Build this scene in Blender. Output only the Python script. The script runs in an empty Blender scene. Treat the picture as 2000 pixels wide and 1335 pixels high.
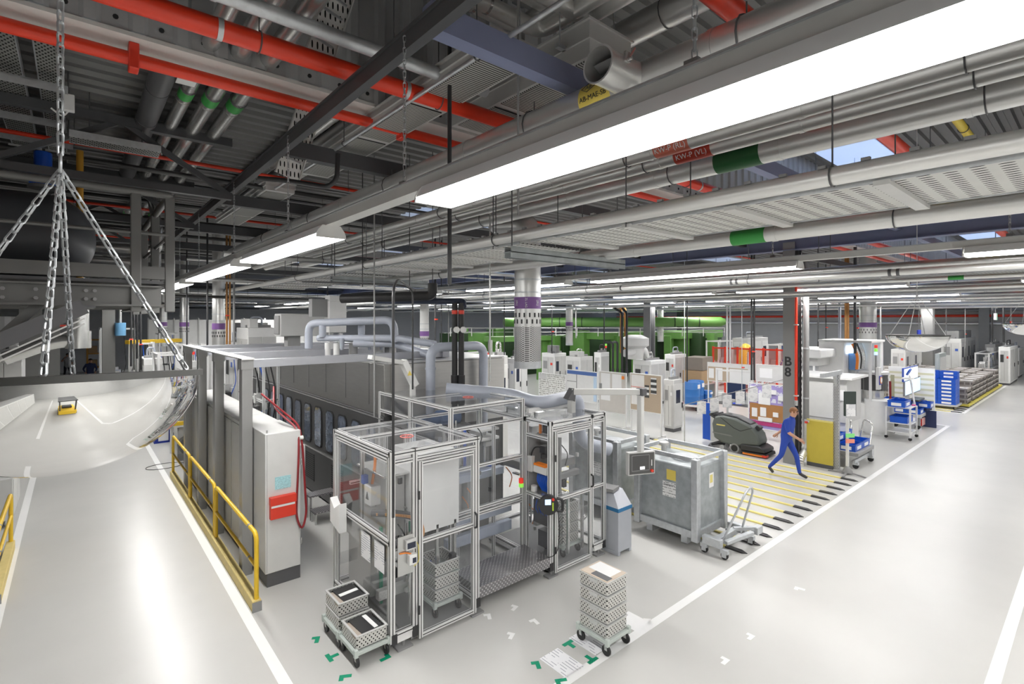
import bpy, math, random
from mathutils import Vector, Matrix
random.seed(7)
S = bpy.context.scene
COL = S.collection
R = math.radians
# ---------------------------------------------------------------- camera
FPX, HY, CZ = 997.0, 624.0, 3.9            # focal length and horizon in the 2000 px frame, eye height
CS, CC = 0.6510, 0.7591                    # the view axis on the floor plan
cd = bpy.data.cameras.new('camera')
cd.sensor_width = 36.0
cd.lens = 36.0 * FPX / 2000.0
cd.shift_y = -(667.5 - HY) / 2000.0
cd.clip_start = 0.05
cam = bpy.data.objects.new('camera', cd)
cam.location = (0, 0, CZ)
cam.rotation_euler = (R(90), 0, -math.atan2(CS, CC))
COL.objects.link(cam)
S.camera = cam
# ---------------------------------------------------------------- world, exposure
w = bpy.data.worlds.new('world'); S.world = w; w.use_nodes = True
w.node_tree.nodes['Background'].inputs[0].default_value = (0.75, 0.85, 1.0, 1)
w.node_tree.nodes['Background'].inputs[1].default_value = 0.6
S.view_settings.view_transform = 'Standard'
S.view_settings.look = 'None'
S.view_settings.gamma = 1.0
S.view_settings.exposure = 0.0
S.cycles.max_bounces = 8
S.cycles.transparent_max_bounces = 24
S.cycles.sample_clamp_indirect = 6.0
S.cycles.caustics_reflective = False
LAMP_W, LAMP_E, SKY_E = 21.5, 20.0, 0.75     # watts per metre of lamp, tube glow, skylight glow

# ---------------------------------------------------------------- floor plan helpers
def ray(px, py):
    r = (px - 1000.0) / FPX; u = (HY - py) / FPX
    return Vector((CS + CC * r, CC - CS * r, u))
def G(px, py, z=0.0):                      # the place at height z seen at a spot of the photograph
    d = ray(px, py); return Vector((0, 0, CZ)) + d * ((z - CZ) / d.z)
def PX(px, py, X):
    d = ray(px, py); return Vector((0, 0, CZ)) + d * (X / d.x)
def PY(px, py, Y):
    d = ray(px, py); return Vector((0, 0, CZ)) + d * (Y / d.y)
# ---------------------------------------------------------------- materials
MATS = {}
def mat(name, col, rough=0.5, metal=0.0, vary=0.06, scale=6.0, bump=0.0, emit=0.0, coat=0.0, stretch=None):
    if name in MATS: return MATS[name]
    m = bpy.data.materials.new(name); m.use_nodes = True
    nt = m.node_tree; b = nt.nodes['Principled BSDF']
    b.inputs['Base Color'].default_value = (*col, 1)
    b.inputs['Roughness'].default_value = rough
    b.inputs['Metallic'].default_value = metal
    if coat: b.inputs['Coat Weight'].default_value = coat; b.inputs['Coat Roughness'].default_value = 0.22
    if emit:
        b.inputs['Emission Color'].default_value = (*col, 1); b.inputs['Emission Strength'].default_value = emit
    if vary:
        tc = nt.nodes.new('ShaderNodeTexCoord'); no = nt.nodes.new('ShaderNodeTexNoise')
        no.inputs['Scale'].default_value = scale; no.inputs['Detail'].default_value = 4
        src = tc.outputs['Object']
        if stretch:
            mp = nt.nodes.new('ShaderNodeMapping'); mp.inputs['Scale'].default_value = stretch
            nt.links.new(src, mp.inputs['Vector']); src = mp.outputs['Vector']
        nt.links.new(src, no.inputs['Vector'])
        mx = nt.nodes.new('ShaderNodeMix'); mx.data_type = 'RGBA'
        mx.inputs['A'].default_value = (*[c * (1 - vary) for c in col], 1)
        mx.inputs['B'].default_value = (*[min(1, c * (1 + vary)) for c in col], 1)
        nt.links.new(no.outputs['Fac'], mx.inputs['Factor']); nt.links.new(mx.outputs['Result'], b.inputs['Base Color'])
        if bump:
            bp = nt.nodes.new('ShaderNodeBump'); bp.inputs['Strength'].default_value = bump; bp.inputs['Distance'].default_value = 0.01
            nt.links.new(no.outputs['Fac'], bp.inputs['Height']); nt.links.new(bp.outputs['Normal'], b.inputs['Normal'])
    MATS[name] = m; return m
def math_node(nt, op, a, b=None):
    n = nt.nodes.new('ShaderNodeMath'); n.operation = op
    for i, v in enumerate((a, b)):
        if v is None: continue
        if isinstance(v, (int, float)): n.inputs[i].default_value = v
        else: nt.links.new(v, n.inputs[i])
    return n.outputs[0]
def perforated(name, col, ku, kv, thr, mode, rough=0.4, metal=0.6, solid=None, hole=None):
    """sheet metal with staggered punched openings; ku, kv in openings per metre; mode says which object axes run over the sheet"""
    m = mat(name, col, rough, metal, 0.05)
    if m.get('done'): return m
    nt = m.node_tree; out = nt.nodes['Material Output']; b = nt.nodes['Principled BSDF']
    tc = nt.nodes.new('ShaderNodeTexCoord'); sp = nt.nodes.new('ShaderNodeSeparateXYZ')
    nt.links.new(tc.outputs['Object'], sp.inputs[0])
    x, y, z = sp.outputs
    if mode == 'side': u, v = math_node(nt, 'ADD', x, y), z
    elif mode == 'flat': u, v = x, y
    else: u, v = y, x
    cu = math_node(nt, 'COSINE', math_node(nt, 'MULTIPLY', u, ku * math.pi))
    cv = math_node(nt, 'COSINE', math_node(nt, 'MULTIPLY', v, kv * math.pi))
    h = math_node(nt, 'GREATER_THAN', math_node(nt, 'MULTIPLY', cu, cv), thr)
    if solid:                                   # a plain band along v between two heights
        a = math_node(nt, 'GREATER_THAN', v, solid[0]); c = math_node(nt, 'LESS_THAN', v, solid[1])
        h = math_node(nt, 'MULTIPLY', h, math_node(nt, 'MULTIPLY', a, c))
    tr = nt.nodes.new('ShaderNodeBsdfTransparent'); mx = nt.nodes.new('ShaderNodeMixShader')
    if hole is not None:
        tr = nt.nodes.new('ShaderNodeBsdfDiffuse'); tr.inputs[0].default_value = (*hole, 1)
    nt.links.new(h, mx.inputs[0]); nt.links.new(b.outputs[0], mx.inputs[1]); nt.links.new(tr.outputs[0], mx.inputs[2])
    nt.links.new(mx.outputs[0], out.inputs[0]); m['done'] = 1
    return m
def clear_sheet(name, tint, refl=0.16, haze=0.03):
    m = bpy.data.materials.new(name); m.use_nodes = True; nt = m.node_tree
    nt.nodes.remove(nt.nodes['Principled BSDF']); out = nt.nodes['Material Output']
    tr = nt.nodes.new('ShaderNodeBsdfTransparent'); tr.inputs[0].default_value = (*tint, 1)
    gl = nt.nodes.new('ShaderNodeBsdfGlossy'); gl.inputs['Roughness'].default_value = 0.02
    df = nt.nodes.new('ShaderNodeBsdfDiffuse'); df.inputs[0].default_value = (0.8, 0.82, 0.85, 1)
    fw = nt.nodes.new('ShaderNodeLayerWeight'); fw.inputs['Blend'].default_value = 0.5
    fc = math_node(nt, 'ADD', math_node(nt, 'MULTIPLY', math_node(nt, 'POWER', fw.outputs['Facing'], 4.0), 0.6), refl*0.25)
    m1 = nt.nodes.new('ShaderNodeMixShader'); m2 = nt.nodes.new('ShaderNodeMixShader'); m2.inputs[0].default_value = haze
    nt.links.new(fc, m1.inputs[0]); nt.links.new(tr.outputs[0], m1.inputs[1]); nt.links.new(gl.outputs[0], m1.inputs[2])
    nt.links.new(m1.outputs[0], m2.inputs[1]); nt.links.new(df.outputs[0], m2.inputs[2]); nt.links.new(m2.outputs[0], out.inputs[0])
    MATS[name] = m; return m
def lines_mat(name, base, ink, ku, fill, mode, rough=0.6, block=None):
    """printed rows or slits: stripes of ink across v, broken up along u"""
    m = mat(name, base, rough, 0, 0)
    if m.get('done'): return m
    nt = m.node_tree; b = nt.nodes['Principled BSDF']
    tc = nt.nodes.new('ShaderNodeTexCoord'); sp = nt.nodes.new('ShaderNodeSeparateXYZ')
    nt.links.new(tc.outputs['Object'], sp.inputs[0]); x, y, z = sp.outputs
    v = {'z': z, 'y': y, 'x': x}[mode]
    fr = math_node(nt, 'FRACT', math_node(nt, 'MULTIPLY', v, ku))
    h = math_node(nt, 'LESS_THAN', fr, fill)
    if block:
        no = nt.nodes.new('ShaderNodeTexNoise'); no.inputs['Scale'].default_value = block
        nt.links.new(tc.outputs['Object'], no.inputs['Vector'])
        h = math_node(nt, 'MULTIPLY', h, math_node(nt, 'GREATER_THAN', no.outputs['Fac'], 0.5))
    mx = nt.nodes.new('ShaderNodeMix'); mx.data_type = 'RGBA'
    mx.inputs['A'].default_value = (*base, 1); mx.inputs['B'].default_value = (*ink, 1)
    nt.links.new(h, mx.inputs['Factor']); nt.links.new(mx.outputs['Result'], b.inputs['Base Color'])
    m['done'] = 1; return m

white = mat('white paint', (0.80, 0.80, 0.79), 0.45)
offwhite = mat('light grey enamel', (0.66, 0.66, 0.645), 0.4)
lightgrey = mat('pale grey enamel', (0.56, 0.56, 0.55), 0.4)
midgrey = mat('mid grey paint', (0.27, 0.27, 0.27), 0.45)
darkgrey = mat('dark grey paint', (0.10, 0.10, 0.105), 0.45)
beamgrey = mat('charcoal beam paint', (0.075, 0.077, 0.082), 0.5)
platgrey = mat('platform grey paint', (0.145, 0.145, 0.14), 0.45)
bluegrey = mat('blue grey beam paint', (0.20, 0.225, 0.35), 0.5)
black = mat('black rubber', (0.015, 0.015, 0.016), 0.5)
softblack = mat('black plastic', (0.03, 0.03, 0.032), 0.4)
alu = mat('aluminium profile', (0.80, 0.80, 0.795), 0.34, 0.35)
alugroove = mat('profile groove', (0.02, 0.02, 0.022), 0.6)
galv = mat('galvanised steel', (0.56, 0.58, 0.60), 0.42, 0.65, 0.22, 14)
zinc = mat('zinc sheet', (0.40, 0.43, 0.44), 0.42, 0.5, 0.38, 7)
jacket = mat('aluminium pipe jacket', (0.84, 0.84, 0.82), 0.38, 0.6, 0.03, 3)
ductmetal = mat('spiral duct metal', (0.68, 0.68, 0.67), 0.32, 0.7, 0.05, 2)
steel = mat('brushed steel', (0.62, 0.62, 0.61), 0.27, 0.8, 0.10, 10)
stainless = mat('stainless cladding', (0.30, 0.295, 0.285), 0.34, 0.75, 0.10, 3, stretch=(1, 1, 8))
darkmetal = mat('dark coated panel', (0.07, 0.07, 0.07), 0.4, 0.3)
red = mat('red sprinkler paint', (0.76, 0.045, 0.015), 0.35, 0, 0.1)
redbox = mat('red plastic', (0.72, 0.05, 0.025), 0.4)
yellow = mat('yellow safety paint', (0.80, 0.52, 0.03), 0.4, 0, 0.1)
paleyellow = mat('worn yellow tape', (0.76, 0.66, 0.22), 0.6)
yellowsheet = mat('mustard sheet', (0.62, 0.50, 0.07), 0.5)
signyellow = mat('sign yellow', (0.80, 0.63, 0.13), 0.5)
green = mat('press green paint', (0.11, 0.26, 0.055), 0.45, 0, 0.1)
darkgreen = mat('deep green paint and press shade', (0.018, 0.045, 0.014), 0.5)  # on the press bodies this paints in the shade of their dark interior
bandgreen = mat('green label band', (0.05, 0.34, 0.07), 0.5)
tapegreen = mat('green floor tape', (0.0, 0.30, 0.16), 0.5)
purple = mat('purple label band', (0.22, 0.10, 0.32), 0.5)
blue = mat('blue crate plastic', (0.008, 0.09, 0.52), 0.35)
navy = mat('navy work cloth', (0.02, 0.03, 0.09), 0.8)
workblue = mat('royal blue work cloth', (0.02, 0.06, 0.36), 0.8)
drumblue = mat('blue drum plastic', (0.03, 0.17, 0.50), 0.35)
pipegrey = mat('grey plastic pipe', (0.42, 0.45, 0.52), 0.35)
tankgrey = mat('dark tank enamel', (0.085, 0.09, 0.10), 0.4)
scrubgrey = mat('grey green machine shell', (0.12, 0.135, 0.125), 0.4)
orange = mat('orange plastic', (0.80, 0.22, 0.02), 0.5)
copper = mat('copper brown pipe', (0.42, 0.20, 0.06), 0.45, 0.3)
cork = mat('cork board', (0.50, 0.40, 0.30), 0.8, 0, 0.12, 40)
cardboard = mat('brown cardboard', (0.40, 0.27, 0.15), 0.8)
paper = mat('white paper', (0.86, 0.86, 0.86), 0.7, 0, 0.02)
printed = lines_mat('printed sheet', (0.84, 0.84, 0.85), (0.30, 0.31, 0.38), 34, 0.24, 'z', block=7)
printed_flat = lines_mat('printed sheet lying down', (0.86, 0.86, 0.88), (0.3, 0.31, 0.36), 24, 0.2, 'x', block=6)
skin = mat('skin', (0.55, 0.30, 0.20), 0.5, 0, 0.05)
hairbrown = mat('reddish brown hair', (0.22, 0.09, 0.03), 0.6)
hairdark = mat('dark hair', (0.03, 0.02, 0.015), 0.6)
greycloth = mat('grey shirt cloth', (0.36, 0.36, 0.36), 0.9)
darkcloth = mat('dark trouser cloth', (0.03, 0.03, 0.04), 0.9)
screenblue = mat('lit blue white screen', (0.55, 0.72, 0.95), 0.3, 0, 0, emit=0.9)
screendark = mat('dark screen', (0.03, 0.035, 0.06), 0.15, 0, 0)
screengrey = mat('grey panel face', (0.09, 0.09, 0.088), 0.35, 0, 0)
glowblue = mat('blue white machine light', (0.6, 0.8, 1.0), 0.4, 0, 0, emit=6)
lampglow = mat('lamp diffuser glow', (1.0, 0.99, 0.97), 0.4, 0, 0, emit=LAMP_E)
skyglow = mat('daylight behind skylight', (0.50, 0.66, 1.0), 0.4, 0, 0, emit=SKY_E)
mirror = mat('mirror dome', (0.93, 0.93, 0.92), 0.025, 1.0, 0)
glass = clear_sheet('clear polycarbonate', (0.982, 0.985, 0.99), 0.12, 0.02)
bagfilm = clear_sheet('frosted film', (0.8, 0.84, 0.9), 0.2, 0.45)
cratemat = perforated('perforated basket steel', (0.66, 0.65, 0.62), 42, 36, 0.52, 'side', 0.4, 0.5, hole=(0.02, 0.02, 0.02))
traymat = perforated('perforated cable tray', (0.70, 0.70, 0.68), 30, 8, 0.6, 'flat', 0.45, 0.45, hole=(0.12, 0.12, 0.12))
darktray = perforated('dusty perforated tray', (0.34, 0.34, 0.32), 44, 22, 0.35, 'flat', 0.5, 0.5, hole=(0.02, 0.02, 0.02))
slottray = perforated('slotted white tray', (0.68, 0.68, 0.65), 30, 8, 0.6, 'flat', 0.45, 0.2, hole=(0.03, 0.03, 0.03))
diffperf = perforated('perforated diffuser sheet', (0.55, 0.55, 0.55), 60, 60, 0.3, 'side', 0.35, 0.7, hole=(0.05, 0.05, 0.05))
postperf = perforated('slotted steel post', (0.55, 0.56, 0.57), 60, 24, 0.55, 'side', 0.4, 0.6, hole=(0.05, 0.05, 0.05))
meshred = perforated('red wire mesh', (0.60, 0.05, 0.02), 26, 26, -0.2, 'side', 0.5, 0.1)
meshgrey = perforated('grey wire mesh', (0.5, 0.5, 0.5), 26, 26, -0.3, 'side', 0.5, 0.3)
grille = lines_mat('slotted grille', (0.50, 0.50, 0.47), (0.03, 0.03, 0.03), 30, 0.5, 'y')
louver = lines_mat('louvre slits', (0.07, 0.07, 0.07), (0.01, 0.01, 0.01), 22, 0.5, 'z')
tread = mat('diamond plate', (0.40, 0.39, 0.40), 0.36, 0.8, 0.5, 70, 0.8)
def diamond():
    nt = tread.node_tree; b = nt.nodes['Principled BSDF']
    tc = nt.nodes.new('ShaderNodeTexCoord'); sp = nt.nodes.new('ShaderNodeSeparateXYZ'); nt.links.new(tc.outputs['Object'], sp.inputs[0])
    x, y, z = sp.outputs; yz = math_node(nt, 'ADD', y, z)
    h = math_node(nt, 'MULTIPLY', math_node(nt, 'COSINE', math_node(nt, 'MULTIPLY', x, 100)), math_node(nt, 'COSINE', math_node(nt, 'MULTIPLY', yz, 100)))
    mr = nt.nodes.new('ShaderNodeMapRange'); mr.inputs[1].default_value = 0.2; mr.inputs[2].default_value = 0.7; nt.links.new(h, mr.inputs[0])
    bp = nt.nodes.new('ShaderNodeBump'); bp.inputs['Strength'].default_value = 0.9; bp.inputs['Distance'].default_value = 0.004
    nt.links.new(mr.outputs[0], bp.inputs['Height']); nt.links.new(bp.outputs[0], b.inputs['Normal'])
    mx = nt.nodes.new('ShaderNodeMix'); mx.data_type = 'RGBA'
    mx.inputs['A'].default_value = (0.30, 0.29, 0.30, 1); mx.inputs['B'].default_value = (0.66, 0.65, 0.66, 1)
    nt.links.new(mr.outputs[0], mx.inputs['Factor']); nt.links.new(mx.outputs['Result'], b.inputs['Base Color'])
diamond()
# ---------------------------------------------------------------- mesh building
class MB:
    def __init__(s): s.v = []; s.f = []; s.k = []
    def add(s, vs, fs, k=0):
        n = len(s.v); s.v += [tuple(v) for v in vs]; s.f += [tuple(i + n for i in f) for f in fs]; s.k += [k] * len(fs); return s
    def box(s, x0, x1, y0, y1, z0, z1, k=0):
        return s.add([(x0,y0,z0),(x1,y0,z0),(x1,y1,z0),(x0,y1,z0),(x0,y0,z1),(x1,y0,z1),(x1,y1,z1),(x0,y1,z1)],
                     [(0,3,2,1),(4,5,6,7),(0,1,5,4),(1,2,6,5),(2,3,7,6),(3,0,4,7)], k)
    def cbox(s, c, d, k=0, rz=0, rx=0, ry=0):
        m = Matrix.Translation(c) @ Matrix.Rotation(rz, 4, 'Z') @ Matrix.Rotation(ry, 4, 'Y') @ Matrix.Rotation(rx, 4, 'X')
        x, y, z = d[0]/2, d[1]/2, d[2]/2
        p = [m @ Vector(q) for q in [(-x,-y,-z),(x,-y,-z),(x,y,-z),(-x,y,-z),(-x,-y,z),(x,-y,z),(x,y,z),(-x,y,z)]]
        return s.add(p, [(0,3,2,1),(4,5,6,7),(0,1,5,4),(1,2,6,5),(2,3,7,6),(3,0,4,7)], k)
    def bar(s, p, q, wd, ht, k=0, up=(0, 0, 1)):     # rectangular bar from p to q
        p, q = Vector(p), Vector(q); d = (q - p).normalized(); u = Vector(up)
        if abs(d.dot(u)) > 0.98: u = Vector((0, 1, 0))
        a = d.cross(u).normalized() * wd / 2; b = a.cross(d).normalized() * ht / 2
        vs = [p-a-b, p+a-b, p+a+b, p-a+b, q-a-b, q+a-b, q+a+b, q-a+b]
        return s.add(vs, [(0,3,2,1),(4,5,6,7),(0,1,5,4),(1,2,6,5),(2,3,7,6),(3,0,4,7)], k)
    def cyl(s, p, q, r, n=12, r2=None, k=0, caps=True):
        return s.tube([p, q], r, n, k, caps, [r, r if r2 is None else r2])
    def tube(s, pts, r, n=10, k=0, caps=True, rs=None):
        pts = [Vector(p) for p in pts]; m = len(pts); base = len(s.v)
        ds = [(pts[i+1] - pts[i]).normalized() for i in range(m-1)]
        t = [ds[0]] + [((ds[i-1] + ds[i]).normalized() if (ds[i-1] + ds[i]).length > 1e-6 else ds[i]) for i in range(1, m-1)] + [ds[-1]]
        u = Vector((0,0,1)) if abs(t[0].z) < 0.9 else Vector((1,0,0))
        a = t[0].cross(u).normalized()
        vs = []
        for i in range(m):
            a = (a - t[i] * a.dot(t[i])).normalized(); b = t[i].cross(a)
            rr = rs[i] if rs else r
            st = 1.0
            if 0 < i < m-1:
                c = max(0.5, math.sqrt(max(0.0, (1 + ds[i-1].dot(ds[i])) / 2))); st = 1 / c
            for j in range(n):
                an = 2*math.pi*j/n
                vs.append(pts[i] + (a*math.cos(an) + b*math.sin(an)) * rr)
        fs = [(i*n+j, i*n+(j+1) % n, (i+1)*n+(j+1) % n, (i+1)*n+j) for i in range(m-1) for j in range(n)]
        if caps: fs += [tuple(range(n-1, -1, -1)), tuple((m-1)*n + j for j in range(n))]
        return s.add(vs, fs, k)
    def lathe(s, prof, c=(0,0,0), n=24, k=0, axis='z', a0=0.0, a1=2*math.pi):
        full = abs(a1 - a0 - 2*math.pi) < 1e-6; cols = n if full else n + 1; vs = []; m = len(prof)
        for j in range(cols):
            an = a0 + (a1 - a0)*j/n; ca, sa = math.cos(an), math.sin(an)
            for r, h in prof:
                p = (r*ca, r*sa, h) if axis == 'z' else ((h, r*ca, r*sa) if axis == 'x' else (r*sa, h, r*ca))
                vs.append((p[0]+c[0], p[1]+c[1], p[2]+c[2]))
        fs = []
        for j in range(n):
            j2 = (j+1) % cols
            for i in range(m-1):
                fs.append((j*m+i, j2*m+i, j2*m+i+1, j*m+i+1))
        return s.add(vs, fs, k)
    def prism(s, poly, axis, a, b, k=0):             # outline swept along an axis
        n = len(poly)
        def P(u, v, t): return {'x': (t, u, v), 'y': (u, t, v), 'z': (u, v, t)}[axis]
        vs = [P(u, v, a) for u, v in poly] + [P(u, v, b) for u, v in poly]
        fs = [tuple(range(n-1, -1, -1)), tuple(range(n, 2*n))] + [(i, (i+1) % n, n+(i+1) % n, n+i) for i in range(n)]
        return s.add(vs, fs, k)
    def quad(s, a, b, c, d, k=0): return s.add([a, b, c, d], [(0,1,2,3)], k)
    def ring(s, c, Rr, r, n=16, m=6, axis='z', k=0, sx=1.0):
        vs = []
        for i in range(n):
            A = 2*math.pi*i/n
            for j in range(m):
                B = 2*math.pi*j/m; rr = Rr + r*math.cos(B)
                p = (rr*math.cos(A)*sx, rr*math.sin(A), r*math.sin(B))
                if axis == 'x': p = (p[2], p[0], p[1])
                elif axis == 'y': p = (p[0], p[2], p[1])
                vs.append((p[0]+c[0], p[1]+c[1], p[2]+c[2]))
        return s.add(vs, [(i*m+j, ((i+1) % n)*m+j, ((i+1) % n)*m+(j+1) % m, i*m+(j+1) % m) for i in range(n) for j in range(m)], k)
    def chain(s, p, q, L=0.05, r=0.0045, wd=0.028):
        p, q = Vector(p), Vector(q); d = q - p; ln = d.length; n = max(2, int(ln / (L*0.72))); d.normalize()
        u = d.orthogonal().normalized(); v = d.cross(u)
        for i in range(n):
            c = p + d * (ln*(i+0.5)/n); a = u if i % 2 else v; pts = []
            hl, hw = L/2 - wd/2, wd/2 - r
            for t in range(10):
                A = 2*math.pi*t/10
                pts.append(c + d*(math.sin(A)*hw + (hl if math.sin(A) >= 0 else -hl)) + a*math.cos(A)*hw)
            b = a.cross(d); m = 5; vs = []
            for t in range(10):
                o = (pts[t] - c).normalized()
                for j in range(m):
                    B = 2*math.pi*j/m; vs.append(pts[t] + o*math.cos(B)*r + b*math.sin(B)*r)
            s.add(vs, [(t*m+j, ((t+1) % 10)*m+j, ((t+1) % 10)*m+(j+1) % m, t*m+(j+1) % m) for t in range(10) for j in range(m)])
        return s
def bend(pts, rad, n=5):                             # round the corners of a polyline
    pts = [Vector(p) for p in pts]; out = [pts[0]]
    for i in range(1, len(pts)-1):
        a = (pts[i-1]-pts[i]); b = (pts[i+1]-pts[i]); r = min(rad, a.length*0.49, b.length*0.49)
        a.normalize(); b.normalize(); A = pts[i]+a*r; B = pts[i]+b*r
        for t in range(n+1):
            t /= n; out.append(A*(1-t)**2 + pts[i]*2*t*(1-t) + B*t*t)
    out.append(pts[-1]); return out
def thing(name, label, cat, loc=(0, 0, 0), rz=0.0, group=None):
    o = bpy.data.objects.new(name, None); o.empty_display_size = 0.1; COL.objects.link(o)
    o.location = loc; o.rotation_euler = (0, 0, rz); o['label'] = label; o['category'] = cat
    if group: o['group'] = group
    return o
def tag(o, label, cat, group=None):
    o['label'] = label; o['category'] = cat
    if group: o['group'] = group
    return o
def obj(name, mb, mats, parent=None, world=False, smooth=True, bevel=0.0, label=None):
    """link the collected shapes as ONE mesh object; world=True: the shapes were given in hall coordinates"""
    if not isinstance(mats, (list, tuple)): mats = [mats]
    me = bpy.data.meshes.new(name); vs = mb.v
    o = bpy.data.objects.new(name, me)
    if parent is not None:
        o.parent = parent
        if world:
            q = parent; mw = Matrix.Identity(4); ch = []
            while q is not None: ch.append(q); q = q.parent
            for q in reversed(ch): mw = mw @ Matrix.Translation(q.location) @ Matrix.Rotation(q.rotation_euler[2], 4, 'Z')
            iv = mw.inverted(); vs = [tuple(iv @ Vector(v)) for v in vs]
    elif not world:
        xs = [v[0] for v in vs]; ys = [v[1] for v in vs]; zs = [v[2] for v in vs]
        c = ((min(xs)+max(xs))/2, (min(ys)+max(ys))/2, min(zs)); o.location = c
        vs = [(v[0]-c[0], v[1]-c[1], v[2]-c[2]) for v in vs]
    me.from_pydata(vs, [], mb.f)
    for m in mats: me.materials.append(m)
    if len(mats) > 1: me.polygons.foreach_set('material_index', mb.k)
    if smooth:
        me.polygons.foreach_set('use_smooth', [True]*len(me.polygons)); me.set_sharp_from_angle(angle=R(38))
    me.update()
    COL.objects.link(o)
    if bevel:
        b = o.modifiers.new('edge', 'BEVEL'); b.width = bevel; b.segments = 2; b.limit_method = 'ANGLE'
    if label: o['label'] = label
    return o
def struct(name, mb, mats, world=True, **kw):
    o = obj(name, mb, mats, None, world, **kw); o['kind'] = 'structure'; return o
def dup(root, loc, rz=0.0, label=None, group=None):
    r = root.copy(); COL.objects.link(r); r.location = loc; r.rotation_euler = (0, 0, rz)
    if label: r['label'] = label
    if group: r['group'] = group
    for ch in list(root.children):
        c = ch.copy(); COL.objects.link(c); c.parent = r
        for g in ch.children:
            d = g.copy(); COL.objects.link(d); d.parent = c
    return r
def words(name, body, size, loc, rot, m, parent, align='CENTER', ext=0.001, off=0.0):
    """raised lettering; loc in the parent's own coordinates"""
    c = bpy.data.curves.new(name, 'FONT'); c.body = body; c.size = size; c.align_x = align; c.align_y = 'CENTER'; c.extrude = ext; c.offset = off
    c.materials.append(m); q = bpy.data.objects.new(name, c); COL.objects.link(q)
    me = bpy.data.meshes.new_from_object(q.evaluated_get(bpy.context.evaluated_depsgraph_get())); bpy.data.objects.remove(q); bpy.data.curves.remove(c)
    o = bpy.data.objects.new(name, me); COL.objects.link(o); o.parent = parent
    o.location = loc; o.rotation_euler = rot; return o
FACE_S, FACE_W = (R(90), 0, 0), (R(90), 0, R(-90))   # lettering that faces -y, -x
ORD = 'first second third fourth fifth sixth seventh eighth ninth tenth eleventh twelfth thirteenth fourteenth fifteenth sixteenth'.split()
# ================================================================ the hall
XW, XE, YS, YN = -9.0, 52.0, -8.0, 50.0
floormat = mat('sealed pale floor', (0.56, 0.555, 0.535), 0.27, 0, 0.05, 1.2)
floormat.node_tree.nodes['Principled BSDF'].inputs['Specular IOR Level'].default_value = 0.32
linemat = mat('white floor paint', (0.85, 0.85, 0.84), 0.35, 0, 0.02)
wallmat = mat('hall wall panel', (0.52, 0.52, 0.51), 0.6, 0, 0.06, 2)
deckmat = mat('trapezoidal roof deck', (0.20, 0.20, 0.197), 0.5, 0.35, 0.08, 2)
fasciamat = mat('corrugated fascia sheet', (0.48, 0.49, 0.50), 0.5, 0.15, 0.06, 3)
soffitmat = mat('pale soffit flashing', (0.70, 0.69, 0.66), 0.5)
struct('floor', MB().box(XW, XE, YS, YN, -0.2, 0), floormat, smooth=False)
for nm, b in (('wall_north', (XW, XE, YN, YN+0.2)), ('wall_south', (XW, XE, YS-0.2, YS)), ('wall_east', (XE, XE+0.2, YS, YN)), ('wall_west', (XW-0.2, XW, YS, YN))):
    struct(nm, MB().box(b[0], b[1], b[2], b[3], 0, 9.2), mat('white hall wall', (0.74, 0.74, 0.74), 0.6) if nm == 'wall_north' else wallmat, smooth=False)
# --- ceiling: low deck, raised bay, low deck
def deck(y0, y1, z, x0=XW, x1=XE, pitch=0.28, dep=0.07):
    mb = MB(); poly = []; y = y0
    while y < y1:
        poly += [(y, z), (y+pitch*0.38, z), (y+pitch*0.5, z+dep), (y+pitch*0.88, z+dep)]; y += pitch
    poly.append((y, z)); n = len(poly)
    mb.add([(x0, a, b) for a, b in poly] + [(x1, a, b) for a, b in poly], [(i, i+1, n+i+1, n+i) for i in range(n-1)])
    return mb
BAY0, BAY1, ZD, ZB = 0.3, 5.76, 6.85, 8.6
SKY = [(11.6, 13.0), (19.0, 20.4), (26.4, 27.8), (33.8, 35.2), (41.2, 42.6)]
SX0 = 7.0
mb = MB(); y = BAY1 + 0.3
for a, b in SKY:
    mb2 = deck(y, a, ZD); mb.add(mb2.v, mb2.f); mb2 = deck(a, b, ZD, XW, SX0); mb.add(mb2.v, mb2.f); y = b
for a in (deck(y, YN, ZD), deck(YS, BAY0, ZD), deck(BAY0, BAY1, ZB)): mb.add(a.v, a.f)
struct('ceiling', mb, deckmat, smooth=False)
for i, (a, b) in enumerate(SKY):
    mb = MB().box(SX0, XE, a, b, ZD+0.35, ZD+0.4)
    struct('window_%d' % (i+1), mb, skyglow, smooth=False)
    mb = MB().box(SX0, XE, a-0.05, a, ZD, ZD+0.4).box(SX0, XE, b, b+0.05, ZD, ZD+0.4)
    struct('trim_%d' % (i+1), mb, white, smooth=False)
struct('window_6', MB().box(12.5, XE, 3.9, 5.3, ZB-0.06, ZB-0.03), skyglow, smooth=False)
def fascia(y, sgn, z0, z1):
    mb = MB(); poly = []; x = XW; p = 0.34
    while x < XE:
        poly += [(x, y), (x+p*0.55, y), (x+p*0.65, y-0.04*sgn), (x+p*0.9, y-0.04*sgn)]; x += p
    poly.append((x, y)); n = len(poly)
    return mb.add([(a, b, z0) for a, b in poly] + [(a, b, z1) for a, b in poly], [(i, i+1, n+i+1, n+i) for i in range(n-1)])
mb = fascia(BAY1, 1, 6.5, ZB); mb2 = fascia(BAY0, -1, 6.5, ZB); mb.add(mb2.v, mb2.f)
struct('trim_6', mb, fasciamat, smooth=False)
mb = MB(); x = XW + 0.1
while x < 12: mb.cyl((x, BAY1-0.012, 6.6), (x, BAY1+0.0, 6.6), 0.022, 8); x += 0.34
struct('trim_9', mb, softblack, smooth=False)
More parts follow.
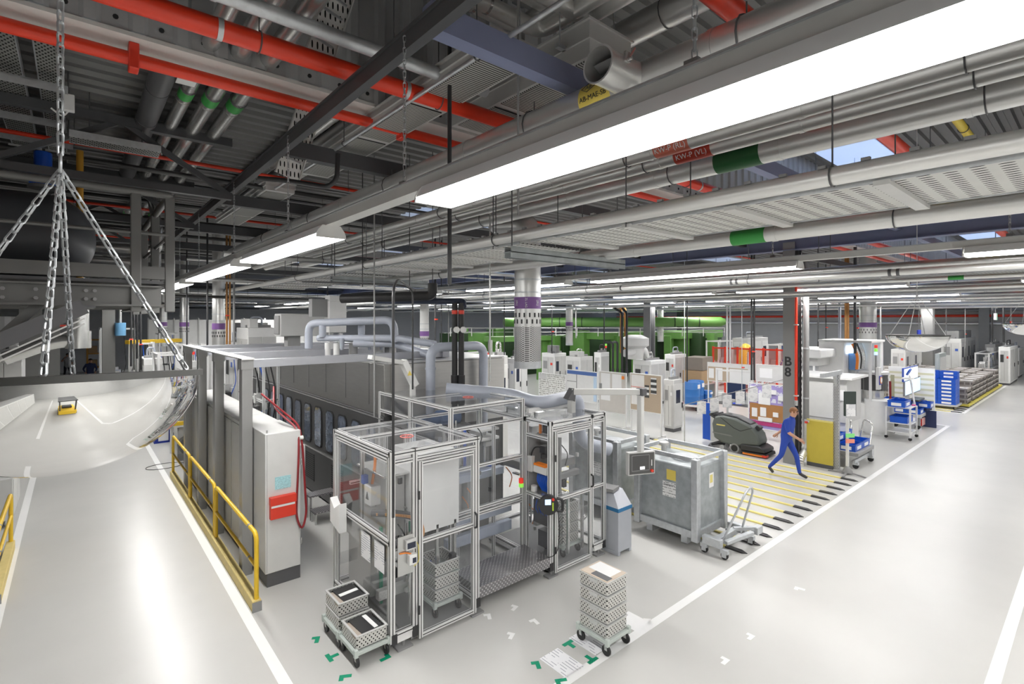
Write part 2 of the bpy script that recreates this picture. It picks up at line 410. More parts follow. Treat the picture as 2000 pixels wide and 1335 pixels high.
struct('trim_7', MB().box(XW, XE, BAY1-0.02, BAY1+0.34, 6.46, 6.5).box(XW, XE, BAY1+0.30, BAY1+0.34, 6.5, ZD+0.07).box(XW, XE, BAY0-0.34, BAY0+0.02, 6.46, 6.5).box(XW, XE, BAY0-0.34, BAY0-0.3, 6.5, ZD+0.07), soffitmat, smooth=False)
# --- roof steel: charcoal rail along the aisle, cross beams, main beams
def ibeam(a, b, wd, ht, t=0.02):
    a, b = Vector(a), Vector(b); mb = MB(); up = Vector((0, 0, 1))
    mb.bar(a + up*(t/2), b + up*(t/2), wd, t).bar(a + up*(ht-t/2), b + up*(ht-t/2), wd, t).bar(a + up*(ht/2), b + up*(ht/2), t, ht-2*t)
    return mb
struct('trim_8', MB().box(1.862, 1.94, -6, 30, 5.9, 6.045).box(1.845, 1.957, -6, 30, 6.025, 6.045), beamgrey, smooth=False)
for i in range(11):
    yb = 3.15 + i*3.65
    struct('roof_beam', MB().box(1.95, 44, yb, yb+0.14, 6.0, 6.2), bluegrey if i == 0 else beamgrey, smooth=False)
for xb in (14.8, 29.6):
    struct('roof_beam', ibeam((xb, -6, 5.78), (xb, 48, 5.78), 0.28, 0.34), bluegrey, smooth=False)
for i in range(6):                                    # lattice girders in the dark bays left of the aisle rail
    yb = 8.6 + i*3.2; mb = MB().bar((-8.8, yb, 6.55), (1.8, yb, 6.55), 0.12, 0.12).bar((-8.8, yb, 5.75), (1.8, yb, 5.75), 0.1, 0.1); n = 8
    for j in range(n):
        xa = -8.8 + j*10.6/n; xm = xa + 10.6/n
        mb.bar((xa, yb, 6.55 if j % 2 else 5.75), (xm, yb, 5.75 if j % 2 else 6.55), 0.07, 0.07)
    struct('roof_beam', mb, beamgrey, smooth=False)
def ztop(y): return ZB + 0.02 if BAY0 < y < BAY1 else ZD + 0.02
# --- floor paint
def stripe(x0, y0, x1, y1, wd=0.12):
    a, b = Vector((x0, y0, 0.003)), Vector((x1, y1, 0.003)); d = (b-a).normalized(); n = Vector((-d.y, d.x, 0))*wd/2
    return MB().quad(a-n, b-n, b+n, a+n)
AX0, AX1, CY0, CY1 = -0.77, 1.72, 0.80, 3.80
pl = [(AX0, CY1+1.6, AX0, 44), (AX1, 4.5, AX1, 40), (AX1-1.9+0.02, CY1, 0, 0)]
c1 = G(1858, 832); c2 = G(1700, 825); c3 = G(1868, 806); c4 = G(1760, 800)
for a in ((AX0, 4.2, AX0, 44), (AX1, CY1+0.35, AX1, 40), (AX1, CY1+0.38, AX1+0.32, CY1), (AX1+0.28, CY1, c1.x, CY1), (c1.x, CY1-0.06, c1.x, CY1+2.0), (c3.x, CY1+0.1, 42, CY1+0.1), (c3.x, CY1+0.04, c3.x, CY1+2.6), (AX1+0.28, CY0, 42, CY0), (AX1, CY0-0.38, AX1+0.32, CY0), (AX1, -7, AX1, CY0-0.35), (AX0, -7, AX0, 1.0)):
    struct('floor_marking', stripe(*a), linemat, smooth=False)
# ================================================================ overhead services
def run(name, label, cat, m, axis, c1_, c2_, a, b, r, n=14, hang=None, joints=(), jm=None, group=None, jr=0.006):
    """a straight pipe or duct: axis 'y' -> c1=x, c2=z; axis 'x' -> c1=y, c2=z; joints are band positions along it"""
    P = (lambda t: (c1_, t, c2_)) if axis == 'y' else (lambda t: (t, c1_, c2_))
    t = thing(name, label, cat, P(a), 0, group)
    obj('pipe_body', MB().cyl(P(a), P(b), r, n), m, t, True)
    for j in joints:
        obj('joint_band', MB().cyl(P(j-0.02), P(j+0.02), r+jr, n), jm or m, t, True)
    if hang:
        z1, ys = hang
        for q in ys:
            p = P(q); obj('hanger', MB().ring(p, r+0.008, 0.006, 14, 5, axis).cyl((p[0], p[1], p[2]+r), (p[0], p[1], z1), 0.006, 5), darkgrey, t, True)
    return t
def band(t, axis, c1_, c2_, a, b, r, m, name='label_band'):
    P = (lambda q: (c1_, q, c2_)) if axis == 'y' else (lambda q: (q, c1_, c2_))
    return obj(name, MB().cyl(P(a), P(b), r+0.003, 20), m, t, True)
def tilt(d): return (R(90+d), 0, R(-90))
# exhaust duct with stub, label and clamps
DX, DZ, DR = 3.37, 5.75, 0.15
duct = run('exhaust_duct', 'big round metal exhaust duct above the long near lamp, with a yellow label', 'duct', ductmetal, 'y', DX, DZ, -6, 16, DR, 28, (6.0, (1.55, 3.6, 6.5, 9.5, 12.5)), (0.4, 1.75, 4.6, 5.9, 8.0, 10.4))
ya, yb = PX(1212, 0, DX).y, PX(1152, 0, DX).y
band(duct, 'y', DX, DZ, ya, yb, DR, signyellow)
e = R(33); nrm = Vector((-math.cos(e), 0, -math.sin(e)))
e = R(9); nrm = Vector((-math.cos(e), 0, -math.sin(e))); p = Vector((DX, (ya+yb)/2, DZ)) + nrm*(DR+0.012); words('lettering', 'AB-MAE-SB', 0.058, p - duct.location, tilt(9), softblack, duct)
e2 = R(2); e2 = R(-24); p = Vector((DX, (ya+yb)/2+0.05, DZ)) + Vector((-math.cos(e2), 0, -math.sin(e2)))*(DR+0.014); words('lettering', 'AB', 0.05, p - duct.location, tilt(-24), softblack, duct)
mbk = MB()
for a, b in (((-0.075, 0), (0, 0.05)), ((0, 0.05), (0.075, 0)), ((0.075, 0), (0, -0.05)), ((0, -0.05), (-0.075, 0))):
    mbk.bar(p + Vector((0.45*a[1], a[0], 0.9*a[1])), p + Vector((0.45*b[1], b[0], 0.9*b[1])), 0.004, 0.004)
obj('label_outline', mbk, softblack, duct, True)
ys = PX(1247, 0, DX).y
obj('branch_collar', MB().cyl((DX-0.05, ys, DZ), (DX-0.22, ys, DZ), 0.145, 26, 0.13), ductmetal, duct, True)
stub = MB().lathe([(0.13, -0.22), (0.13, -0.48), (0.138, -0.48), (0.138, -0.495), (0.124, -0.495), (0.124, -0.22)], (DX, ys, DZ), 28, 0, 'x')
sb = obj('open_branch_stub', stub, ductmetal, duct, True)
obj('damper_disc', MB().cbox((DX-0.33, ys, DZ), (0.2, 0.2, 0.006), 0, 0, 0, R(28)).cyl((DX-0.33, ys-0.11, DZ), (DX-0.33, ys+0.11, DZ), 0.006, 8), midgrey, sb, True)
obj('damper_handle', MB().cbox((DX-0.33, ys-0.14, DZ+0.05), (0.06, 0.02, 0.07)).cyl((DX-0.33, ys-0.11, DZ+0.03), (DX-0.33, ys-0.18, DZ+0.03), 0.012, 8).cyl((DX-0.33, ys-0.16, DZ+0.04), (DX-0.28, ys-0.17, DZ+0.12), 0.008, 6), steel, sb, True)
# three jacketed pipes right of the lamp
jt = [0.2, 1.6, 3.0, 4.4, 6.0, 7.6, 9.2]
pa = run('insulated_pipe', 'aluminium jacketed pipe right of the near lamp row, with the upper red label', 'pipe', jacket, 'y', 4.44, 5.6, -4, 18, 0.08, 18, (6.0, (0.6, 3.3, 6.9, 10.5)), jt)
pb = run('insulated_pipe', 'aluminium jacketed pipe with the dark red KW-P (VL) label, middle of three', 'pipe', jacket, 'y', 4.78, 5.6, -4, 18, 0.078, 18, (6.0, (0.6, 3.3, 6.9, 10.5)), [q+0.12 for q in jt])
pc = run('insulated_pipe', 'fat aluminium jacketed pipe with dark green label, rightmost of the three', 'pipe', jacket, 'y', 5.3, 5.6, -4, 16, 0.118, 20, (6.0, (0.6, 3.3, 6.9, 10.5)), [q+0.5 for q in jt])
redlabel = mat('red pipe label', (0.52, 0.06, 0.035), 0.5)
for t, X, r, x0, x1, m, tx in ((pa, 4.44, 0.08, 1283, 1350, mat('faded red label', (0.72, 0.20, 0.14), 0.5), 'KW-P (RL)'), (pb, 4.78, 0.078, 1322, 1393, redlabel, 'KW-P (VL)'), (pc, 5.3, 0.118, 1402, 1490, mat('dark green label', (0.02, 0.12, 0.035), 0.5), '')):
    a, b = PX(x1, 0, X).y, PX(x0, 0, X).y; band(t, 'y', X, 5.6, a, b, r, m)
    if tx: words('lettering', tx, 0.075, Vector((X, (a+b)/2, 5.6)) + Vector((-math.cos(R(28)), 0, -math.sin(R(28))))*(r+0.008) - t.location, tilt(28), paper, t)
# cable tray between two bright pipes
pd = run('bright_pipe', 'bright metal pipe with row of hooks along the left edge of the big cable tray', 'pipe', jacket, 'y', 3.86, 4.86, -5, 20, 0.062, 18, (6.0, (1.2, 4.8, 8.4, 12)))
for i in range(44): obj('pipe_hook', MB().cbox((3.86-0.035, -1.5+i*0.25, 4.86+0.062), (0.03, 0.05, 0.02)), midgrey, pd, True)
pe = run('bright_pipe', 'pale pipe with bright green label along the right edge of the big cable tray', 'pipe', jacket, 'y', 5.42, 4.78, -5, 12, 0.078, 18, (6.0, (1.2, 4.8, 8.4)), (2.2, 3.9))
band(pe, 'y', 5.42, 4.78, PX(1497, 0, 5.42).y, PX(1432, 0, 5.42).y, 0.078, bandgreen)
def cable_tray(label, x0, x1, y0, y1, z, m=traymat, side=0.06, group=None, hang=True, step=1.0, name='cable_tray'):
    t = thing(name, label, 'cable tray', ((x0+x1)/2, y0, z), 0, group)
    obj('tray_sheet', MB().box(x0, x1, y0, y1, z, z+0.008), m, t, True, smooth=False)
    obj('side_rail', MB().box(x0-0.012, x0, y0, y1, z-0.01, z+side), galv, t, True, smooth=False)
    obj('side_rail', MB().box(x1, x1+0.012, y0, y1, z-0.01, z+side), galv, t, True, smooth=False)
    y = y0 + 0.4
    while y < y1:
        obj('cross_bar', MB().box(x0-0.05, x1+0.05, y, y+0.09, z-0.035, z-0.002), offwhite, t, True, smooth=False); y += step
    if hang:
        y = y0 + 0.4
        while y < y1:
            for x in (x0-0.05, x1+0.05): obj('hanger', MB().cyl((x, y+0.04, z-0.03), (x, y+0.04, 6.0), 0.007, 5), darkgrey, t, True)
            y += 3.0
    return t
cable_tray('wide white slotted cable tray, nearest piece, right of the jacketed pipes', 3.98, 5.02, -3.5, 4.3, 4.80, slottray)
cable_tray('wide slotted cable tray, second piece, behind the galvanised cross channel', 3.98, 5.02, 4.5, 9.5, 4.80, slottray)
cable_tray('wide slotted cable tray, third and farthest piece of its run', 3.98, 5.02, 9.7, 15.5, 4.80, slottray)
for i, (yy, lab) in enumerate(((4.37, 'galvanised cross channel at the end of the nearest cable tray piece'), (9.58, 'galvanised cross channel between second and third cable tray pieces'))):
    t = thing('cross_channel', lab, 'channel', (3.75, yy, 4.66)); o = MB().box(3.72, 5.8, yy-0.02, yy+0.1, 4.66, 4.67).box(3.72, 5.8, yy-0.02, yy-0.01, 4.6, 4.73).box(3.72, 5.8, yy+0.09, yy+0.1, 4.6, 4.73)
    obj('channel_body', o, zinc, t, True, smooth=False)
    for x in (3.78, 5.7): obj('hanger', MB().cyl((x, yy+0.04, 4.67), (x, yy+0.04, 6.0), 0.008, 6), darkgrey, t, True)
# lamps
def lamp(label, X, Y0, Y1, z=4.68, chains=(), light=True, group=None, ztop=6.0):
    t = thing('ceiling_lamp', label, 'lamp', (X, (Y0+Y1)/2, z), 0, group); hw = 0.142; L = (Y1-Y0)/2
    prof = [(-hw+0.003, 0.03), (-hw+0.014, 0.06), (-hw+0.055, 0.115), (hw-0.055, 0.115), (hw-0.014, 0.06), (hw-0.003, 0.03)]
    mb = MB(); n = len(prof)
    mb.add([(a, -L, b) for a, b in prof] + [(a, L, b) for a, b in prof], [(i, i+1, n+i+1, n+i) for i in range(n-1)])
    obj('lamp_housing', mb, lampwhite, t)
    obj('diffuser', MB().prism([(-hw, 0.0), (hw, 0.0), (hw-0.004, 0.032), (-hw+0.004, 0.032)], 'y', -L+0.01, L-0.01), lampglow, t, smooth=False)
    for s in (-1, 1): obj('end_cap', MB().prism([(-hw, -0.002)] + prof + [(hw, -0.002)], 'y', s*L-0.01, s*L+0.01), white, t)
    for y in chains:
        obj('chain', MB().chain((0, y-(Y0+Y1)/2, 0.24), (0, y-(Y0+Y1)/2, ztop-z), 0.06, 0.005, 0.032), galv, t)
        obj('chain_clamp', MB().box(-0.03, 0.03, y-(Y0+Y1)/2-0.03, y-(Y0+Y1)/2+0.03, 0.14, 0.24), midgrey, t)
    if light:
        ld = bpy.data.lights.new('tube_light', 'AREA'); ld.shape = 'RECTANGLE'; ld.size = 0.24; ld.size_y = 2*L-0.05
        ld.energy = LAMP_W*2*L; ld.color = (1.0, 0.985, 0.96)
        lo = bpy.data.objects.new('tube_light', ld); lo.location = (0, 0, -0.012); lo.parent = t; COL.objects.link(lo)
    return t
lampwhite = mat('white lamp housing', (0.62, 0.62, 0.61), 0.4, 0, 0, emit=0.12)
def trunk(label, X, Y0, Y1, z=4.79, group=None):
    t = thing('lamp_trunking', label, 'rail', (X, Y0, z), 0, group)
    obj('rail_body', MB().box(X-0.06, X+0.06, Y0, Y1, z, z+0.08), offwhite, t, True, smooth=False)
    obj('rail_lip', MB().box(X-0.075, X+0.075, Y0, Y1, z+0.08, z+0.09), galv, t, True, smooth=False); return t
lamp('added unseen tube lamp of the left aisle row, behind the huge near one', 1.858, -6.3, -2.3)  # out of view behind the camera, added to brighten the near floor
trunk('white lamp rail above the left aisle, under the round exhaust duct', 1.858, -4, 30)
for i, (a, b, ch, lab) in enumerate(((-1.5, 2.99, (1.06,), 'huge bright tube lamp overhead, nearest of the left aisle row'), (4.81, 7.71, (3.39, 6.1), 'second bright tube lamp from the camera in the left aisle row'),
        (8.3, 12.2, (8.7, 11.6), 'third bright tube lamp from the camera in the left aisle row'), (13.1, 17, (14,), 'fourth bright tube lamp in the left aisle row, beside the platform railing'),
        (18.2, 22, (), 'fifth tube lamp in the left aisle row, beyond the platform'), (23.2, 27, (), 'sixth tube lamp, farthest in the left aisle row'))):
    lamp(lab, 1.858, a, b, 4.68, ch)
for ri, X in enumerate((8.4, 14.9, 21.4, 28.0, 34.5, 41.0)):
    nm = ('second', 'third', 'fourth', 'fifth', 'sixth', 'seventh')[ri]
    trunk('white lamp rail of the %s lamp row from the left aisle' % nm, X, -6, 40)
    segs = [(-6.5, -3.4), (-2.9, 1.15), (3.05, 7.1), (7.86, 11.6), (13.2, 17.0), (18.6, 22.4), (24.0, 27.8), (29.5, 33.5)]
    for k, (a, b) in enumerate(segs):
        if ri >= 3: a += 0.9; b += 0.9
        if k < 2 and ri == 0 and k == 0: continue
        lamp('tube lamp in the %s lamp row from the left aisle, %s from its near end' % (nm, ORD[k]), X, a, b, 4.68, (a+0.4, b-0.4) if ri == 0 and k < 4 else (), True, 'tube lamps in the ceiling rows')
for k, (x, a, b) in enumerate(((0.4, -6.5, -3), (5.5, -7, -3.2), (-5.5, 2, 6))):  # extra lamps out of view, added for light near the camera
    lamp('added unseen tube lamp outside the aisle rows, %s from the entrance side' % ORD[k], x, a, b)
# service bundles over the further bays
for ri, X in enumerate((9.2, 15.3, 21.9, 28.6)):
    nm = ('second', 'third', 'fourth', 'fifth')[ri]
    run('service_pipe', 'pale service pipe right under the %s lamp row, lower of two' % nm, 'pipe', jacket, 'y', X, 4.60, -6, 36, 0.05, 12, (6.0, (0.5, 4.2, 8, 12)), (2.0, 2.1, 4.4, 4.5, 7.0) if ri == 0 else (), darkgrey)
    run('service_pipe', 'grey service pipe right under the %s lamp row, upper of two' % nm, 'pipe', steel, 'y', X+0.35, 4.72, -6, 36, 0.06, 12)
    cable_tray('grey cable tray hanging right of the %s lamp row' % nm, X+1.2, X+1.7, -6, 34, 4.62, darktray, 0.1, None, True, 2.0)
    if ri: run('service_pipe', 'fat bluish duct hanging right of the %s lamp row' % nm, 'duct', ductmetal, 'y', X+2.6, 5.3, -6, 36, 0.16, 16, None, (1, 3, 5, 7, 9, 12, 15))
    run('service_pipe', 'thin bright pipe low beside the fat duct of the %s lamp row' % nm, 'pipe', jacket, 'y', X+3.4, 4.5, -6, 36, 0.035, 8)
    cable_tray('low grey busbar tray beyond the fat duct of the %s lamp row' % nm, X+4.4, X+4.75, -6, 34, 4.48, galv, 0.12, None, False, 3.0)
greenlab = bandgreen
t = run('service_pipe', 'slim pale pipe with small green labels under the second lamp row', 'pipe', jacket, 'y', 9.9, 4.52, -6, 20, 0.03, 10)
band(t, 'y', 9.9, 4.52, PX(1883, 0, 9.9).y, PX(1852, 0, 9.9).y, 0.03, bandgreen)
# sprinkler mains and galvanised conduit, crossing the hall
hx = (-3, -1, 1.2, 3.0, 5.2, 8, 11, 14, 17)
run('sprinkler_main', 'thick red sprinkler main in front of the corrugated fascia', 'pipe', red, 'x', 4.72, 6.27, -8, 40, 0.084, 20, (8.6, hx), (0.9, 2.6, 5.4, 8.4), galv)
t = run('sprinkler_main', 'long red pipe under the pale soffit strip, lower left of the thick main', 'pipe', red, 'x', 5.92, 6.33, -8, 40, 0.062, 18, None, (), red)
for x in (0.42, 3.2, 6.4): obj('pipe_clip', MB().box(x-0.04, x+0.04, 5.84, 5.995, 6.22, 6.46), redbox, t, True, bevel=0.01)
run('sprinkler_main', 'red sprinkler main at top right, above the big lamp and duct', 'pipe', red, 'x', 1.95, 6.38, -2, 42, 0.09, 20, (8.6, hx), (5, 8, 11), galv)
run('conduit_pipe', 'mottled galvanised conduit in front of the thick red main', 'pipe', galv, 'x', 4.40, 6.38, -8, 3.4, 0.062, 18, (8.6, (-3, 0.3, 2.3)), (-1.5, 0.8, 2.4))
t = run('gas_pipe', 'yellow gas pipe under the roof at upper right', 'pipe', mat('gas yellow', (0.72, 0.55, 0.05), 0.5), 'x', 1.25, 6.45, 6, 40, 0.05, 12, (6.8, (9, 12, 15)))
for i, (yy, lab) in enumerate(((9.5, 'thin red sprinkler line across the dark bay, nearest of three'), (14.2, 'thin red sprinkler line across the dark bay, middle of three'), (19.5, 'thin red sprinkler line across the dark bay, farthest of three'))):
    t = run('sprinkler_line', lab, 'pipe', red, 'x', yy, 6.4, -8, 40, 0.03, 10, (6.9, (-4, 0, 4, 8, 12)))
    for x in (-1.5, 1.0, 4.5, 8): obj('sprinkler_head', MB().cyl((x, yy, 6.4), (x, yy, 6.52), 0.012, 6), red, t, True)
# pipes with green bands along the dark bay
for i, (x, r, lab) in enumerate(((1.02, 0.08, 'steel pipe with green band in the dark bay, left of three'), (1.28, 0.09, 'steel pipe with green band in the dark bay, middle of three'), (1.55, 0.09, 'steel pipe with green band in the dark bay, right of three'))):
    t = run('heating_pipe', lab, 'pipe', steel, 'y', x, 6.62, 0.6, 18, r, 16, (6.9, (7, 10, 13)), (7.4, 8.8, 10.5, 12, 14))
    band(t, 'y', x, 6.62, 7.05, 7.28, r, bandgreen); band(t, 'y', x, 6.62, 16.0, 16.25, r, bandgreen)
run('vent_duct', 'dark fat duct left of the three green banded pipes', 'duct', darkgrey, 'y', 0.74, 6.6, 6.1, 12, 0.12, 20, None, (7.2, 8.4))
run('vent_duct', 'wide round duct high behind the open branch stub', 'duct', ductmetal, 'y', 4.7, 7.1, -5, 5.2, 0.15, 18, (8.6, (0.8, 3)), (0, 2, 4))
for i in range(4):                                    # silver bundle that turns a corner in the raised bay
    o = i*0.24; z = 7.15 - 0.12*(i % 2)
    t = thing('bent_pipe', 'silver jacketed pipe turning a corner under the raised roof, %s from the outside' % ORD[i], 'pipe', (3.8+o*0.3, 4.25-o, z))
    obj('pipe_body', MB().tube(bend([(2.35, 4.25-o, z), (3.75+o*0.4, 4.25-o, z), (3.75+o*0.4, -3, z)], 0.16, 4), 0.085, 16), jacket, t, True)
    for x in (2.6, 3.1): obj('joint_band', MB().cyl((x, 4.25-o, z), (x+0.03, 4.25-o, z), 0.091, 16), steel, t, True)
    obj('hanger', MB().cyl((3.3, 4.25-o, z), (3.3, 4.25-o, 8.6), 0.007, 5).cyl((2.5, 4.25-o, z), (2.5, 4.25-o, 8.6), 0.007, 5), darkgrey, t, True)
for i in range(5):
    x = 2.55 + i*0.2
    run('thin_jacket_pipe', 'slim silver pipe above the air panels, %s from the dark rail' % ORD[i], 'pipe', jacket, 'y', x, 6.72, 6.2 if i else 3.2, 14, 0.065, 12, None, (7, 8.5, 10))
# slotted air panels under the cross beams
def air_panel(label, x0, x1, y0, y1, z, h=0.16):
    t = thing('air_outlet', label, 'ceiling air outlet', ((x0+x1)/2, y0, z))
    obj('panel_frame', MB().box(x0, x1, y0, y1, z+0.012, z+h).box(x0-0.03, x1+0.03, y0-0.02, y1, z+h, z+h+0.02).box(x0-0.02, x1+0.02, y0-0.015, y1, z+0.5*h, z+0.5*h+0.015), lightgrey, t, True, smooth=False)
    y = y0 + 0.1; k = 0
    while y < y1 - 0.4:
        obj('slot_grille', MB().box(x0+0.04, x1-0.04, y, min(y+1.3, y1-0.1), z, z+0.012), grille, t, True, smooth=False); y += 1.4
    for y in (y0+0.3, y1-0.3): obj('hanger_rail', MB().box(x0-0.12, x1+0.12, y, y+0.05, z+0.18, z+0.22).cyl((x0-0.1, y, z+0.2), (x0-0.1, y, z+1.2), 0.007, 5).cyl((x1+0.1, y, z+0.2), (x1+0.1, y, z+1.2), 0.007, 5), galv, t, True)
air_panel('grey slotted air panel behind the blue beam, left of the round duct', 2.78, 3.26, 3.5, 8.6, 6.28)
air_panel('grey slotted air panel at top, above the open branch stub', 3.75, 4.4, 3.23, 5.6, 6.42, 0.36)
air_panel('grey slotted air panel far along the dark rail', 2.6, 3.1, 9.8, 14, 6.22)
for i in range(9):
    yy = 10.0 + i*1.6
    run('cross_pipe', 'thin dark pipe across the dark bay above the platform, %s from the camera' % ORD[i], 'pipe', darkmetal, 'x', yy, 6.3 + 0.05*(i % 3), -8, 7, 0.04 + 0.015*(i % 2), 10)
for i in range(14):
    yy = 12.2 + i*2.3; zz = (5.3, 4.9, 5.6, 4.65)[i % 4]
    run('crossing_pipe', '%s pipe crossing under the far ceiling, %s from the camera' % (('silver', 'grey', 'white', 'dark')[i % 4], ORD[i]), 'pipe', (jacket, steel, white, darkmetal)[i % 4], 'x', yy, zz, 2.4 if i < 9 else -6, 44, (0.06, 0.045, 0.035, 0.05)[i % 4], 10, (6.85, (4.5, 12.5, 19.5, 26)))
# perforated trays
for i, (x0, x1, lab) in enumerate(((-0.72, -0.44, 'dusty perforated cable tray at upper left edge'), (-0.30, -0.10, 'narrower dusty perforated cable tray behind the mirror chain'))):
    cable_tray(lab, x0, x1, 6.2, 13.5, 6.62, darktray, 0.08, None, False, 2.2)
def drop_tray(label, p, q, wd=0.3):
    t = thing('drop_tray', label, 'cable tray', p); p, q = Vector(p), Vector(q); d = (q-p); L = d.length
    mb = MB().bar(p, q, wd, 0.01, 0, (0, 1, 0)); d.normalize(); sd = d.cross(Vector((0, 1, 0))).normalized()
    obj('tray_sheet', MB().bar(p, q, wd, 0.012, 0, (0, 1, 0)), dropmat, t, True, smooth=False)
    for s in (-1, 1): obj('side_rail', MB().bar(p + sd*s*wd/2 + Vector((0, -0.02, 0)), q + sd*s*wd/2 + Vector((0, -0.02, 0)), 0.012, 0.06, 0, (0, 1, 0)), offwhite, t, True, smooth=False)
    for k in range(1, 5): c = p + (q-p)*k/5; obj('rung', MB().bar(c - sd*wd*0.35 - Vector((0, 0.015, 0)), c + sd*wd*0.35 - Vector((0, 0.015, 0)), 0.02, 0.02, 0, (0, 1, 0)), galv, t, True, smooth=False)
    for k in range(5): obj('cable', MB().tube(bend([p + sd*(k-2)*0.04 + Vector((0, 0.04, 0.02)), p+(q-p)*0.5 + sd*(k-2)*0.045 + Vector((0, 0.035, 0)), q + sd*(k-2)*0.04 + Vector((0, 0.05, 0))], 0.2, 3), 0.012, 6), black, t, True)
    return t
dropmat = perforated('white slotted drop tray', (0.88, 0.88, 0.86), 40, 9, 0.5, 'side', 0.5, 0.0, hole=(0.02, 0.02, 0.02))
a = PY(668, -25, 4.95); b = PY(622, 112, 4.95); drop_tray('white slotted cable tray dropping past the red main at top', a, b, 0.26)
a = PY(612, 185, 6.9); b = PY(560, 345, 6.9); drop_tray('white slotted cable tray dropping behind the dark rail', a, b, 0.3)
# black rods and chains hanging from the roof
def rod(label, px, y0, y1, X=None, r=0.012, m=softblack, name='threaded_rod', d=None):
    a = PX(px, y0, X) if X else Vector((0, 0, CZ)) + ray(px, y0)*d; b = PX(px, y1, X) if X else Vector((0, 0, CZ)) + ray(px, y1)*d
    return tag(obj(name, MB().cyl((a.x, a.y, b.z), (a.x, a.y, max(a.z, 6.0, ztop(a.y))), r, 8), m), label, 'rod')
t = thing('cream_pipe', 'thin cream pipe close behind the long red pipe at upper left', 'pipe', (-1, 6.35, 6.5)); obj('pipe_body', MB().cyl((-8, 6.35, 6.52), (0.75, 6.35, 6.52), 0.035, 10), mat('cream pipe', (0.55, 0.50, 0.38), 0.5), t, True)
p = PY(212, 105, 6.2); t = thing('type_plate', 'small black type plate hanging behind the long red pipe', 'plate', (p.x, 6.2, p.z)); obj('plate_face', MB().cbox((p.x, 6.2, p.z), (0.2, 0.02, 0.1)), softblack, t, True); obj('white_print', MB().box(p.x-0.04, p.x+0.05, 6.186, 6.19, p.z+0.015, p.z+0.03).box(p.x-0.06, p.x+0.06, 6.186, 6.19, p.z-0.03, p.z-0.02), paper, t, True); obj('plate_rod', MB().cyl((p.x, 6.2, p.z), (p.x, 6.2, 6.9), 0.008, 5), darkgrey, t, True)
for i, (y0, x1, zz, lab) in enumerate(((7.6, 133, 6.5, 'first'), (9.0, 128, 6.5, 'second'), (10.0, 143, 6.5, 'third'))):
    e_ = PY(x1, 160+i*60, y0).x; t = thing('support_rail', 'galvanised rail under the dusty trays at upper left, %s from the camera' % lab, 'rail', (e_-1.5, y0, zz)); obj('rail_body', MB().box(-6, e_, y0-0.03, y0+0.03, zz-0.05, zz+0.01), galv, t, True, smooth=False); obj('rail_lip', MB().box(-6, e_, y0-0.06, y0-0.05, zz-0.09, zz-0.02), galv, t, True, smooth=False)
    for x in (-3, e_-0.05): obj('hanger', MB().cyl((x, y0, zz), (x, y0, 6.88), 0.008, 5), darkgrey, t, True)
a, b = PY(135, 250, 8.6), PY(312, 295, 8.6); t = thing('mesh_tray', 'grey mesh tray crossing the dark bay below the red line', 'cable tray', (a.x, 8.6, 6.3)); obj('tray_sheet', MB().box(a.x, b.x, 8.45, 8.75, 6.2, 6.21), darktray, t, True, smooth=False); obj('side_rail', MB().box(a.x, b.x, 8.44, 8.45, 6.19, 6.28), galv, t, True, smooth=False); obj('side_rail', MB().box(a.x, b.x, 8.75, 8.76, 6.19, 6.28), galv, t, True, smooth=False); obj('hanger', MB().cyl((a.x+0.2, 8.6, 6.2), (a.x+0.2, 8.6, 6.88), 0.008, 5).cyl((b.x-0.2, 8.6, 6.2), (b.x-0.2, 8.6, 6.88), 0.008, 5), darkgrey, t, True)
p = PY(364, 149, 6.55); t = thing('emergency_light', 'small white shaded light where the green banded pipes start', 'lamp', (p.x, 6.55, p.z)); obj('shade', MB().add([(p.x-0.09, 6.45, p.z-0.06), (p.x+0.09, 6.45, p.z-0.06), (p.x+0.09, 6.65, p.z-0.06), (p.x-0.09, 6.65, p.z-0.06), (p.x-0.06, 6.5, p.z+0.06), (p.x+0.06, 6.5, p.z+0.06), (p.x+0.06, 6.6, p.z+0.06), (p.x-0.06, 6.6, p.z+0.06)], [(0,3,2,1),(4,5,6,7),(0,1,5,4),(1,2,6,5),(2,3,7,6),(3,0,4,7)]), white, t, True, smooth=False); obj('stem', MB().cyl((p.x, 6.55, p.z), (p.x, 6.55, 6.9), 0.015, 6), darkgrey, t, True)
p = PY(133, 201, 8.0); t = thing('junction_box', 'white junction box at the edge of the narrow dusty tray', 'box', (p.x, 8.0, p.z)); obj('box_body', MB().cbox((p.x, 8.0, p.z), (0.12, 0.08, 0.2)), white, t, True, bevel=0.01); obj('cable', MB().tube(bend([(p.x, 8.0, p.z-0.1), (p.x-0.05, 8.0, p.z-0.18), (p.x-0.15, 8.0, p.z-0.1)], 0.05), 0.01, 6), white, t, True); obj('box_bracket', MB().cyl((p.x, 8.05, p.z), (p.x, 8.05, 6.9), 0.01, 5), darkgrey, t, True)
run('conduit_pipe', 'slim grey conduit between the dark rail and the slotted air panel', 'pipe', galv, 'y', 2.68, 6.2, 2.3, 9.5, 0.022, 10, (6.9, (3.6, 6.5)))
rod('thick black rod hanging between dark rail and round duct', 878, 100, 555, 2.9, 0.022)
rod('slim grey rod just left of the purple band diffuser', 1012, 170, 420, 3.0, 0.01, midgrey)
rod('thin dark rod left of the long near lamp', 708, 420, 560, 3.5, 0.008)
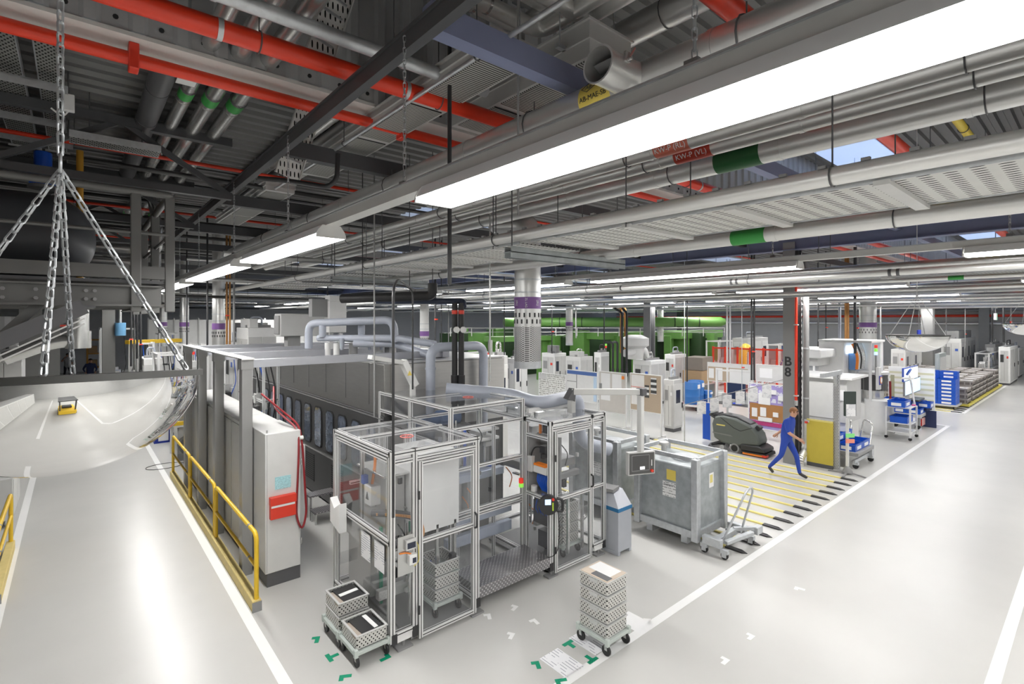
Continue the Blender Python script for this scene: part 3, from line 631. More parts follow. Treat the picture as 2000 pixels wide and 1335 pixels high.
# ================================================================ left side
# --- hanging dome mirrors
def dome_mirror(label, c, Rr, h, ztop, ring_z, tilt_=(0, 0), chain_to=6.6, wire=False):
    t = thing('dome_mirror', label, 'mirror', c); n = 64
    prof = [(Rr*math.sin(a), -h*math.cos(a)) for a in [i*math.pi/2/24 for i in range(25)]]
    tm = Matrix.Rotation(tilt_[0], 4, Vector((CC, -CS, 0))) @ Matrix.Rotation(tilt_[1], 4, Vector((CS, CC, 0)))
    def T(mb): mb.v = [tuple(tm @ Vector(v)) for v in mb.v]; return mb
    obj('mirror_dome', T(MB().lathe(prof, (0, 0, 0), n)), mirror, t)
    obj('rim_disc', T(MB().lathe([(0.0, 0.014), (Rr+0.012, 0.014), (Rr+0.012, -0.006), (Rr-0.01, -0.006)], (0, 0, 0), n)), mat('dark mirror backing', (0.05, 0.05, 0.047), 0.5), t)
    top = Vector((0, 0, ring_z))
    obj('hanging_ring', MB().ring(top, 0.032, 0.005, 20, 6, 'x'), galv, t)
    for k in range(4):
        a = R(-95 + 90*k); e = tm @ Vector((math.cos(a)*Rr*0.9, math.sin(a)*Rr*0.9, 0.016))
        if wire: obj('wire', MB().cyl(top, e, 0.006, 5), white, t)
        else: obj('chain', MB().chain(top - Vector((0, 0, 0.02)), e, 0.046, 0.0042, 0.026), galv, t)
    if wire: obj('wire', MB().cyl(top, top + Vector((0, 0, chain_to)), 0.006, 5), white, t)
    else: obj('chain', MB().chain(top + Vector((0, 0, 0.03)), top + Vector((0, 0, chain_to)), 0.05, 0.0045, 0.028), galv, t)
    return t
mc = Vector((0, 0, CZ)) + ray(118, 741) * 1.66
dome_mirror('big mirrored half dome hanging on chains over the left aisle, close by', mc, 0.385, 0.30, 0, 0.70, (R(-3.8), R(-2.4)), 8.62 - mc.z - 0.70)
for i, (px, py, d, lab) in enumerate(((1791, 655, 9.3, 'mirrored half dome hanging on wires over the right aisle'), (2004, 632, 13.5, 'mirrored half dome cut by the right edge of the photo'))):
    q = Vector((0, 0, CZ)) + ray(px, py) * d
    dome_mirror(lab, q, 0.46, 0.30, 0, 0.75, (0, 0), 8.62 - q.z - 0.75, True)
# --- steel platform with tank
PYF, PX1 = 8.0, 0.95
t = thing('steel_platform', 'grey steel platform over the left aisle carrying the dark tank', 'platform', (-3, PYF, 4.05))
def Pp(px, py, Y=PYF): return PY(px, py, Y)
obj('front_beam', ibeam((-9, PYF, 4.07), (PX1-0.1, PYF, 4.07), 0.2, 0.26), platgrey, t, True, smooth=False)
mb = MB()
for px in (70, 168, 185, 5):
    c = Pp(px, 572)
    for dz in (-0.05, 0.05): mb.cyl((c.x, PYF-0.03, 4.2+dz), (c.x, PYF-0.0, 4.2+dz), 0.022, 6)
obj('beam_bolts', mb, midgrey, t, True)
obj('upper_beam', MB().box(-9, PX1, PYF-0.02, PYF+0.1, 4.42, 4.58), platgrey, t, True, smooth=False)
mb = MB()
for k in range(7): mb.box(-9, PX1-0.1, PYF+0.6+k*0.75, PYF+0.7+k*0.75, 4.1, 4.3)
obj('floor_joists', mb, platgrey, t, True, smooth=False)
obj('grating_floor', MB().box(-9, PX1, PYF, PYF+6, 4.36, 4.40), darkgrey, t, True, smooth=False)
obj('side_beam', ibeam((PX1-0.1, PYF, 4.07), (PX1-0.1, PYF+6, 4.07), 0.16, 0.26), platgrey, t, True, smooth=False)
obj('knee_brace', MB().bar((-0.3, PYF+0.1, 4.1), (-0.75, PYF+0.1, 3.55), 0.1, 0.1), platgrey, t, True, smooth=False)
for (x, y) in ((-0.86, PYF-0.04), (-3.4, PYF-0.04), (PX1-0.36, PYF-0.02), (PX1, PYF), (PX1, PYF+1.6), (PX1, PYF+3.2), (PX1, PYF+4.8)):
    obj('railing_post', MB().cbox((x, y, 4.75), (0.11, 0.06, 1.5)), platgrey, t, True, bevel=0.012)
obj('top_rail', MB().tube(bend([(-9, PYF-0.02, 5.52), (PX1, PYF-0.02, 5.52), (PX1, PYF+6, 5.52)], 0.06), 0.045, 10), platgrey, t, True)
obj('middle_rail', MB().tube(bend([(-9, PYF-0.02, 5.0), (PX1, PYF-0.02, 5.0), (PX1, PYF+6, 5.0)], 0.06), 0.022, 8), platgrey, t, True)
for (x, y) in ((-3.4, PYF+0.1), (-1.25, PYF+2.2)):
    obj('support_column', ibeam((0, 0, 0), (0, 0, 1), 0.3, 0.3) if False else MB().box(x-0.15, x+0.15, y-0.14, y-0.12, 0, 4.1).box(x-0.15, x+0.15, y+0.12, y+0.14, 0, 4.1).box(x-0.012, x+0.012, y-0.12, y+0.12, 0, 4.1), platgrey, t, True, smooth=False)
t = thing('pressure_tank', 'big dark grey round ended tank lying on the platform', 'tank', (-2, 9.4, 4.44))
cy, cz, rr = 9.4, 5.0, 0.60; xe = PY(188, 470, cy).x
prof = [(0.0, xe)] + [(rr*math.sin(a), xe - 0.55 + 0.55*math.cos(a)) for a in [i*math.pi/2/14 for i in range(1, 15)]] + [(rr, -8.8), (0, -8.8)]
obj('tank_shell', MB().lathe(prof, (0, cy, cz), 48, 0, 'x'), tankgrey, t, True)
for x in (-1.6, -4.5): obj('saddle', MB().box(x-0.1, x+0.1, cy-0.4, cy+0.4, 4.40, 4.6), tankgrey, t, True)
c = PY(84, 345, 8.9); t = thing('valve_actuator', 'blue valve actuator on top behind the left chains', 'valve', (c.x, c.y, 5.58))
obj('actuator_body', MB().box(c.x-0.13, c.x+0.13, c.y-0.1, c.y+0.1, 5.62, 5.84).cyl((c.x, c.y, 5.84), (c.x, c.y, 6.05), 0.09, 12).cyl((c.x-0.22, c.y, 5.72), (c.x+0.1, c.y, 5.72), 0.05, 10), blue, t, True, bevel=0.01)
obj('valve_flange', MB().cyl((c.x, c.y, 5.58), (c.x, c.y, 5.62), 0.15, 16), darkgrey, t, True)
c = PY(156, 360, 9.9); tag(obj('orange_pipe', MB().cyl((c.x, c.y, 4.4), (c.x, c.y, 6.4), 0.045, 10), mat('orange brown pipe', (0.55, 0.28, 0.03), 0.5)), 'orange vertical pipe behind the mirror chains', 'pipe')
# bent steel pipes behind tank, right
for i in range(4):
    z = 5.25 - i*0.24; y = 12.2 + i*0.12; x1 = 1.25 - (i % 2)*0.25
    t = thing('elbow_pipe', 'silver elbow pipe behind the tank, %s from the top' % ORD[i], 'pipe', (-1, y, z))
    obj('pipe_body', MB().tube(bend([(-3.2, y, z), (x1, y, z), (x1, y, z+0.5), (x1+0.0, y+1.0, z+1.2)], 0.12, 4), 0.085, 14), steel, t, True)
    for k in range(3): obj('pipe_drop', MB().cyl((-1.2+k*0.5+i*0.1, y, z), (-1.2+k*0.5+i*0.1, y, z+0.4), 0.06, 12), steel, t, True)
# stair down from the platform
t = thing('steel_stair', 'dark steel stair rising to the platform at left', 'stairs', (-3, 8, 0))
a, b = PY(0, 668, 7.7), PY(165, 598, 7.7); dv = (a - b).normalized(); a2 = b + dv*((b.z)/-dv.z if dv.z else 5)
obj('stringer', MB().bar((a2.x, 7.7, max(0.12, a2.z+0.12)), (b.x, 7.7, b.z), 0.06, 0.17).bar((a2.x, 8.7, max(0.12, a2.z+0.12)), (b.x, 8.7, b.z), 0.06, 0.17), darkgrey, t, True, smooth=False)
mb = MB()
for k in range(17):
    q = Vector((b.x, 0, b.z)) * (1-k/17) + Vector((a2.x, 0, 0.1))*(k/17); mb.box(q.x-0.1, q.x+0.1, 7.73, 8.67, q.z-0.015, q.z+0.015)
obj('treads', mb, darkgrey, t, True, smooth=False)
for dz, r in ((-0.14, 0.008), (-0.2, 0.008)): obj('light_strip', MB().bar((a2.x, 7.66, a2.z+dz), (b.x, 7.66, b.z+dz), r*2, r*2), lightgrey, t, True)
# round chute duct beside the aisle
t = thing('hanging_duct', 'grey round duct with elbow hanging below the platform', 'duct', (0, 16.5, 3.2))
c = PY(153, 650, 16.5); YD = 16.5
obj('duct_body', MB().cyl((c.x, YD, 3.5), (c.x, YD, 6.84), 0.21, 20).cyl((c.x, YD, 3.2), (c.x, YD, 3.62), 0.25, 20), steel, t, True)
obj('duct_elbow', MB().tube(bend([(c.x, YD, 3.4), (c.x-0.5, YD, 3.35), (c.x-1.3, YD, 3.0)], 0.25, 5), 0.15, 16), steel, t, True)
# columns beside the aisle in the distance
for px, d, lab in ((60, 15.0, 'grey column left of the two distant workers'), (212, 20.0, 'dark column right of the two distant workers'), (103, 19.0, 'dark slim column beside the worker in grey')):
    q = Vector((0, 0, 0)) + ray(px, HY) * d; hw = 0.24 if px == 60 else 0.2
    t = thing('steel_column', lab, 'column', (q.x, q.y, 0))
    obj('flange', MB().box(-hw, hw, -hw, -hw+0.03, 0, 6.0), platgrey, t, smooth=False); obj('flange', MB().box(-hw, hw, hw-0.03, hw, 0, 6.0), platgrey, t, smooth=False); obj('web', MB().box(-0.02, 0.02, -hw+0.03, hw-0.03, 0, 6.0), platgrey, t, smooth=False)
# --- low cabinets cut by the left edge
q = G(22, 1030)
t = thing('grey_cabinet', 'pale grey machine cabinet on feet at the left edge', 'cabinet', (q.x-0.5, q.y+0.6, 0))
cbx = q.x + 0.02
obj('cabinet_body', MB().box(cbx-1.4, cbx, q.y, q.y+1.6, 0.14, 0.92), lightgrey, t, True, bevel=0.01)
obj('door_panel', MB().box(cbx, cbx+0.012, q.y+0.06, q.y+0.75, 0.2, 0.88), offwhite, t, True, bevel=0.004); obj('door_panel', MB().box(cbx, cbx+0.012, q.y+0.8, q.y+1.5, 0.2, 0.88), offwhite, t, True, bevel=0.004)
for y in (q.y+0.1, q.y+1.45):
    obj('foot', MB().cyl((cbx-0.1, y, 0.02), (cbx-0.1, y, 0.14), 0.02, 8).cyl((cbx-0.1, y, 0), (cbx-0.1, y, 0.02), 0.045, 10), steel, t, True)
    obj('foot', MB().cyl((cbx-1.3, y, 0.02), (cbx-1.3, y, 0.14), 0.02, 8).cyl((cbx-1.3, y, 0), (cbx-1.3, y, 0.02), 0.045, 10), steel, t, True)
def guard_rail(label, x, segs, h=1.02):
    t = thing('guard_rail', label, 'barrier', (x, segs[0][0], 0))
    for a, b in segs:
        obj('rail_loop', MB().tube(bend([(x, a+0.03, 0.14), (x, a+0.03, h), (x, b-0.03, h), (x, b-0.03, 0.14)], 0.12, 5), 0.03, 10), yellow, t, True)
        obj('middle_rail', MB().cyl((x, a+0.03, 0.58), (x, b-0.03, 0.58), 0.024, 10), yellow, t, True)
        for y in (a+0.35,):
            obj('marking_ring', MB().cyl((x, y, h), (x, y+0.05, h), 0.032, 10).cyl((x, y, 0.58), (x, y+0.05, 0.58), 0.026, 10), midgrey, t, True)
    obj('kick_board', MB().box(x-0.06, x+0.05, segs[0][0]-0.02, segs[-1][1]+0.02, 0.0, 0.15), mat('worn yellow board', (0.70, 0.56, 0.22), 0.6, 0, 0.15, 12), t, True, bevel=0.008)
    obj('end_plate', MB().box(x-0.065, x+0.055, segs[0][0]-0.03, segs[0][0]-0.02, 0.0, 0.13), midgrey, t, True)
    return t
guard_rail('yellow tube guard rail beside the grey posts along the aisle', 1.86, [(7.42, 10.05), (10.1, 12.6), (12.65, 15.1)])
q = G(-8, 1180); guard_rail('end of a yellow guard rail at the left edge', q.x, [(q.y, q.y+2.2)], 0.95)
# --- switch cabinets and grey post frame
t = thing('switch_cabinet', 'nearest tall grey switch cabinet with red document box and black plinth', 'cabinet', (2.34, 8.4, 0))
obj('plinth', MB().box(2.13, 2.60, 7.96, 8.92, 0, 0.2), darkgrey, t, True, smooth=False)
obj('cabinet_body', MB().box(2.10, 2.60, 7.94, 8.95, 0.2, 2.24), offwhite, t, True, bevel=0.012)
obj('side_box', MB().box(2.60, 2.74, 8.15, 8.6, 0.75, 1.95), offwhite, t, True, bevel=0.01)
obj('door_gap', MB().box(2.122, 2.126, 7.936, 7.941, 0.22, 2.22), midgrey, t, True)
obj('hinge', MB().cyl((2.615, 7.96, 0.5), (2.615, 7.96, 0.6), 0.012, 8).cyl((2.615, 7.96, 1.7), (2.615, 7.96, 1.8), 0.012, 8), steel, t, True)
obj('lifting_bolt', MB().cyl((2.14, 8.0, 2.24), (2.14, 8.0, 2.28), 0.012, 8).cyl((2.56, 8.0, 2.24), (2.56, 8.0, 2.28), 0.012, 8), steel, t, True)
a, b = PY(527, 980, 7.9), PY(577, 1012, 7.9)
t = thing('document_box', 'red document box hung on the front of the nearest switch cabinet', 'holder', (2.36, 7.93, 1.1))
obj('box_body', MB().box(a.x, b.x, 7.86, 7.938, 1.0, 1.3).box(a.x-0.005, b.x+0.005, 7.85, 7.938, 1.20, 1.32), redbox, t, True, bevel=0.008)
obj('label_strip', MB().box(a.x+0.01, b.x-0.02, 7.855, 7.859, 1.17, 1.21), white, t, True)
a, b = PY(537, 932, 7.938), PY(568, 950, 7.938)
tag(obj('notice_sheet', MB().box(a.x, b.x, 7.934, 7.938, b.z, a.z), lines_mat('pale turquoise notice', (0.42, 0.72, 0.76), (0.2, 0.35, 0.4), 70, 0.3, 'z', block=60)), 'pale turquoise notice on the nearest switch cabinet', 'notice')
t = thing('red_hose', 'dark red hoses hanging from the post frame along the switch cabinet', 'hose', (2.65, 7.9, 1.0))
a = PY(538, 778, 9.2); 
obj('hose', MB().tube(bend([(a.x, 9.3, 2.75), (2.4, 8.6, 2.5), (2.58, 7.97, 2.24), (2.56, 7.9, 1.9), (2.52, 7.9, 0.95), (2.6, 7.88, 0.72), (2.68, 7.92, 0.95), (2.62, 7.92, 2.0), (2.60, 8.0, 2.3), (2.3, 8.9, 2.7)], 0.2, 4), 0.016, 8), mat('dark red rubber hose', (0.25, 0.015, 0.02), 0.45), t, True)
obj('hose_tie', MB().cyl((2.58, 7.93, 2.12), (2.63, 7.93, 2.12), 0.03, 8), white, t, True)
t = thing('switch_cabinet', 'long row of grey switch cabinets behind the grey posts', 'cabinet', (2.34, 11.6, 0))
for k in range(5):
    y0 = 9.0 + k*1.08
    cb = obj('cabinet_body', MB().box(2.12, 2.66, y0, y0+1.07, 0.12, 2.18), offwhite, t, True, bevel=0.01)
    obj('door_panel', MB().box(2.108, 2.12, y0+0.03, y0+1.04, 0.2, 2.12), lightgrey, cb, True, bevel=0.004)
    obj('plinth', MB().box(2.14, 2.64, y0, y0+1.07, 0, 0.12), darkgrey, cb, True, smooth=False)
t = thing('post_frame', 'grey steel post frame standing around the switch cabinets', 'frame', (2, 8.6, 0))
postm = mat('grey frame post', (0.30, 0.30, 0.295), 0.35, 0.3, 0.05)
framealu = mat('bluish aluminium frame beam', (0.50, 0.51, 0.55), 0.3, 0.6, 0.08)
for y in (8.63, 10.6, 12.2, 13.9):
    obj('post', MB().box(1.93, 2.08, y-0.09, y+0.09, 0, 3.28), postm, t, True, bevel=0.008)
    obj('cross_beam', MB().box(1.93, 5.65, y-0.07, y+0.07, 3.16, 3.29), framealu, t, True, bevel=0.006)
    obj('post_cap', MB().box(1.92, 2.09, y-0.1, y+0.1, 3.14, 3.30), postm, t, True)
obj('long_beam', MB().box(1.92, 2.10, 8.5, 14.1, 3.29, 3.31), alu, t, True); obj('long_beam', MB().box(5.5, 5.65, 8.5, 14.1, 3.16, 3.29), framealu, t, True)
def profile_post(mb, x, y, z0, z1, w_=0.045):
    """slotted aluminium upright: material 0 metal, 1 groove"""
    h = w_/2; g = w_*0.1
    mb.box(x-h, x+h, y-h, y+h, z0, z1, 0)
    for sx, sy in ((1, 0), (-1, 0), (0, 1), (0, -1)):
        cx, cy_ = x+sx*h, y+sy*h
        mb.box(cx-(0.0015 if sx else g), cx+(0.0015 if sx else g), cy_-(0.0015 if sy else g), cy_+(0.0015 if sy else g), z0+0.002, z1-0.002, 1)
    return mb
def profile_bar(mb, a, b, w_=0.045, h_=None):
    a, b = Vector(a), Vector(b); h_ = h_ or w_; d = (b-a).normalized(); up = Vector((0, 0, 1)); sd = d.cross(up).normalized()
    mb.bar(a, b, w_, h_, 0)
    for off, wv, hv in ((sd*w_/2, 0.003, w_*0.2), (sd*-w_/2, 0.003, w_*0.2), (up*h_/2, w_*0.2, 0.003), (up*-h_/2, w_*0.2, 0.003)):
        if hv > wv and h_ > w_*1.5:
            for q in (-h_/4, h_/4): mb.bar(a+off+up*q+d*0.002, b+off+up*q-d*0.002, wv, hv, 1)
        else: mb.bar(a+off+d*0.002, b+off-d*0.002, wv, hv, 1)
    return mb
AL = [alu, alugroove]
# inner machine frames behind the grey posts
t = thing('assembly_frame', 'aluminium framed machine between the grey posts and the tunnel machine', 'machine', (3.0, 11, 0))
for (x, y) in ((2.8, 10.7), (2.8, 11.6), (2.8, 12.6), (3.12, 10.9), (3.12, 12.4)): obj('upright', profile_post(MB(), x, y, 0, 3.1), AL, t, True, smooth=False)
for z in (1.4, 2.3, 3.05): obj('beam', profile_bar(profile_bar(MB(), (2.8, 10.7, z), (2.8, 12.6, z)), (2.8, 10.7, z), (3.12, 10.9, z)), AL, t, True, smooth=False)
for k in range(10): obj(random.choice(('valve_block', 'junction_box', 'sensor_box')), MB().cbox((2.8+random.random()*0.3, 10.8+random.random()*1.8, 1.5+random.random()*1.2), (0.14, 0.12, 0.2)), random.choice((lightgrey, midgrey, softblack, steel)), t, True, bevel=0.008)
for k in range(4): obj('cable', MB().tube(bend([(2.95, 10.8+k*0.4, 3.0), (3.05, 10.7+k*0.4, 2.4), (2.95, 10.8+k*0.4, 1.6)], 0.3, 4), 0.014, 6), (black, softblack, blue, black)[k], t, True)
obj('work_plate', MB().box(2.75, 3.2, 10.6, 12.7, 1.30, 1.36), steel, t, True)
# --- tunnel machine
t = thing('tunnel_machine', 'long dark stainless tunnel machine with rounded windows', 'machine', (5.4, 12, 0))
TX0, TX1, TY0, TY1 = 4.06, 6.75, 8.15, 17.5
obj('lower_body', MB().box(TX0, TX1, TY0, TY1, 0.05, 2.22), darkmetal, t, True, bevel=0.01)
obj('upper_housing', MB().box(TX0+0.02, TX1, TY0+0.02, TY1, 2.22, 3.12), stainless, t, True, bevel=0.01)
obj('roof_plate', MB().box(TX0+0.1, TX1+0.02, TY0, TY1, 3.12, 3.15), mat('pale roof sheet', (0.55, 0.55, 0.55), 0.35, 0.6), t, True, smooth=False)
for k in range(8): obj('panel_seam', MB().box(TX0+0.014, TX0+0.02, TY0+0.6+k*1.05, TY0+0.612+k*1.05, 2.36, 3.11), darkgrey, t, True, smooth=False)
obj('ledge_strip', MB().box(TX0-0.012, TX0, TY0, TY1, 1.0, 1.03), steel, t, True, smooth=False)
obj('ledge_strip', MB().box(TX0-0.012, TX0, TY0, TY1, 2.16, 2.18), steel, t, True, smooth=False)
winmat = mat('window with lit interior', (0.16, 0.19, 0.25), 0.08, 0.5, 0.95, 11)
def rrect(w_, h_, r, n=6):
    pts = []
    for cx, cy_, a0 in ((w_/2-r, h_/2-r, 0), (-w_/2+r, h_/2-r, 90), (-w_/2+r, -h_/2+r, 180), (w_/2-r, -h_/2+r, 270)):
        for i in range(n+1): a = R(a0 + 90*i/n); pts.append((cx + r*math.cos(a), cy_ + r*math.sin(a)))
    return pts
for k in range(11):
    yc = TY0 + 0.45 + k*0.66; zc = 1.56
    wf = obj('window_frame', MB().prism([(yc+u, zc+v) for u, v in rrect(0.44, 0.90, 0.13)], 'x', TX0-0.018, TX0+0.01), black, t, True, smooth=False)
    obj('pane', MB().prism([(yc+u, zc+v) for u, v in rrect(0.37, 0.83, 0.11)], 'x', TX0-0.021, TX0-0.017), winmat, wf, True, smooth=False)
for k in range(5): obj('vent_louver', MB().box(TX0-0.008, TX0, TY0+0.15+k*1.6, TY0+0.75+k*1.6, 0.3, 0.9), louver, t, True, smooth=False)
bandwhite = mat('banded end cladding', (0.52, 0.51, 0.49), 0.35, 0.5, 0.12, 2, stretch=(1, 1, 14))
obj('end_cladding', MB().box(TX0+0.16, TX1, TY0-0.03, TY0+0.02, 1.9, 3.11), bandwhite, t, True, smooth=False)
for x in (4.95, 5.5, 6.1): obj('cladding_seam', MB().box(x, x+0.01, TY0-0.035, TY0-0.03, 1.9, 3.1), midgrey, t, True, smooth=False)
# pipework on the tunnel roof
def bentpipe(label, pts, r, m=pipegrey, rad=0.2, name='grey_pipe', collars=(), n=18):
    t = thing(name, label, 'pipe', pts[0]); obj('pipe_body', MB().tube(bend(pts, rad, 6), r, n), m, t, True)
    for a, b in collars: obj('pipe_collar', MB().cyl(a, b, r+0.012, n), m, t, True)
    return t
Y1 = 8.05
a, b = PY(834, 680, Y1), PY(937, 680, Y1)
bentpipe('fat grey plastic pipe bent like a staple in front of the tunnel machine', [(a.x, Y1-0.12, 1.2), (a.x, Y1-0.12, 3.4), (b.x, Y1-0.12, 3.4), (b.x, Y1-0.12, 1.2)], 0.085, pipegrey, 0.22, 'grey_pipe', [((a.x, Y1-0.12, 3.0), (a.x, Y1-0.12, 3.04)), ((a.x+0.5, Y1-0.12, 3.4), (a.x+0.54, Y1-0.12, 3.4))], 24)
c = PY(850, 690, Y1+0.2); bentpipe('second grey plastic pipe right behind the staple shaped one', [(c.x, Y1+0.25, 1.4), (c.x, Y1+0.25, 3.2), (c.x-0.3, Y1+1.2, 3.42), (c.x-0.9, Y1+1.8, 3.42)], 0.07, pipegrey, 0.2)
def far(px, py, d): return Vector((0, 0, CZ)) + ray(px, py) * d
d = 10.6
bentpipe('upper grey manifold pipe bent down at both ends on the tunnel roof', [far(603, 680, d), far(603, 631, d), far(768, 624, d-0.6), far(772, 668, d-0.6)], 0.078, pipegrey, 0.2, 'manifold_pipe')
t = bentpipe('lower grey manifold pipe along the tunnel roof', [far(622, 660, d), far(775, 660, d-0.6), far(850, 672, d-0.9)], 0.068, pipegrey, 0.15, 'manifold_pipe')
for px in (630, 706): obj('branch_pipe', MB().cyl(far(px, 635, d-0.1), far(px, 658, d-0.1), 0.07, 14), pipegrey, t, True)
for px in (668, 722, 745): obj('branch_pipe', MB().cyl(far(px, 660, d-0.25), far(px, 683, d-0.25), 0.06, 14, 0.03), pipegrey, t, True)
for k, (px, m) in enumerate(((640, white), (657, white), (740, offwhite), (760, midgrey), (690, midgrey), (765, offwhite))):
    q = far(px, 680, d); tag(obj('roof_fitting', MB().cyl((q.x, q.y, 3.15), (q.x, q.y, 3.42), 0.06 if k < 2 else 0.09, 12), m), 'small round fitting on the tunnel roof, %s of six' % ORD[k], 'fitting')
t = thing('blower_box', 'big pale grey blower box above the tunnel machine', 'ventilation unit', (4.6, 12.5, 3.15))
def fbox(x0, x1, y0, y1, d, dep):                       # box whose front face covers a patch, front parallel to the cross aisle
    a, b = far(x0, y0, d), far(x1, y1, d); Yc = a.y; b = PY(x1, y1, Yc); a = PY(x0, y0, Yc); return (a.x, b.x, Yc, Yc+dep, min(a.z, b.z), max(a.z, b.z))
bx = fbox(548, 640, 612, 655, 12.4, 0.5)
obj('box_body', MB().box(*bx), lightgrey, t, True, bevel=0.02); obj('side_flange', MB().box(bx[0]-0.03, bx[0], bx[2]+0.06, bx[3]-0.06, bx[4]+0.05, bx[5]-0.05), midgrey, t, True, bevel=0.01)
obj('support_foot', MB().box(bx[0]+0.2, bx[0]+0.5, bx[2]+0.1, bx[2]+0.4, 3.15, bx[4]), midgrey, t, True)
bx = fbox(643, 677, 588, 649, 11.6, 0.32); t = thing('air_duct_box', 'white upright duct box with slanted top above the tunnel machine', 'ventilation unit', (bx[0], bx[2], bx[4]))
obj('box_body', MB().box(*bx), white, t, True, bevel=0.015); obj('slanted_top', MB().prism([(bx[0]+0.02, bx[5]), (bx[1]-0.02, bx[5]), (bx[1]-0.14, bx[5]+0.12), (bx[0]+0.02, bx[5]+0.14)], 'y', bx[2]+0.02, bx[3]-0.02), white, t, True, smooth=False)
obj('rear_duct', MB().box(bx[0]-0.35, bx[0], bx[2]+0.1, bx[3], bx[5]-0.35, bx[5]+0.05), midgrey, t, True)
obj('stand', MB().box(bx[0]+0.05, bx[0]+0.13, bx[2]+0.1, bx[2]+0.18, 3.15, bx[4]).box(bx[1]-0.13, bx[1]-0.05, bx[2]+0.1, bx[2]+0.18, 3.15, bx[4]), alu, t, True)
# black pipes over the tunnel
bentpipe('thick black insulated pipe under the ceiling behind the glass cell', [far(668, 583, 9.5), far(845, 577, 9.0), far(845, 553, 9.0)], 0.085, black, 0.1, 'black_pipe')
q = far(845, 553, 9.0); obj('hanger', MB().cyl((q.x, q.y, q.z), (q.x, q.y, 6.88), 0.008, 5), darkgrey, bpy.data.objects['black_pipe'], True)
bentpipe('blue black pipe running into two black risers', [far(735, 587, 9.3), far(905, 588, 9.3), far(905, 598, 9.2)], 0.055, mat('blue black foam', (0.03, 0.04, 0.07), 0.6), 0.08, 'black_pipe')
q = far(800, 587, 9.3); obj('hanger', MB().cyl((q.x, q.y, q.z), (q.x, q.y, 6.9), 0.008, 5), darkgrey, bpy.data.objects['black_pipe.001'], True)
for k, (px, lab) in enumerate(((888, 'left black riser pipe with red ring and dial gauge'), (901, 'right black riser pipe with red ring and dial gauge'))):
    q = far(px, 640, 9.2); t = thing('riser_pipe', lab, 'pipe', (q.x, q.y, 1.9))
    obj('pipe_body', MB().cyl((q.x, q.y, 1.9), (q.x, q.y, 4.2), 0.05, 14), black, t, True)
    obj('red_ring', MB().cyl((q.x, q.y, 4.0), (q.x, q.y, 4.07), 0.053, 14), redbox, t, True)
    obj('gauge', MB().cyl((q.x, q.y-0.05, 3.72), (q.x-0.02, q.y-0.1, 3.72), 0.055, 16), white, t, True)
    obj('lower_sleeve', MB().cyl((q.x, q.y, 1.9), (q.x, q.y, 2.9), 0.066, 14), black, t, True)
for k, (px, y1, d, r, lab) in enumerate(((768, 1010, 5.95, 0.016, 'thick black vertical conduit at the near corner of the glass cell'), (806, 760, 7.9, 0.014, 'thinner black vertical conduit behind the glass cell corner'))):
    q = far(px, y1, d); p2 = far(px, 560, d)
    pts = [(q.x, q.y, q.z), (q.x, q.y, p2.z)]
    pts += [(q.x+0.25, q.y+0.35, p2.z+0.12), (q.x+1.6, q.y+2.3, p2.z+0.12)] if k == 0 else [(q.x-0.3, q.y+0.2, p2.z+0.04), (q.x-1.2, q.y+1.4, p2.z+0.1)]
    bentpipe(lab, pts, r, softblack, 0.15, 'black_conduit', (), 10)
q = far(923, 745, 8.6); p2 = far(731, 700, 8.2)
rod('slim grey hanging rod in front of the tunnel machine', 731, 560, 815, None, 0.012, midgrey, 'hanging_rod', 7.9)
rod('slim steel rod right of the staple shaped pipe', 957, 535, 745, None, 0.014, steel, 'hanging_rod', 8.3)
t = bentpipe('black conduit loop hooked under the white drop tray', [far(505, 348, 6.4), far(560, 352, 6.4), far(640, 366, 6.4), far(658, 350, 6.4), far(660, 300, 6.4)], 0.03, softblack, 0.25, 'black_conduit', (), 10)
t = thing('step_stool', 'grey two step metal stool between the red box cabinet and the glass cell', 'step stool', (3.1, 8.75, 0)); cs = G(632, 1012)
t.location = (cs.x, cs.y, 0)
for k, (y, z) in enumerate(((-0.12, 0.24), (0.16, 0.48))):
    obj('tread', MB().box(-0.26, 0.26, y-0.14, y+0.14, z-0.03, z), tread, t, smooth=False)
    for x in (-0.23, 0.23): obj('leg', MB().box(x-0.015, x+0.015, y-0.12, y-0.09, 0, z-0.03), steel, t); obj('leg', MB().box(x-0.015, x+0.015, y+0.09, y+0.12, 0, z-0.03), steel, t)
# tilted white sheet metal arm with warning sign above the cell
t = thing('swivel_arm', 'white sheet metal arm with small warning sign above the glass cell', 'arm', (4.1, 7.6, 2.64))
Ya = 7.55
obj('arm_upper', MB().bar(PY(722, 697, Ya), PY(788, 708, Ya), 0.16, 0.07), offwhite, t, True, bevel=0.008)
obj('arm_lower', MB().bar(PY(786, 704, Ya), PY(810, 752, Ya), 0.16, 0.10), white, t, True, bevel=0.008)
obj('arm_post', MB().box(PY(802, 745, Ya).x, PY(810, 745, Ya).x, Ya-0.03, Ya+0.03, 2.62, PY(806, 748, Ya).z), offwhite, t, True)
p = PY(800, 728, Ya-0.1); wt = obj('warning_sign', MB().prism([(p.x-0.04, p.z-0.04), (p.x+0.04, p.z-0.04), (p.x, p.z+0.04)], 'y', p.y-0.006, p.y), signyellow, t, True)
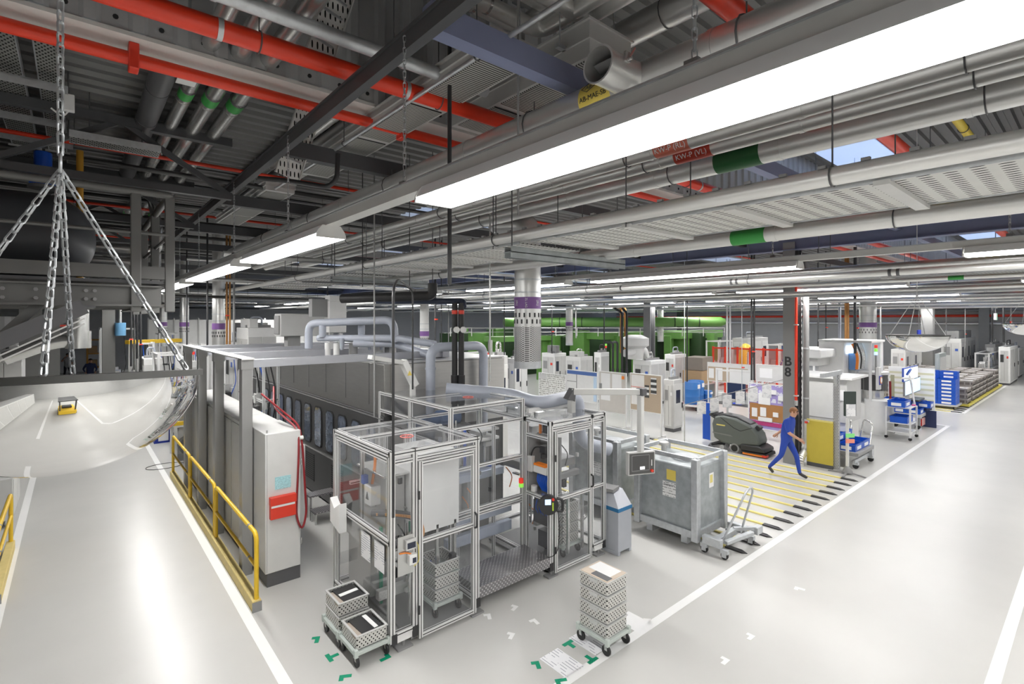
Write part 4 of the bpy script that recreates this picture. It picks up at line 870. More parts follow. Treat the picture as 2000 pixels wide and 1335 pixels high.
# ================================================================ glass cell
cell = thing('glass_cell', 'aluminium framed machine cell with clear panes and doors', 'machine', (4.7, 6.4, 0))
def up(x, y, z0, z1, w_=0.06): obj('upright', profile_post(MB(), x, y, z0, z1, w_), AL, cell, True, smooth=False)
def bm(a, b, w_=0.06, h_=None): obj('beam', profile_bar(MB(), a, b, w_, h_), AL, cell, True, smooth=False)
def pane(x0, x1, y0, y1, z0, z1, name='pane', parent=None): return obj(name, MB().box(x0, x1, y0, y1, z0, z1), glass, parent or cell, True, smooth=False)
def pane_y(x0, x1, y, z0, z1, parent=None): return pane(x0, x1, y-0.003, y+0.003, z0, z1, 'pane', parent)
def pane_x(x, y0, y1, z0, z1, parent=None): return pane(x-0.003, x+0.003, y0, y1, z0, z1, 'pane', parent)
def pane_z(x0, x1, y0, y1, z): return pane(x0, x1, y0, y1, z-0.003, z+0.003, 'roof_pane')
def door(x0, x1, y, z0, z1, rails, handle_z):
    d = thing('door', '', 'door', ((x0+x1)/2 - cell.location.x, y - cell.location.y, z0)); del d['label']; del d['category']; d.parent = cell
    e = 0.03; mb = MB()
    for x in (x0+e, x1-e): profile_post(mb, x, y, z0, z1, 0.05)
    for z in [z0+e, z1-e] + list(rails): profile_bar(mb, (x0+0.05, y, z), (x1-0.05, y, z), 0.05)
    obj('door_frame', mb, AL, d, True, smooth=False)
    zs = [z0+e] + list(rails) + [z1-e]
    for a, b in zip(zs, zs[1:]): obj('door_pane', MB().box(x0+0.05, x1-0.05, y-0.003, y+0.003, a+0.025, b-0.025), glass, d, True, smooth=False)
    obj('handle', MB().tube(bend([(x1-0.03, y-0.025, handle_z-0.1), (x1-0.03, y-0.075, handle_z-0.08), (x1-0.03, y-0.075, handle_z+0.08), (x1-0.03, y-0.025, handle_z+0.1)], 0.03), 0.013, 8), softblack, d, True)
    for z in (z0+0.3, z1-0.45): obj('hinge', MB().cyl((x0, y-0.03, z), (x0, y-0.03, z+0.1), 0.012, 8), softblack, d, True)
    return d
A0, A1, AY0, AY1, AZ = 2.82, 4.08, 5.45, 7.12, 2.35
B1, BY0, BY1, BZ = 5.45, 6.10, 8.30, 2.64
C0, C1, CY0_, CY1_ = 5.48, 6.74, 5.50, 7.30
# left section
for x, y in ((A0, AY0), (A1-0.03, AY0), (A0, AY1), (A1-0.03, AY1), (3.115, AY0)): up(x, y, 0.12, AZ)
for z in (0.2, AZ-0.03):
    bm((A0, AY0, z), (A1, AY0, z)) if z > 1 else bm((A0, AY0, z), (3.115, AY0, z)); bm((A0, AY0, z), (A0, AY1, z)); bm((A0, AY1, z), (A1, AY1, z)); bm((A1-0.03, AY0, z), (A1-0.03, AY1, z))
bm((A0, AY0, AZ-0.13), (A1, AY0, AZ-0.13), 0.05); bm((A0, AY0, 1.28), (A0, AY1, 1.28)); bm((A0, AY0+0.9, AZ), (A1, AY0+0.9, AZ), 0.05)
for y in (AY0+0.07, AY1-0.07): up(A0+0.005, y, 0.22, AZ-0.06, 0.04)
bm((A0, AY0+0.08, AZ-0.11), (A0, AY1-0.08, AZ-0.11), 0.05)
pane_x(A0, AY0+0.05, AY1-0.05, 1.31, AZ-0.14); pane_x(A0, AY0+0.05, AY1-0.05, 0.23, 1.25); pane_y(A0+0.05, 3.08, AY0, 0.25, 0.86); pane_y(A0+0.05, 3.08, AY0, 1.36, AZ-0.16)
pane_z(A0+0.02, A1-0.02, AY0+0.02, AY0+0.88, AZ); pane_z(A0+0.02, A1-0.02, AY0+0.92, AY1-0.02, AZ); pane_x(A1-0.03, AY0+0.05, BY0, 0.25, AZ-0.06)
door(3.15, A1-0.07, AY0-0.035, 0.06, AZ-0.16, (1.22,), 1.28)
# middle section
for x, y, z0 in ((A1, BY0, 0.2), (B1, BY0, 0.2), (A1, BY1, 0.1), (B1, BY1, 0.1), (A1, 7.25, 0.1), (B1, 7.25, 0.1), (4.75, BY1, 0.1)): up(x, y, z0, BZ, 0.055)
for z in (0.26, 1.02, 1.10, 1.73, 2.32, BZ-0.02): bm((A1, BY0, z), (B1, BY0, z), 0.05)
for z in (2.32, BZ-0.02):
    for x in (A1, B1): bm((x, BY0, z), (x, BY1, z), 0.05)
    bm((A1, BY1, z), (B1, BY1, z), 0.05); bm((A1, 7.25, z), (B1, 7.25, z), 0.05)
for a, b in ((0.29, 1.0), (1.13, 1.70), (1.76, 2.29), (2.35, BZ-0.05)): pane_y(A1+0.04, B1-0.04, BY0, a, b)
pane_x(A1, BY0+0.04, 7.2, 2.35, BZ-0.05); pane_x(A1, 7.3, BY1-0.04, 2.35, BZ-0.05); pane_x(B1, BY0+0.04, BY1-0.04, 2.35, BZ-0.05)
pane_z(A1+0.03, B1-0.03, BY0+0.03, 7.22, BZ); pane_z(A1+0.03, B1-0.03, 7.28, BY1-0.03, BZ)
# right section
for x, y in ((C0, CY0_), (C1, CY0_), (C0, CY1_), (C1, CY1_), (6.42, CY0_), (C0, 6.04)): up(x, y, 0.12, AZ)
for z in (0.2, AZ-0.03):
    bm((C0, CY0_, z), (C1, CY0_, z)) if z > 1 else bm((6.42, CY0_, z), (C1, CY0_, z)); bm((C0, CY0_, z), (C0, CY1_, z)); bm((C1, CY0_, z), (C1, CY1_, z)); bm((C0, CY1_, z), (C1, CY1_, z))
bm((C0, CY0_, 2.08), (C0, 6.04, 2.08), 0.05); bm((C0, CY0_, 1.16), (C0, 6.04, 1.16), 0.05); bm((6.42, CY0_, 1.16), (C1, CY0_, 1.16), 0.05); bm((C0, CY0_, AZ-0.12), (C1, CY0_, AZ-0.12), 0.05)
pane_y(6.45, C1-0.03, CY0_, 0.24, 1.13); pane_y(6.45, C1-0.03, CY0_, 1.19, AZ-0.15); pane_x(C1, CY0_+0.04, CY1_-0.04, 0.24, AZ-0.06); pane_x(C0, CY0_+0.04, 6.0, 0.24, 1.13); pane_x(C0, CY0_+0.04, 6.0, 2.11, AZ-0.06); pane_z(C0+0.03, C1-0.03, CY0_+0.03, CY1_-0.03, AZ)
door(C0+0.05, 6.38, CY0_-0.035, 0.06, AZ-0.15, (1.16,), 1.3)
for y in (6.12, 6.34): obj('roof_rail', MB().box(C0+0.1, C1+0.02, y-0.03, y+0.03, AZ+0.04, AZ+0.11), white, cell, True, bevel=0.004)
for x in (C0+0.14, C1-0.06): obj('rail_block', MB().box(x-0.03, x+0.03, 6.05, 6.4, AZ, AZ+0.04), alu, cell, True)
for x, y in ((2.98, AY0+0.02), (A0+0.1, AY1-0.1), (A1-0.03, AY0+0.02), (C0+0.03, CY0_+0.02), (C1-0.12, CY0_+0.02), (C1-0.1, CY1_-0.1)):
    obj('foot', MB().cbox((x, y, 0.012), (0.2, 0.13, 0.024)).cyl((x, y, 0.02), (x, y, 0.14), 0.018, 8, 0.03), midgrey, cell, True, bevel=0.004)
for x0, x1 in ((A0, 3.1), (6.42, C1)): obj('base_cover', MB().box(x0+0.06, x1, (AY0 if x0 < 4 else CY0_)-0.02, (AY0 if x0 < 4 else CY0_)+0.02, 0.1, 0.19), white, cell, True)
for x, y in ((A0+0.02, AY0), (3.115, AY0-0.01), (A1-0.02, AY0), (C0, CY0_), (C1-0.02, CY0_)): obj('corner_cap', MB().box(x-0.035, x+0.035, y-0.036, y+0.03, 0.1, 0.22), softblack, cell, True)
obj('tread_step', MB().box(A1+0.02, B1+0.0, AY0+0.02, BY0-0.04, 0.17, 0.32), tread, cell, True, smooth=False)
obj('step_leg', MB().box(4.2, 4.3, 5.9, 6.0, 0, 0.17).box(5.2, 5.3, 5.9, 6.0, 0, 0.17), darkgrey, cell, True)
# service plate with readouts on the narrow front pane
sp_ = obj('service_plate', MB().box(2.88, 3.09, AY0-0.034, AY0-0.026, 0.88, 1.34), steel, cell, True)
obj('readout_box', MB().box(2.97, 3.11, AY0-0.075, AY0-0.034, 1.17, 1.29), lightgrey, sp_, True, bevel=0.004); obj('readout_window', MB().box(2.985, 3.095, AY0-0.077, AY0-0.074, 1.19, 1.26), screendark, sp_, True)
obj('socket_box', MB().box(3.0, 3.1, AY0-0.1, AY0-0.034, 1.0, 1.12), white, sp_, True, bevel=0.004); obj('socket_window', MB().box(3.04, 3.09, AY0-0.102, AY0-0.099, 1.02, 1.08), screendark, sp_, True)
obj('yellow_cable', MB().tube(bend([(3.1, AY0-0.05, 1.26), (3.14, AY0-0.06, 1.2), (3.15, AY0-0.06, 1.0), (3.08, AY0-0.06, 0.96)], 0.05), 0.006, 6), paleyellow, sp_, True)
obj('orange_cable', MB().tube(bend([(2.9, AY0-0.04, 1.15), (2.97, AY0-0.06, 1.15), (3.04, AY0-0.06, 1.12)], 0.03), 0.008, 6), orange, sp_, True)
obj('pocket', MB().prism([(0, 0)]*0 or [(6.66, 1.05), (6.98, 1.13), (6.98, 1.45), (6.84, 1.34), (6.66, 1.44)], 'x', A0-0.14, A0-0.04), white, cell, True, smooth=False)
for k, y in enumerate((5.62, 6.0)): obj('hung_sheet', MB().box(A0-0.012, A0-0.009, y, y+0.26, 0.86, 1.2), printed, cell, True)
for x, y in ((3.35, 6.05), (4.85, 6.75)):
    obj('prohibition_sticker', MB().ring((x, y, (AZ if x < 4 else BZ)+0.006), 0.085, 0.007, 24, 4).cbox((x, y, (AZ if x < 4 else BZ)+0.006), (0.16, 0.01, 0.004), 0, R(40)), mat('sticker red', (0.78, 0.22, 0.2), 0.5), cell, True)
# inner equipment
def inner(name, *boxes, m=lightgrey, bevel=0.01, label=None):
    mb = MB()
    for b in boxes: mb.box(*b)
    return obj(name, mb, m, cell, True, bevel=bevel, label=label)
inner('inner_cabinet', (3.42, 3.98, 5.75, 6.55, 1.14, 2.14), m=white); inner('inner_cabinet', (3.12, 3.4, 6.2, 6.9, 1.0, 1.85), m=lightgrey)
inner('inner_shelf', (3.05, 3.5, 6.1, 6.95, 1.83, 1.86), m=steel)
inner('lift_post', (3.34, 3.40, 5.95, 6.0, 0.2, 1.25), m=mat('green lift post', (0.02, 0.28, 0.16), 0.4)); inner('lift_post', (3.02, 3.06, 6.15, 6.2, 0.2, 1.2), m=mat('green lift post', (0, 0, 0)))
for x in (3.22, 3.62, 3.9): inner('lift_guide', (x, x+0.035, 5.75, 5.79, 0.15, 1.2), m=steel, bevel=0)
inner('spring_row', *[(3.5+k*0.055, 3.52+k*0.055, 6.0, 6.05, 0.98, 1.12) for k in range(8)], m=midgrey, bevel=0)
hb = inner('robot_head', (2.98, 3.16, 6.35, 6.55, 1.42, 1.68), m=white); p = (2.975, 6.45, 1.55)
obj('warning_triangle', MB().prism([(6.41, 1.5), (6.49, 1.5), (6.45, 1.6)], 'x', 2.972, 2.979), softblack, hb, True)
inner('robot_column', (3.2, 3.32, 6.4, 6.52, 1.2, 1.72), m=lightgrey); inner('robot_arm', (3.32, 3.5, 6.42, 6.5, 1.5, 1.58), (3.42, 3.5, 6.3, 6.42, 1.4, 1.58), m=steel)
obj('gripper', MB().cyl((3.45, 6.3, 1.28), (3.45, 6.3, 1.42), 0.05, 12).cyl((3.3, 6.3, 1.36), (3.55, 6.3, 1.36), 0.02, 8).cyl((3.4, 6.15, 1.36), (3.4, 6.4, 1.36), 0.015, 8), steel, cell, True)
obj('orange_cable', MB().tube(bend([(3.1, 6.5, 2.2), (3.12, 6.5, 1.95), (3.06, 6.48, 1.66)], 0.1), 0.02, 8), orange, cell, True)
def energy_chain(pts, wd, ht, m=darkgrey, m2=None):
    pts = bend(pts, 0.22, 7); o = obj('energy_chain', MB().tube(pts, 0.05, 8), m, cell, True)
    mb = MB()
    for i in range(0, len(pts)-1):
        for tt in (0.25, 0.75): q = pts[i].lerp(pts[i+1], tt); mb.cbox(q, (0.05, 0.116, 0.03))
    obj('chain_link_covers', mb, m2 or mat('copper brown clip', (0.62, 0.30, 0.10), 0.5), o, True)
energy_chain([(2.95, 6.25, 1.38), (3.2, 6.0, 1.38), (3.38, 5.85, 1.34), (3.42, 5.75, 1.12), (3.0, 5.8, 1.08)], 0.1, 0.06)
inner('conveyor_bed', (2.9, 3.9, 5.75, 6.0, 1.02, 1.06), m=steel); inner('slide_rail', (2.95, 3.55, 6.05, 6.15, 0.3, 0.42), m=offwhite)
inner('base_chest', (2.95, 3.3, 6.3, 7.0, 0.25, 0.95), m=lightgrey); inner('floor_pan', (3.1, 4.0, 5.5, 6.9, 0.02, 0.05), m=midgrey, bevel=0)
# middle section contents
inner('conveyor', (4.15, 5.4, 6.5, 6.62, 1.36, 1.48), (4.15, 5.4, 6.85, 6.97, 1.36, 1.48), m=mat('bluish conveyor frame', (0.5, 0.56, 0.68), 0.35, 0.4)); inner('conveyor', (4.15, 5.4, 6.3, 6.4, 0.5, 0.66), (4.15, 5.4, 6.3, 6.4, 0.8, 0.9), m=mat('bluish conveyor frame', (0, 0, 0)))
inner('machine_block', (4.2, 4.9, 7.0, 7.9, 0.2, 1.6), m=lightgrey); inner('machine_block', (4.95, 5.4, 6.9, 7.8, 0.2, 1.95), m=midgrey); inner('white_tray', (4.9, 5.3, 6.5, 6.9, 1.95, 2.0), (4.9, 5.3, 6.5, 6.9, 2.1, 2.14), m=white)
inner('glowing_work_light', (4.28, 4.36, 6.62, 6.7, 1.85, 1.95), m=glowblue)
obj('drive_motor', MB().cyl((4.75, 7.5, 2.2), (5.15, 7.5, 2.2), 0.14, 18).cyl((4.2, 7.5, 2.2), (4.75, 7.5, 2.2), 0.1, 14), mat('blue grey motor', (0.06, 0.12, 0.25), 0.4), cell, True)
inner('slide_table', (4.2, 5.3, 7.3, 7.8, 1.9, 2.08), m=darkgrey)
for k in range(3): obj('pneumatic_cylinder', MB().cyl((4.35+k*0.4, 6.7, 1.5), (4.35+k*0.4, 6.7, 2.15), 0.025, 8), steel if k != 1 else blue, cell, True)
obj('blue_hose', MB().tube(bend([(4.3, 6.5, 1.52), (4.5, 6.45, 1.62), (4.9, 6.5, 1.6), (5.2, 6.6, 1.5)], 0.12), 0.018, 6), blue, cell, True)
sl = obj('signal_lamp', MB().box(5.33, 5.38, 6.0, 6.05, 1.32, 1.4), mat('signal red', (0.8, 0.05, 0.03), 0.4, 0, 0, emit=0.5), cell, True); obj('green_lens', MB().box(5.33, 5.38, 5.995, 6.05, 1.26, 1.32), mat('signal green', (0.3, 0.8, 0.1), 0.4, 0, 0, emit=0.6), sl, True)
# right section contents: open pneumatic bay
inner('bay_back', (5.75, 5.78, 5.55, 6.02, 1.2, 2.06), (5.5, 5.78, 6.0, 6.02, 1.2, 2.06), m=midgrey, bevel=0); inner('bay_shelf', (5.46, 5.78, 5.54, 6.02, 1.17, 1.2), m=steel, bevel=0)
vb = inner('valve_terminal', (5.5, 5.62, 5.6, 5.9, 1.5, 1.62), m=offwhite); obj('orange_strip', MB().box(5.49, 5.6, 5.62, 5.88, 1.62, 1.65), orange, vb, True)
for k in range(7): obj('blue_air_hose', MB().tube(bend([(5.56, 5.63+k*0.035, 1.5), (5.52, 5.64+k*0.033, 1.38), (5.58, 5.65+k*0.02, 1.22)], 0.06), 0.01, 6), blue, vb, True)
inner('black_regulator', (5.52, 5.64, 5.66, 5.78, 1.82, 1.94), (5.5, 5.66, 5.7, 5.74, 1.74, 1.82), m=softblack); inner('grey_junction', (5.46, 5.54, 5.9, 6.0, 1.5, 1.75), m=lightgrey); obj('tape_roll', MB().cyl((5.52, 5.9, 1.2), (5.52, 5.9, 1.28), 0.05, 16), offwhite, cell, True)
obj('black_hose', MB().tube(bend([(5.55, 5.7, 1.9), (5.5, 5.85, 1.92), (5.5, 5.97, 1.75), (5.52, 5.9, 1.55)], 0.1), 0.012, 6), black, cell, True)
inner('transom_fitting', (5.6, 5.7, 5.7, 5.8, 2.12, 2.28), m=softblack); inner('transom_fitting', (5.58, 5.62, 5.82, 5.86, 2.1, 2.3), m=orange)
energy_chain([(5.75, 6.4, 1.95), (6.1, 6.3, 1.95), (6.3, 6.2, 1.85), (6.3, 6.2, 1.6), (6.1, 6.2, 1.5)], 0.1, 0.06)
inner('feed_bench', (5.7, 6.7, 6.1, 6.9, 1.36, 1.5), (5.7, 6.7, 6.0, 6.1, 1.2, 1.3), m=midgrey); inner('green_post', (5.75, 5.82, 5.75, 5.8, 0.2, 1.45), m=mat('green lift post', (0, 0, 0)))
inner('white_cover', (5.85, 6.15, 6.3, 6.6, 1.6, 2.1), m=offwhite); inner('stack_guide', (6.0, 6.04, 5.62, 5.66, 0.15, 1.1), (6.34, 6.38, 5.62, 5.66, 0.15, 1.1), m=steel, bevel=0); inner('floor_pan', (5.55, 6.7, 5.6, 7.1, 0.02, 0.05), m=midgrey, bevel=0)
obj('wiring_cluster', MB().box(5.55, 5.65, 5.6, 5.95, 0.7, 1.05).box(5.56, 5.7, 5.65, 5.85, 0.35, 0.6), darkgrey, cell, True)
for k in range(5): obj('blue_air_hose', MB().tube(bend([(5.53, 5.6+k*0.06, 1.08), (5.5+0.03*(k % 2), 5.65+k*0.05, 0.95), (5.56, 5.6+k*0.06, 0.85)], 0.05), 0.009, 6), blue, cell, True)
for k in range(4): obj('steel_fitting', MB().cyl((6.5, 5.8+k*0.2, 0.5+k*0.15), (6.62, 5.8+k*0.2, 0.55+k*0.15), 0.035, 10), steel, cell, True)
rnd = random.Random(5)
for (x0, x1, y0, y1, z0, z1, n) in ((2.95, 3.4, 5.6, 6.9, 0.3, 2.1, 16), (3.45, 4.0, 5.6, 6.9, 0.3, 1.0, 10), (4.15, 5.4, 6.25, 7.2, 0.4, 2.2, 26), (5.75, 6.65, 5.7, 7.1, 0.3, 1.9, 20)):
    for k in range(n):
        x, y, z = x0+rnd.random()*(x1-x0), y0+rnd.random()*(y1-y0), z0+rnd.random()*(z1-z0); s = 0.03+rnd.random()*0.05; kind = rnd.choice(('sensor_head', 'guide_rod', 'clamp_block', 'cable'))
        if kind == 'cable': obj(kind, MB().tube(bend([(x, y, z), (x+0.08, y, z+0.18), (x+0.02, y+0.12, z+0.32)], 0.08, 3), 0.009, 5), rnd.choice((black, blue, softblack, orange)), cell, True)
        elif kind == 'guide_rod': obj(kind, MB().cyl((x, y, z-0.2), (x, y, z+0.25), 0.014, 8), steel, cell, True)
        elif kind == 'sensor_head': obj(kind, MB().cbox((x, y, z), (s, s, s*1.6)), rnd.choice((softblack, blue, lightgrey)), cell, True, bevel=0.004)
        else: obj(kind, MB().cbox((x, y, z), (s*2.2, s*1.4, s*1.2)), rnd.choice((steel, alu, midgrey, offwhite)), cell, True, bevel=0.004)
for x, y in ((3.5, 6.95), (3.02, 6.7), (3.75, 6.8), (4.4, 6.4), (5.1, 6.4), (5.9, 6.6), (6.5, 6.9)): obj('inner_upright', profile_post(MB(), x, y, 0.1, 2.2, 0.045), AL, cell, True, smooth=False)
for z in (0.55, 1.0, 1.6): obj('inner_beam', profile_bar(MB(), (2.95, 6.95, z), (3.95, 6.95, z), 0.045), AL, cell, True, smooth=False)
obj('white_skirt', MB().box(A0+0.03, A0+0.035, AY0+0.06, AY1-0.06, 0.98, 1.25), lightgrey, cell, True)
# teach pendant hanging on the corner post
t = thing('teach_pendant', 'round black hand control with lit screen hung on the cell post', 'remote control', (C0-0.09, CY0_-0.05, 1.0))
rotz = R(-35)
def rp(mb): m = Matrix.Translation((0, 0, 0)) @ Matrix.Rotation(R(-35), 4, 'Z'); mb.v = [tuple(m @ Vector(v)) for v in mb.v]; return mb
obj('pendant_body', rp(MB().cyl((0, -0.06, 0.14), (0, 0.02, 0.14), 0.145, 26)), softblack, t); obj('screen', rp(MB().box(-0.06, 0.03, -0.066, -0.06, 0.15, 0.23)), screenblue, t)
obj('stop_button', rp(MB().cyl((0.06, -0.085, 0.23), (0.06, -0.06, 0.23), 0.02, 12)), redbox, t); obj('key_column', rp(MB().box(0.05, 0.07, -0.066, -0.06, 0.06, 0.18)), mat('lime keys', (0.5, 0.7, 0.05), 0.5), t); obj('grip', rp(MB().tube(bend([(0.13, 0, 0.22), (0.22, 0, 0.2), (0.22, 0, 0.02), (0.13, 0, 0.04)], 0.06), 0.022, 8)), softblack, t)
obj('cable', MB().tube(bend([(0.12, -0.08, 0.03), (0.15, -0.1, -0.3), (0.1, -0.08, -0.62), (0.0, 0.06, -0.7)], 0.2), 0.006, 6), black, t)
# ================================================================ basket trolleys
CX, CYL, CH = 0.36, 0.41, 0.155
def make_basket(label, loc, group):
    t = thing('steel_basket', label, 'basket', loc, 0, group); x, y = CX/2, CYL/2; i = 0.012
    mb = MB()
    for s in (-1, 1):
        mb.box(s*x-0.003, s*x+0.003, -y, y, 0.005, CH-0.012); mb.box(-x, x, s*y-0.003, s*y+0.003, 0.005, CH-0.012)
    obj('perforated_wall', mb, cratemat, t, smooth=False); obj('floor_sheet', MB().box(-x, x, -y, y, 0.0, 0.006), galv, t, smooth=False)
    rm = MB()
    for s in (-1, 1): rm.box(s*x-0.012, s*x+0.014, -y-0.014, y+0.014, CH-0.012, CH); rm.box(-x, x, s*y-0.014, s*y+0.012, CH-0.012, CH)
    obj('rim', rm, lightgrey, t, smooth=False); obj('grip_plate', MB().box(-x-0.006, -x-0.003, -0.06, 0.06, 0.085, 0.135), lightgrey, t)
    return t
def make_dolly(label, loc, group):
    t = thing('basket_dolly', label, 'dolly', loc, 0, group); x, y = CX/2+0.02, CYL/2+0.02
    fm = MB()
    for s in (-1, 1): fm.box(s*x-0.02, s*x+0.02, -y, y, 0.15, 0.19); fm.box(-x, x, s*y-0.02, s*y+0.02, 0.15, 0.19)
    for sx in (-1, 1):
        for sy in (-1, 1): fm.box(sx*x-0.022, sx*x+0.022, sy*y-0.022, sy*y+0.022, 0.13, 0.215)
    obj('dolly_frame', fm, mat('pale green grey dolly', (0.50, 0.55, 0.52), 0.4), t, bevel=0.004)
    for sx in (-1, 1):
        for sy in (-1, 1):
            c = obj('caster', MB().prism([(sx*(x-0.02)-0.025, 0.15), (sx*(x-0.02)+0.025, 0.15), (sx*(x-0.02)+0.012, 0.05), (sx*(x-0.02)-0.012, 0.05)], 'y', sy*(y-0.03)-0.02, sy*(y-0.03)+0.02), steel, t)
            obj('wheel', MB().lathe([(0.0, -0.014), (0.058, -0.014), (0.062, -0.008), (0.062, 0.008), (0.058, 0.014), (0.0, 0.014)], (sx*(x-0.02), sy*(y-0.03), 0.064), 22, 0, 'x'), black, c)
    return t
bx0, by0 = 4.87, 3.98
dol = make_dolly('dolly under the free standing stack of four baskets', (bx0, by0, 0), 'basket dollies')
bas = None
for k in range(4):
    lab = 'perforated steel basket in the free standing stack, %s' % ('lowest, on the dolly', 'second from below', 'third from below', 'topmost with papers on it')[k]
    z = 0.195 + k*0.166
    if bas is None: bas = make_basket(lab, (bx0, by0, z), 'perforated steel baskets')
    else: dup(bas, (bx0, by0, z), 0, lab)
z = 0.195 + 4*0.166
tl = thing('cover_sheet', 'beige lid with white and dark sheets on the free standing basket stack', 'lid', (bx0, by0, z-0.012))
obj('lid_board', MB().box(-CX/2, CX/2, -CYL/2, CYL/2, 0, 0.008), mat('beige lid', (0.62, 0.52, 0.42), 0.5), tl); obj('white_sheet', MB().box(-0.06, CX/2-0.02, -0.15, 0.18, 0.008, 0.0095), paper, tl); obj('dark_sheet', MB().box(-0.16, -0.06, -0.19, 0.06, 0.008, 0.0095), darkgrey, tl)
for k, (x, y, n, lab) in enumerate(((2.585, 5.68, 1, 'front dolly with one basket at the left corner of the glass cell'), (2.575, 6.16, 2, 'rear dolly with two baskets at the left side of the glass cell'))):
    dup(dol, (x, y, 0), 0, lab)
    for j in range(n):
        dup(bas, (x, y, 0.195+j*0.166), 0, 'perforated steel basket on the %s dolly beside the cell%s' % ('front' if k == 0 else 'rear', '' if n == 1 else (', lower one' if j == 0 else ', upper one')))
    z = 0.195 + n*0.166 - 0.01
    f = thing('folder', 'dark folder with white label strip in the %s corner basket' % ('front' if k == 0 else 'rear'), 'folder', (x, y, z))
    obj('folder_cover', MB().cbox((0.02, 0, -0.02), (0.26, 0.34, 0.012), 0, R(4), R(2)), softblack, f); obj('label_strip', MB().cbox((0.07 if k == 0 else 0.02, 0.0, -0.011), (0.05, 0.3, 0.004) if k == 0 else (0.24, 0.06, 0.004), 0, R(4), R(2)), paper, f); obj('brown_sheet', MB().cbox((-0.1, -0.02, -0.03), (0.16, 0.34, 0.006), 0, R(-6)), mat('brown wrapping sheet', (0.45, 0.38, 0.32), 0.6), f)
for k, (x, y, n, lab) in enumerate(((3.72, 5.85, 3, 'inside the left cell section'), (6.2, 5.95, 4, 'inside the right cell section'))):
    dup(dol, (x, y, 0.05), 0, 'basket dolly %s behind the door' % lab)
    for j in range(n): dup(bas, (x, y, 0.245+j*0.166), 0, 'perforated steel basket %s, %s from below' % (lab, ORD[j]))
# floor tape and sheets
def tape(px, py, shape, m, lab, rz):
    q = G(px, py, 0.002); t = MB()
    if shape == 'T': t.box(-0.08, 0.08, -0.025, 0.025, 0, 0.001).box(-0.025, 0.025, -0.11, -0.025, 0, 0.001)
    else: t.box(-0.08, 0.0, -0.025, 0.025, 0, 0.001).box(0.0, 0.05, -0.025, 0.07, 0, 0.001)
    o = bpy.data.objects.new
    ob_ = obj('floor_tape', t, m, None, True, smooth=False); ob_.location = q; ob_.rotation_euler = (0, 0, R(rz)); return tag(ob_, lab, 'tape')
for px, py, s, rz, lab in ((620, 1247, 'L', 60, 'green corner tape left of the rear corner dolly'), (643, 1284, 'T', 90, 'green T shaped tape left of the front corner dolly'), (672, 1320, 'L', 150, 'green corner tape nearest the bottom edge, left'), (755, 1284, 'L', 0, 'green tape right of the front corner dolly'),
        (1109, 1255, 'T', 0, 'green T shaped tape left of the free standing stack'), (1050, 1296, 'L', 60, 'green corner tape left of the loose floor sheet'), (1093, 1328, 'L', 150, 'green corner tape below the loose floor sheet'), (1158, 1289, 'T', 180, 'green T shaped tape right of the loose floor sheet')):
    tape(px, py, s, tapegreen, lab, rz)
for k, (px, py, rz, lab) in enumerate(((1006, 1186, 20, 'white floor tape mark left of the free standing stack, upper'), (1045, 1212, 80, 'white floor tape mark left of the free standing stack, middle'), (1000, 1240, 30, 'white floor tape mark left of the free standing stack, lower'), (1268, 1212, 40, 'white floor tape mark right of the free standing stack'), (1468, 1243, 0, 'white tape scrap on the cross aisle, upper'), (1418, 1290, 0, 'white tape scrap on the cross aisle, lower'), (955, 1202, 60, 'white tape hook by the cell step'), (1560, 1148, 100, 'small white arrow tape on the cross aisle'))):
    tape(px, py, 'L', linemat, lab, rz)
for k, (px, py, lab) in enumerate(((1097, 1293, 'printed sheet taped to the floor between green tapes'), (1152, 1252, 'printed sheet on the floor under the free standing stack'), (1240, 1215, 'pale sheet on the floor right of the free standing stack'))):
    q = G(px, py, 0.002); o = obj('floor_sheet_paper', MB().box(-0.15, 0.15, -0.21, 0.21, 0, 0.001), printed_flat if k < 2 else paper, None, True, smooth=False); o.location = q; o.rotation_euler = (0, 0, 0); tag(o, lab, 'paper')
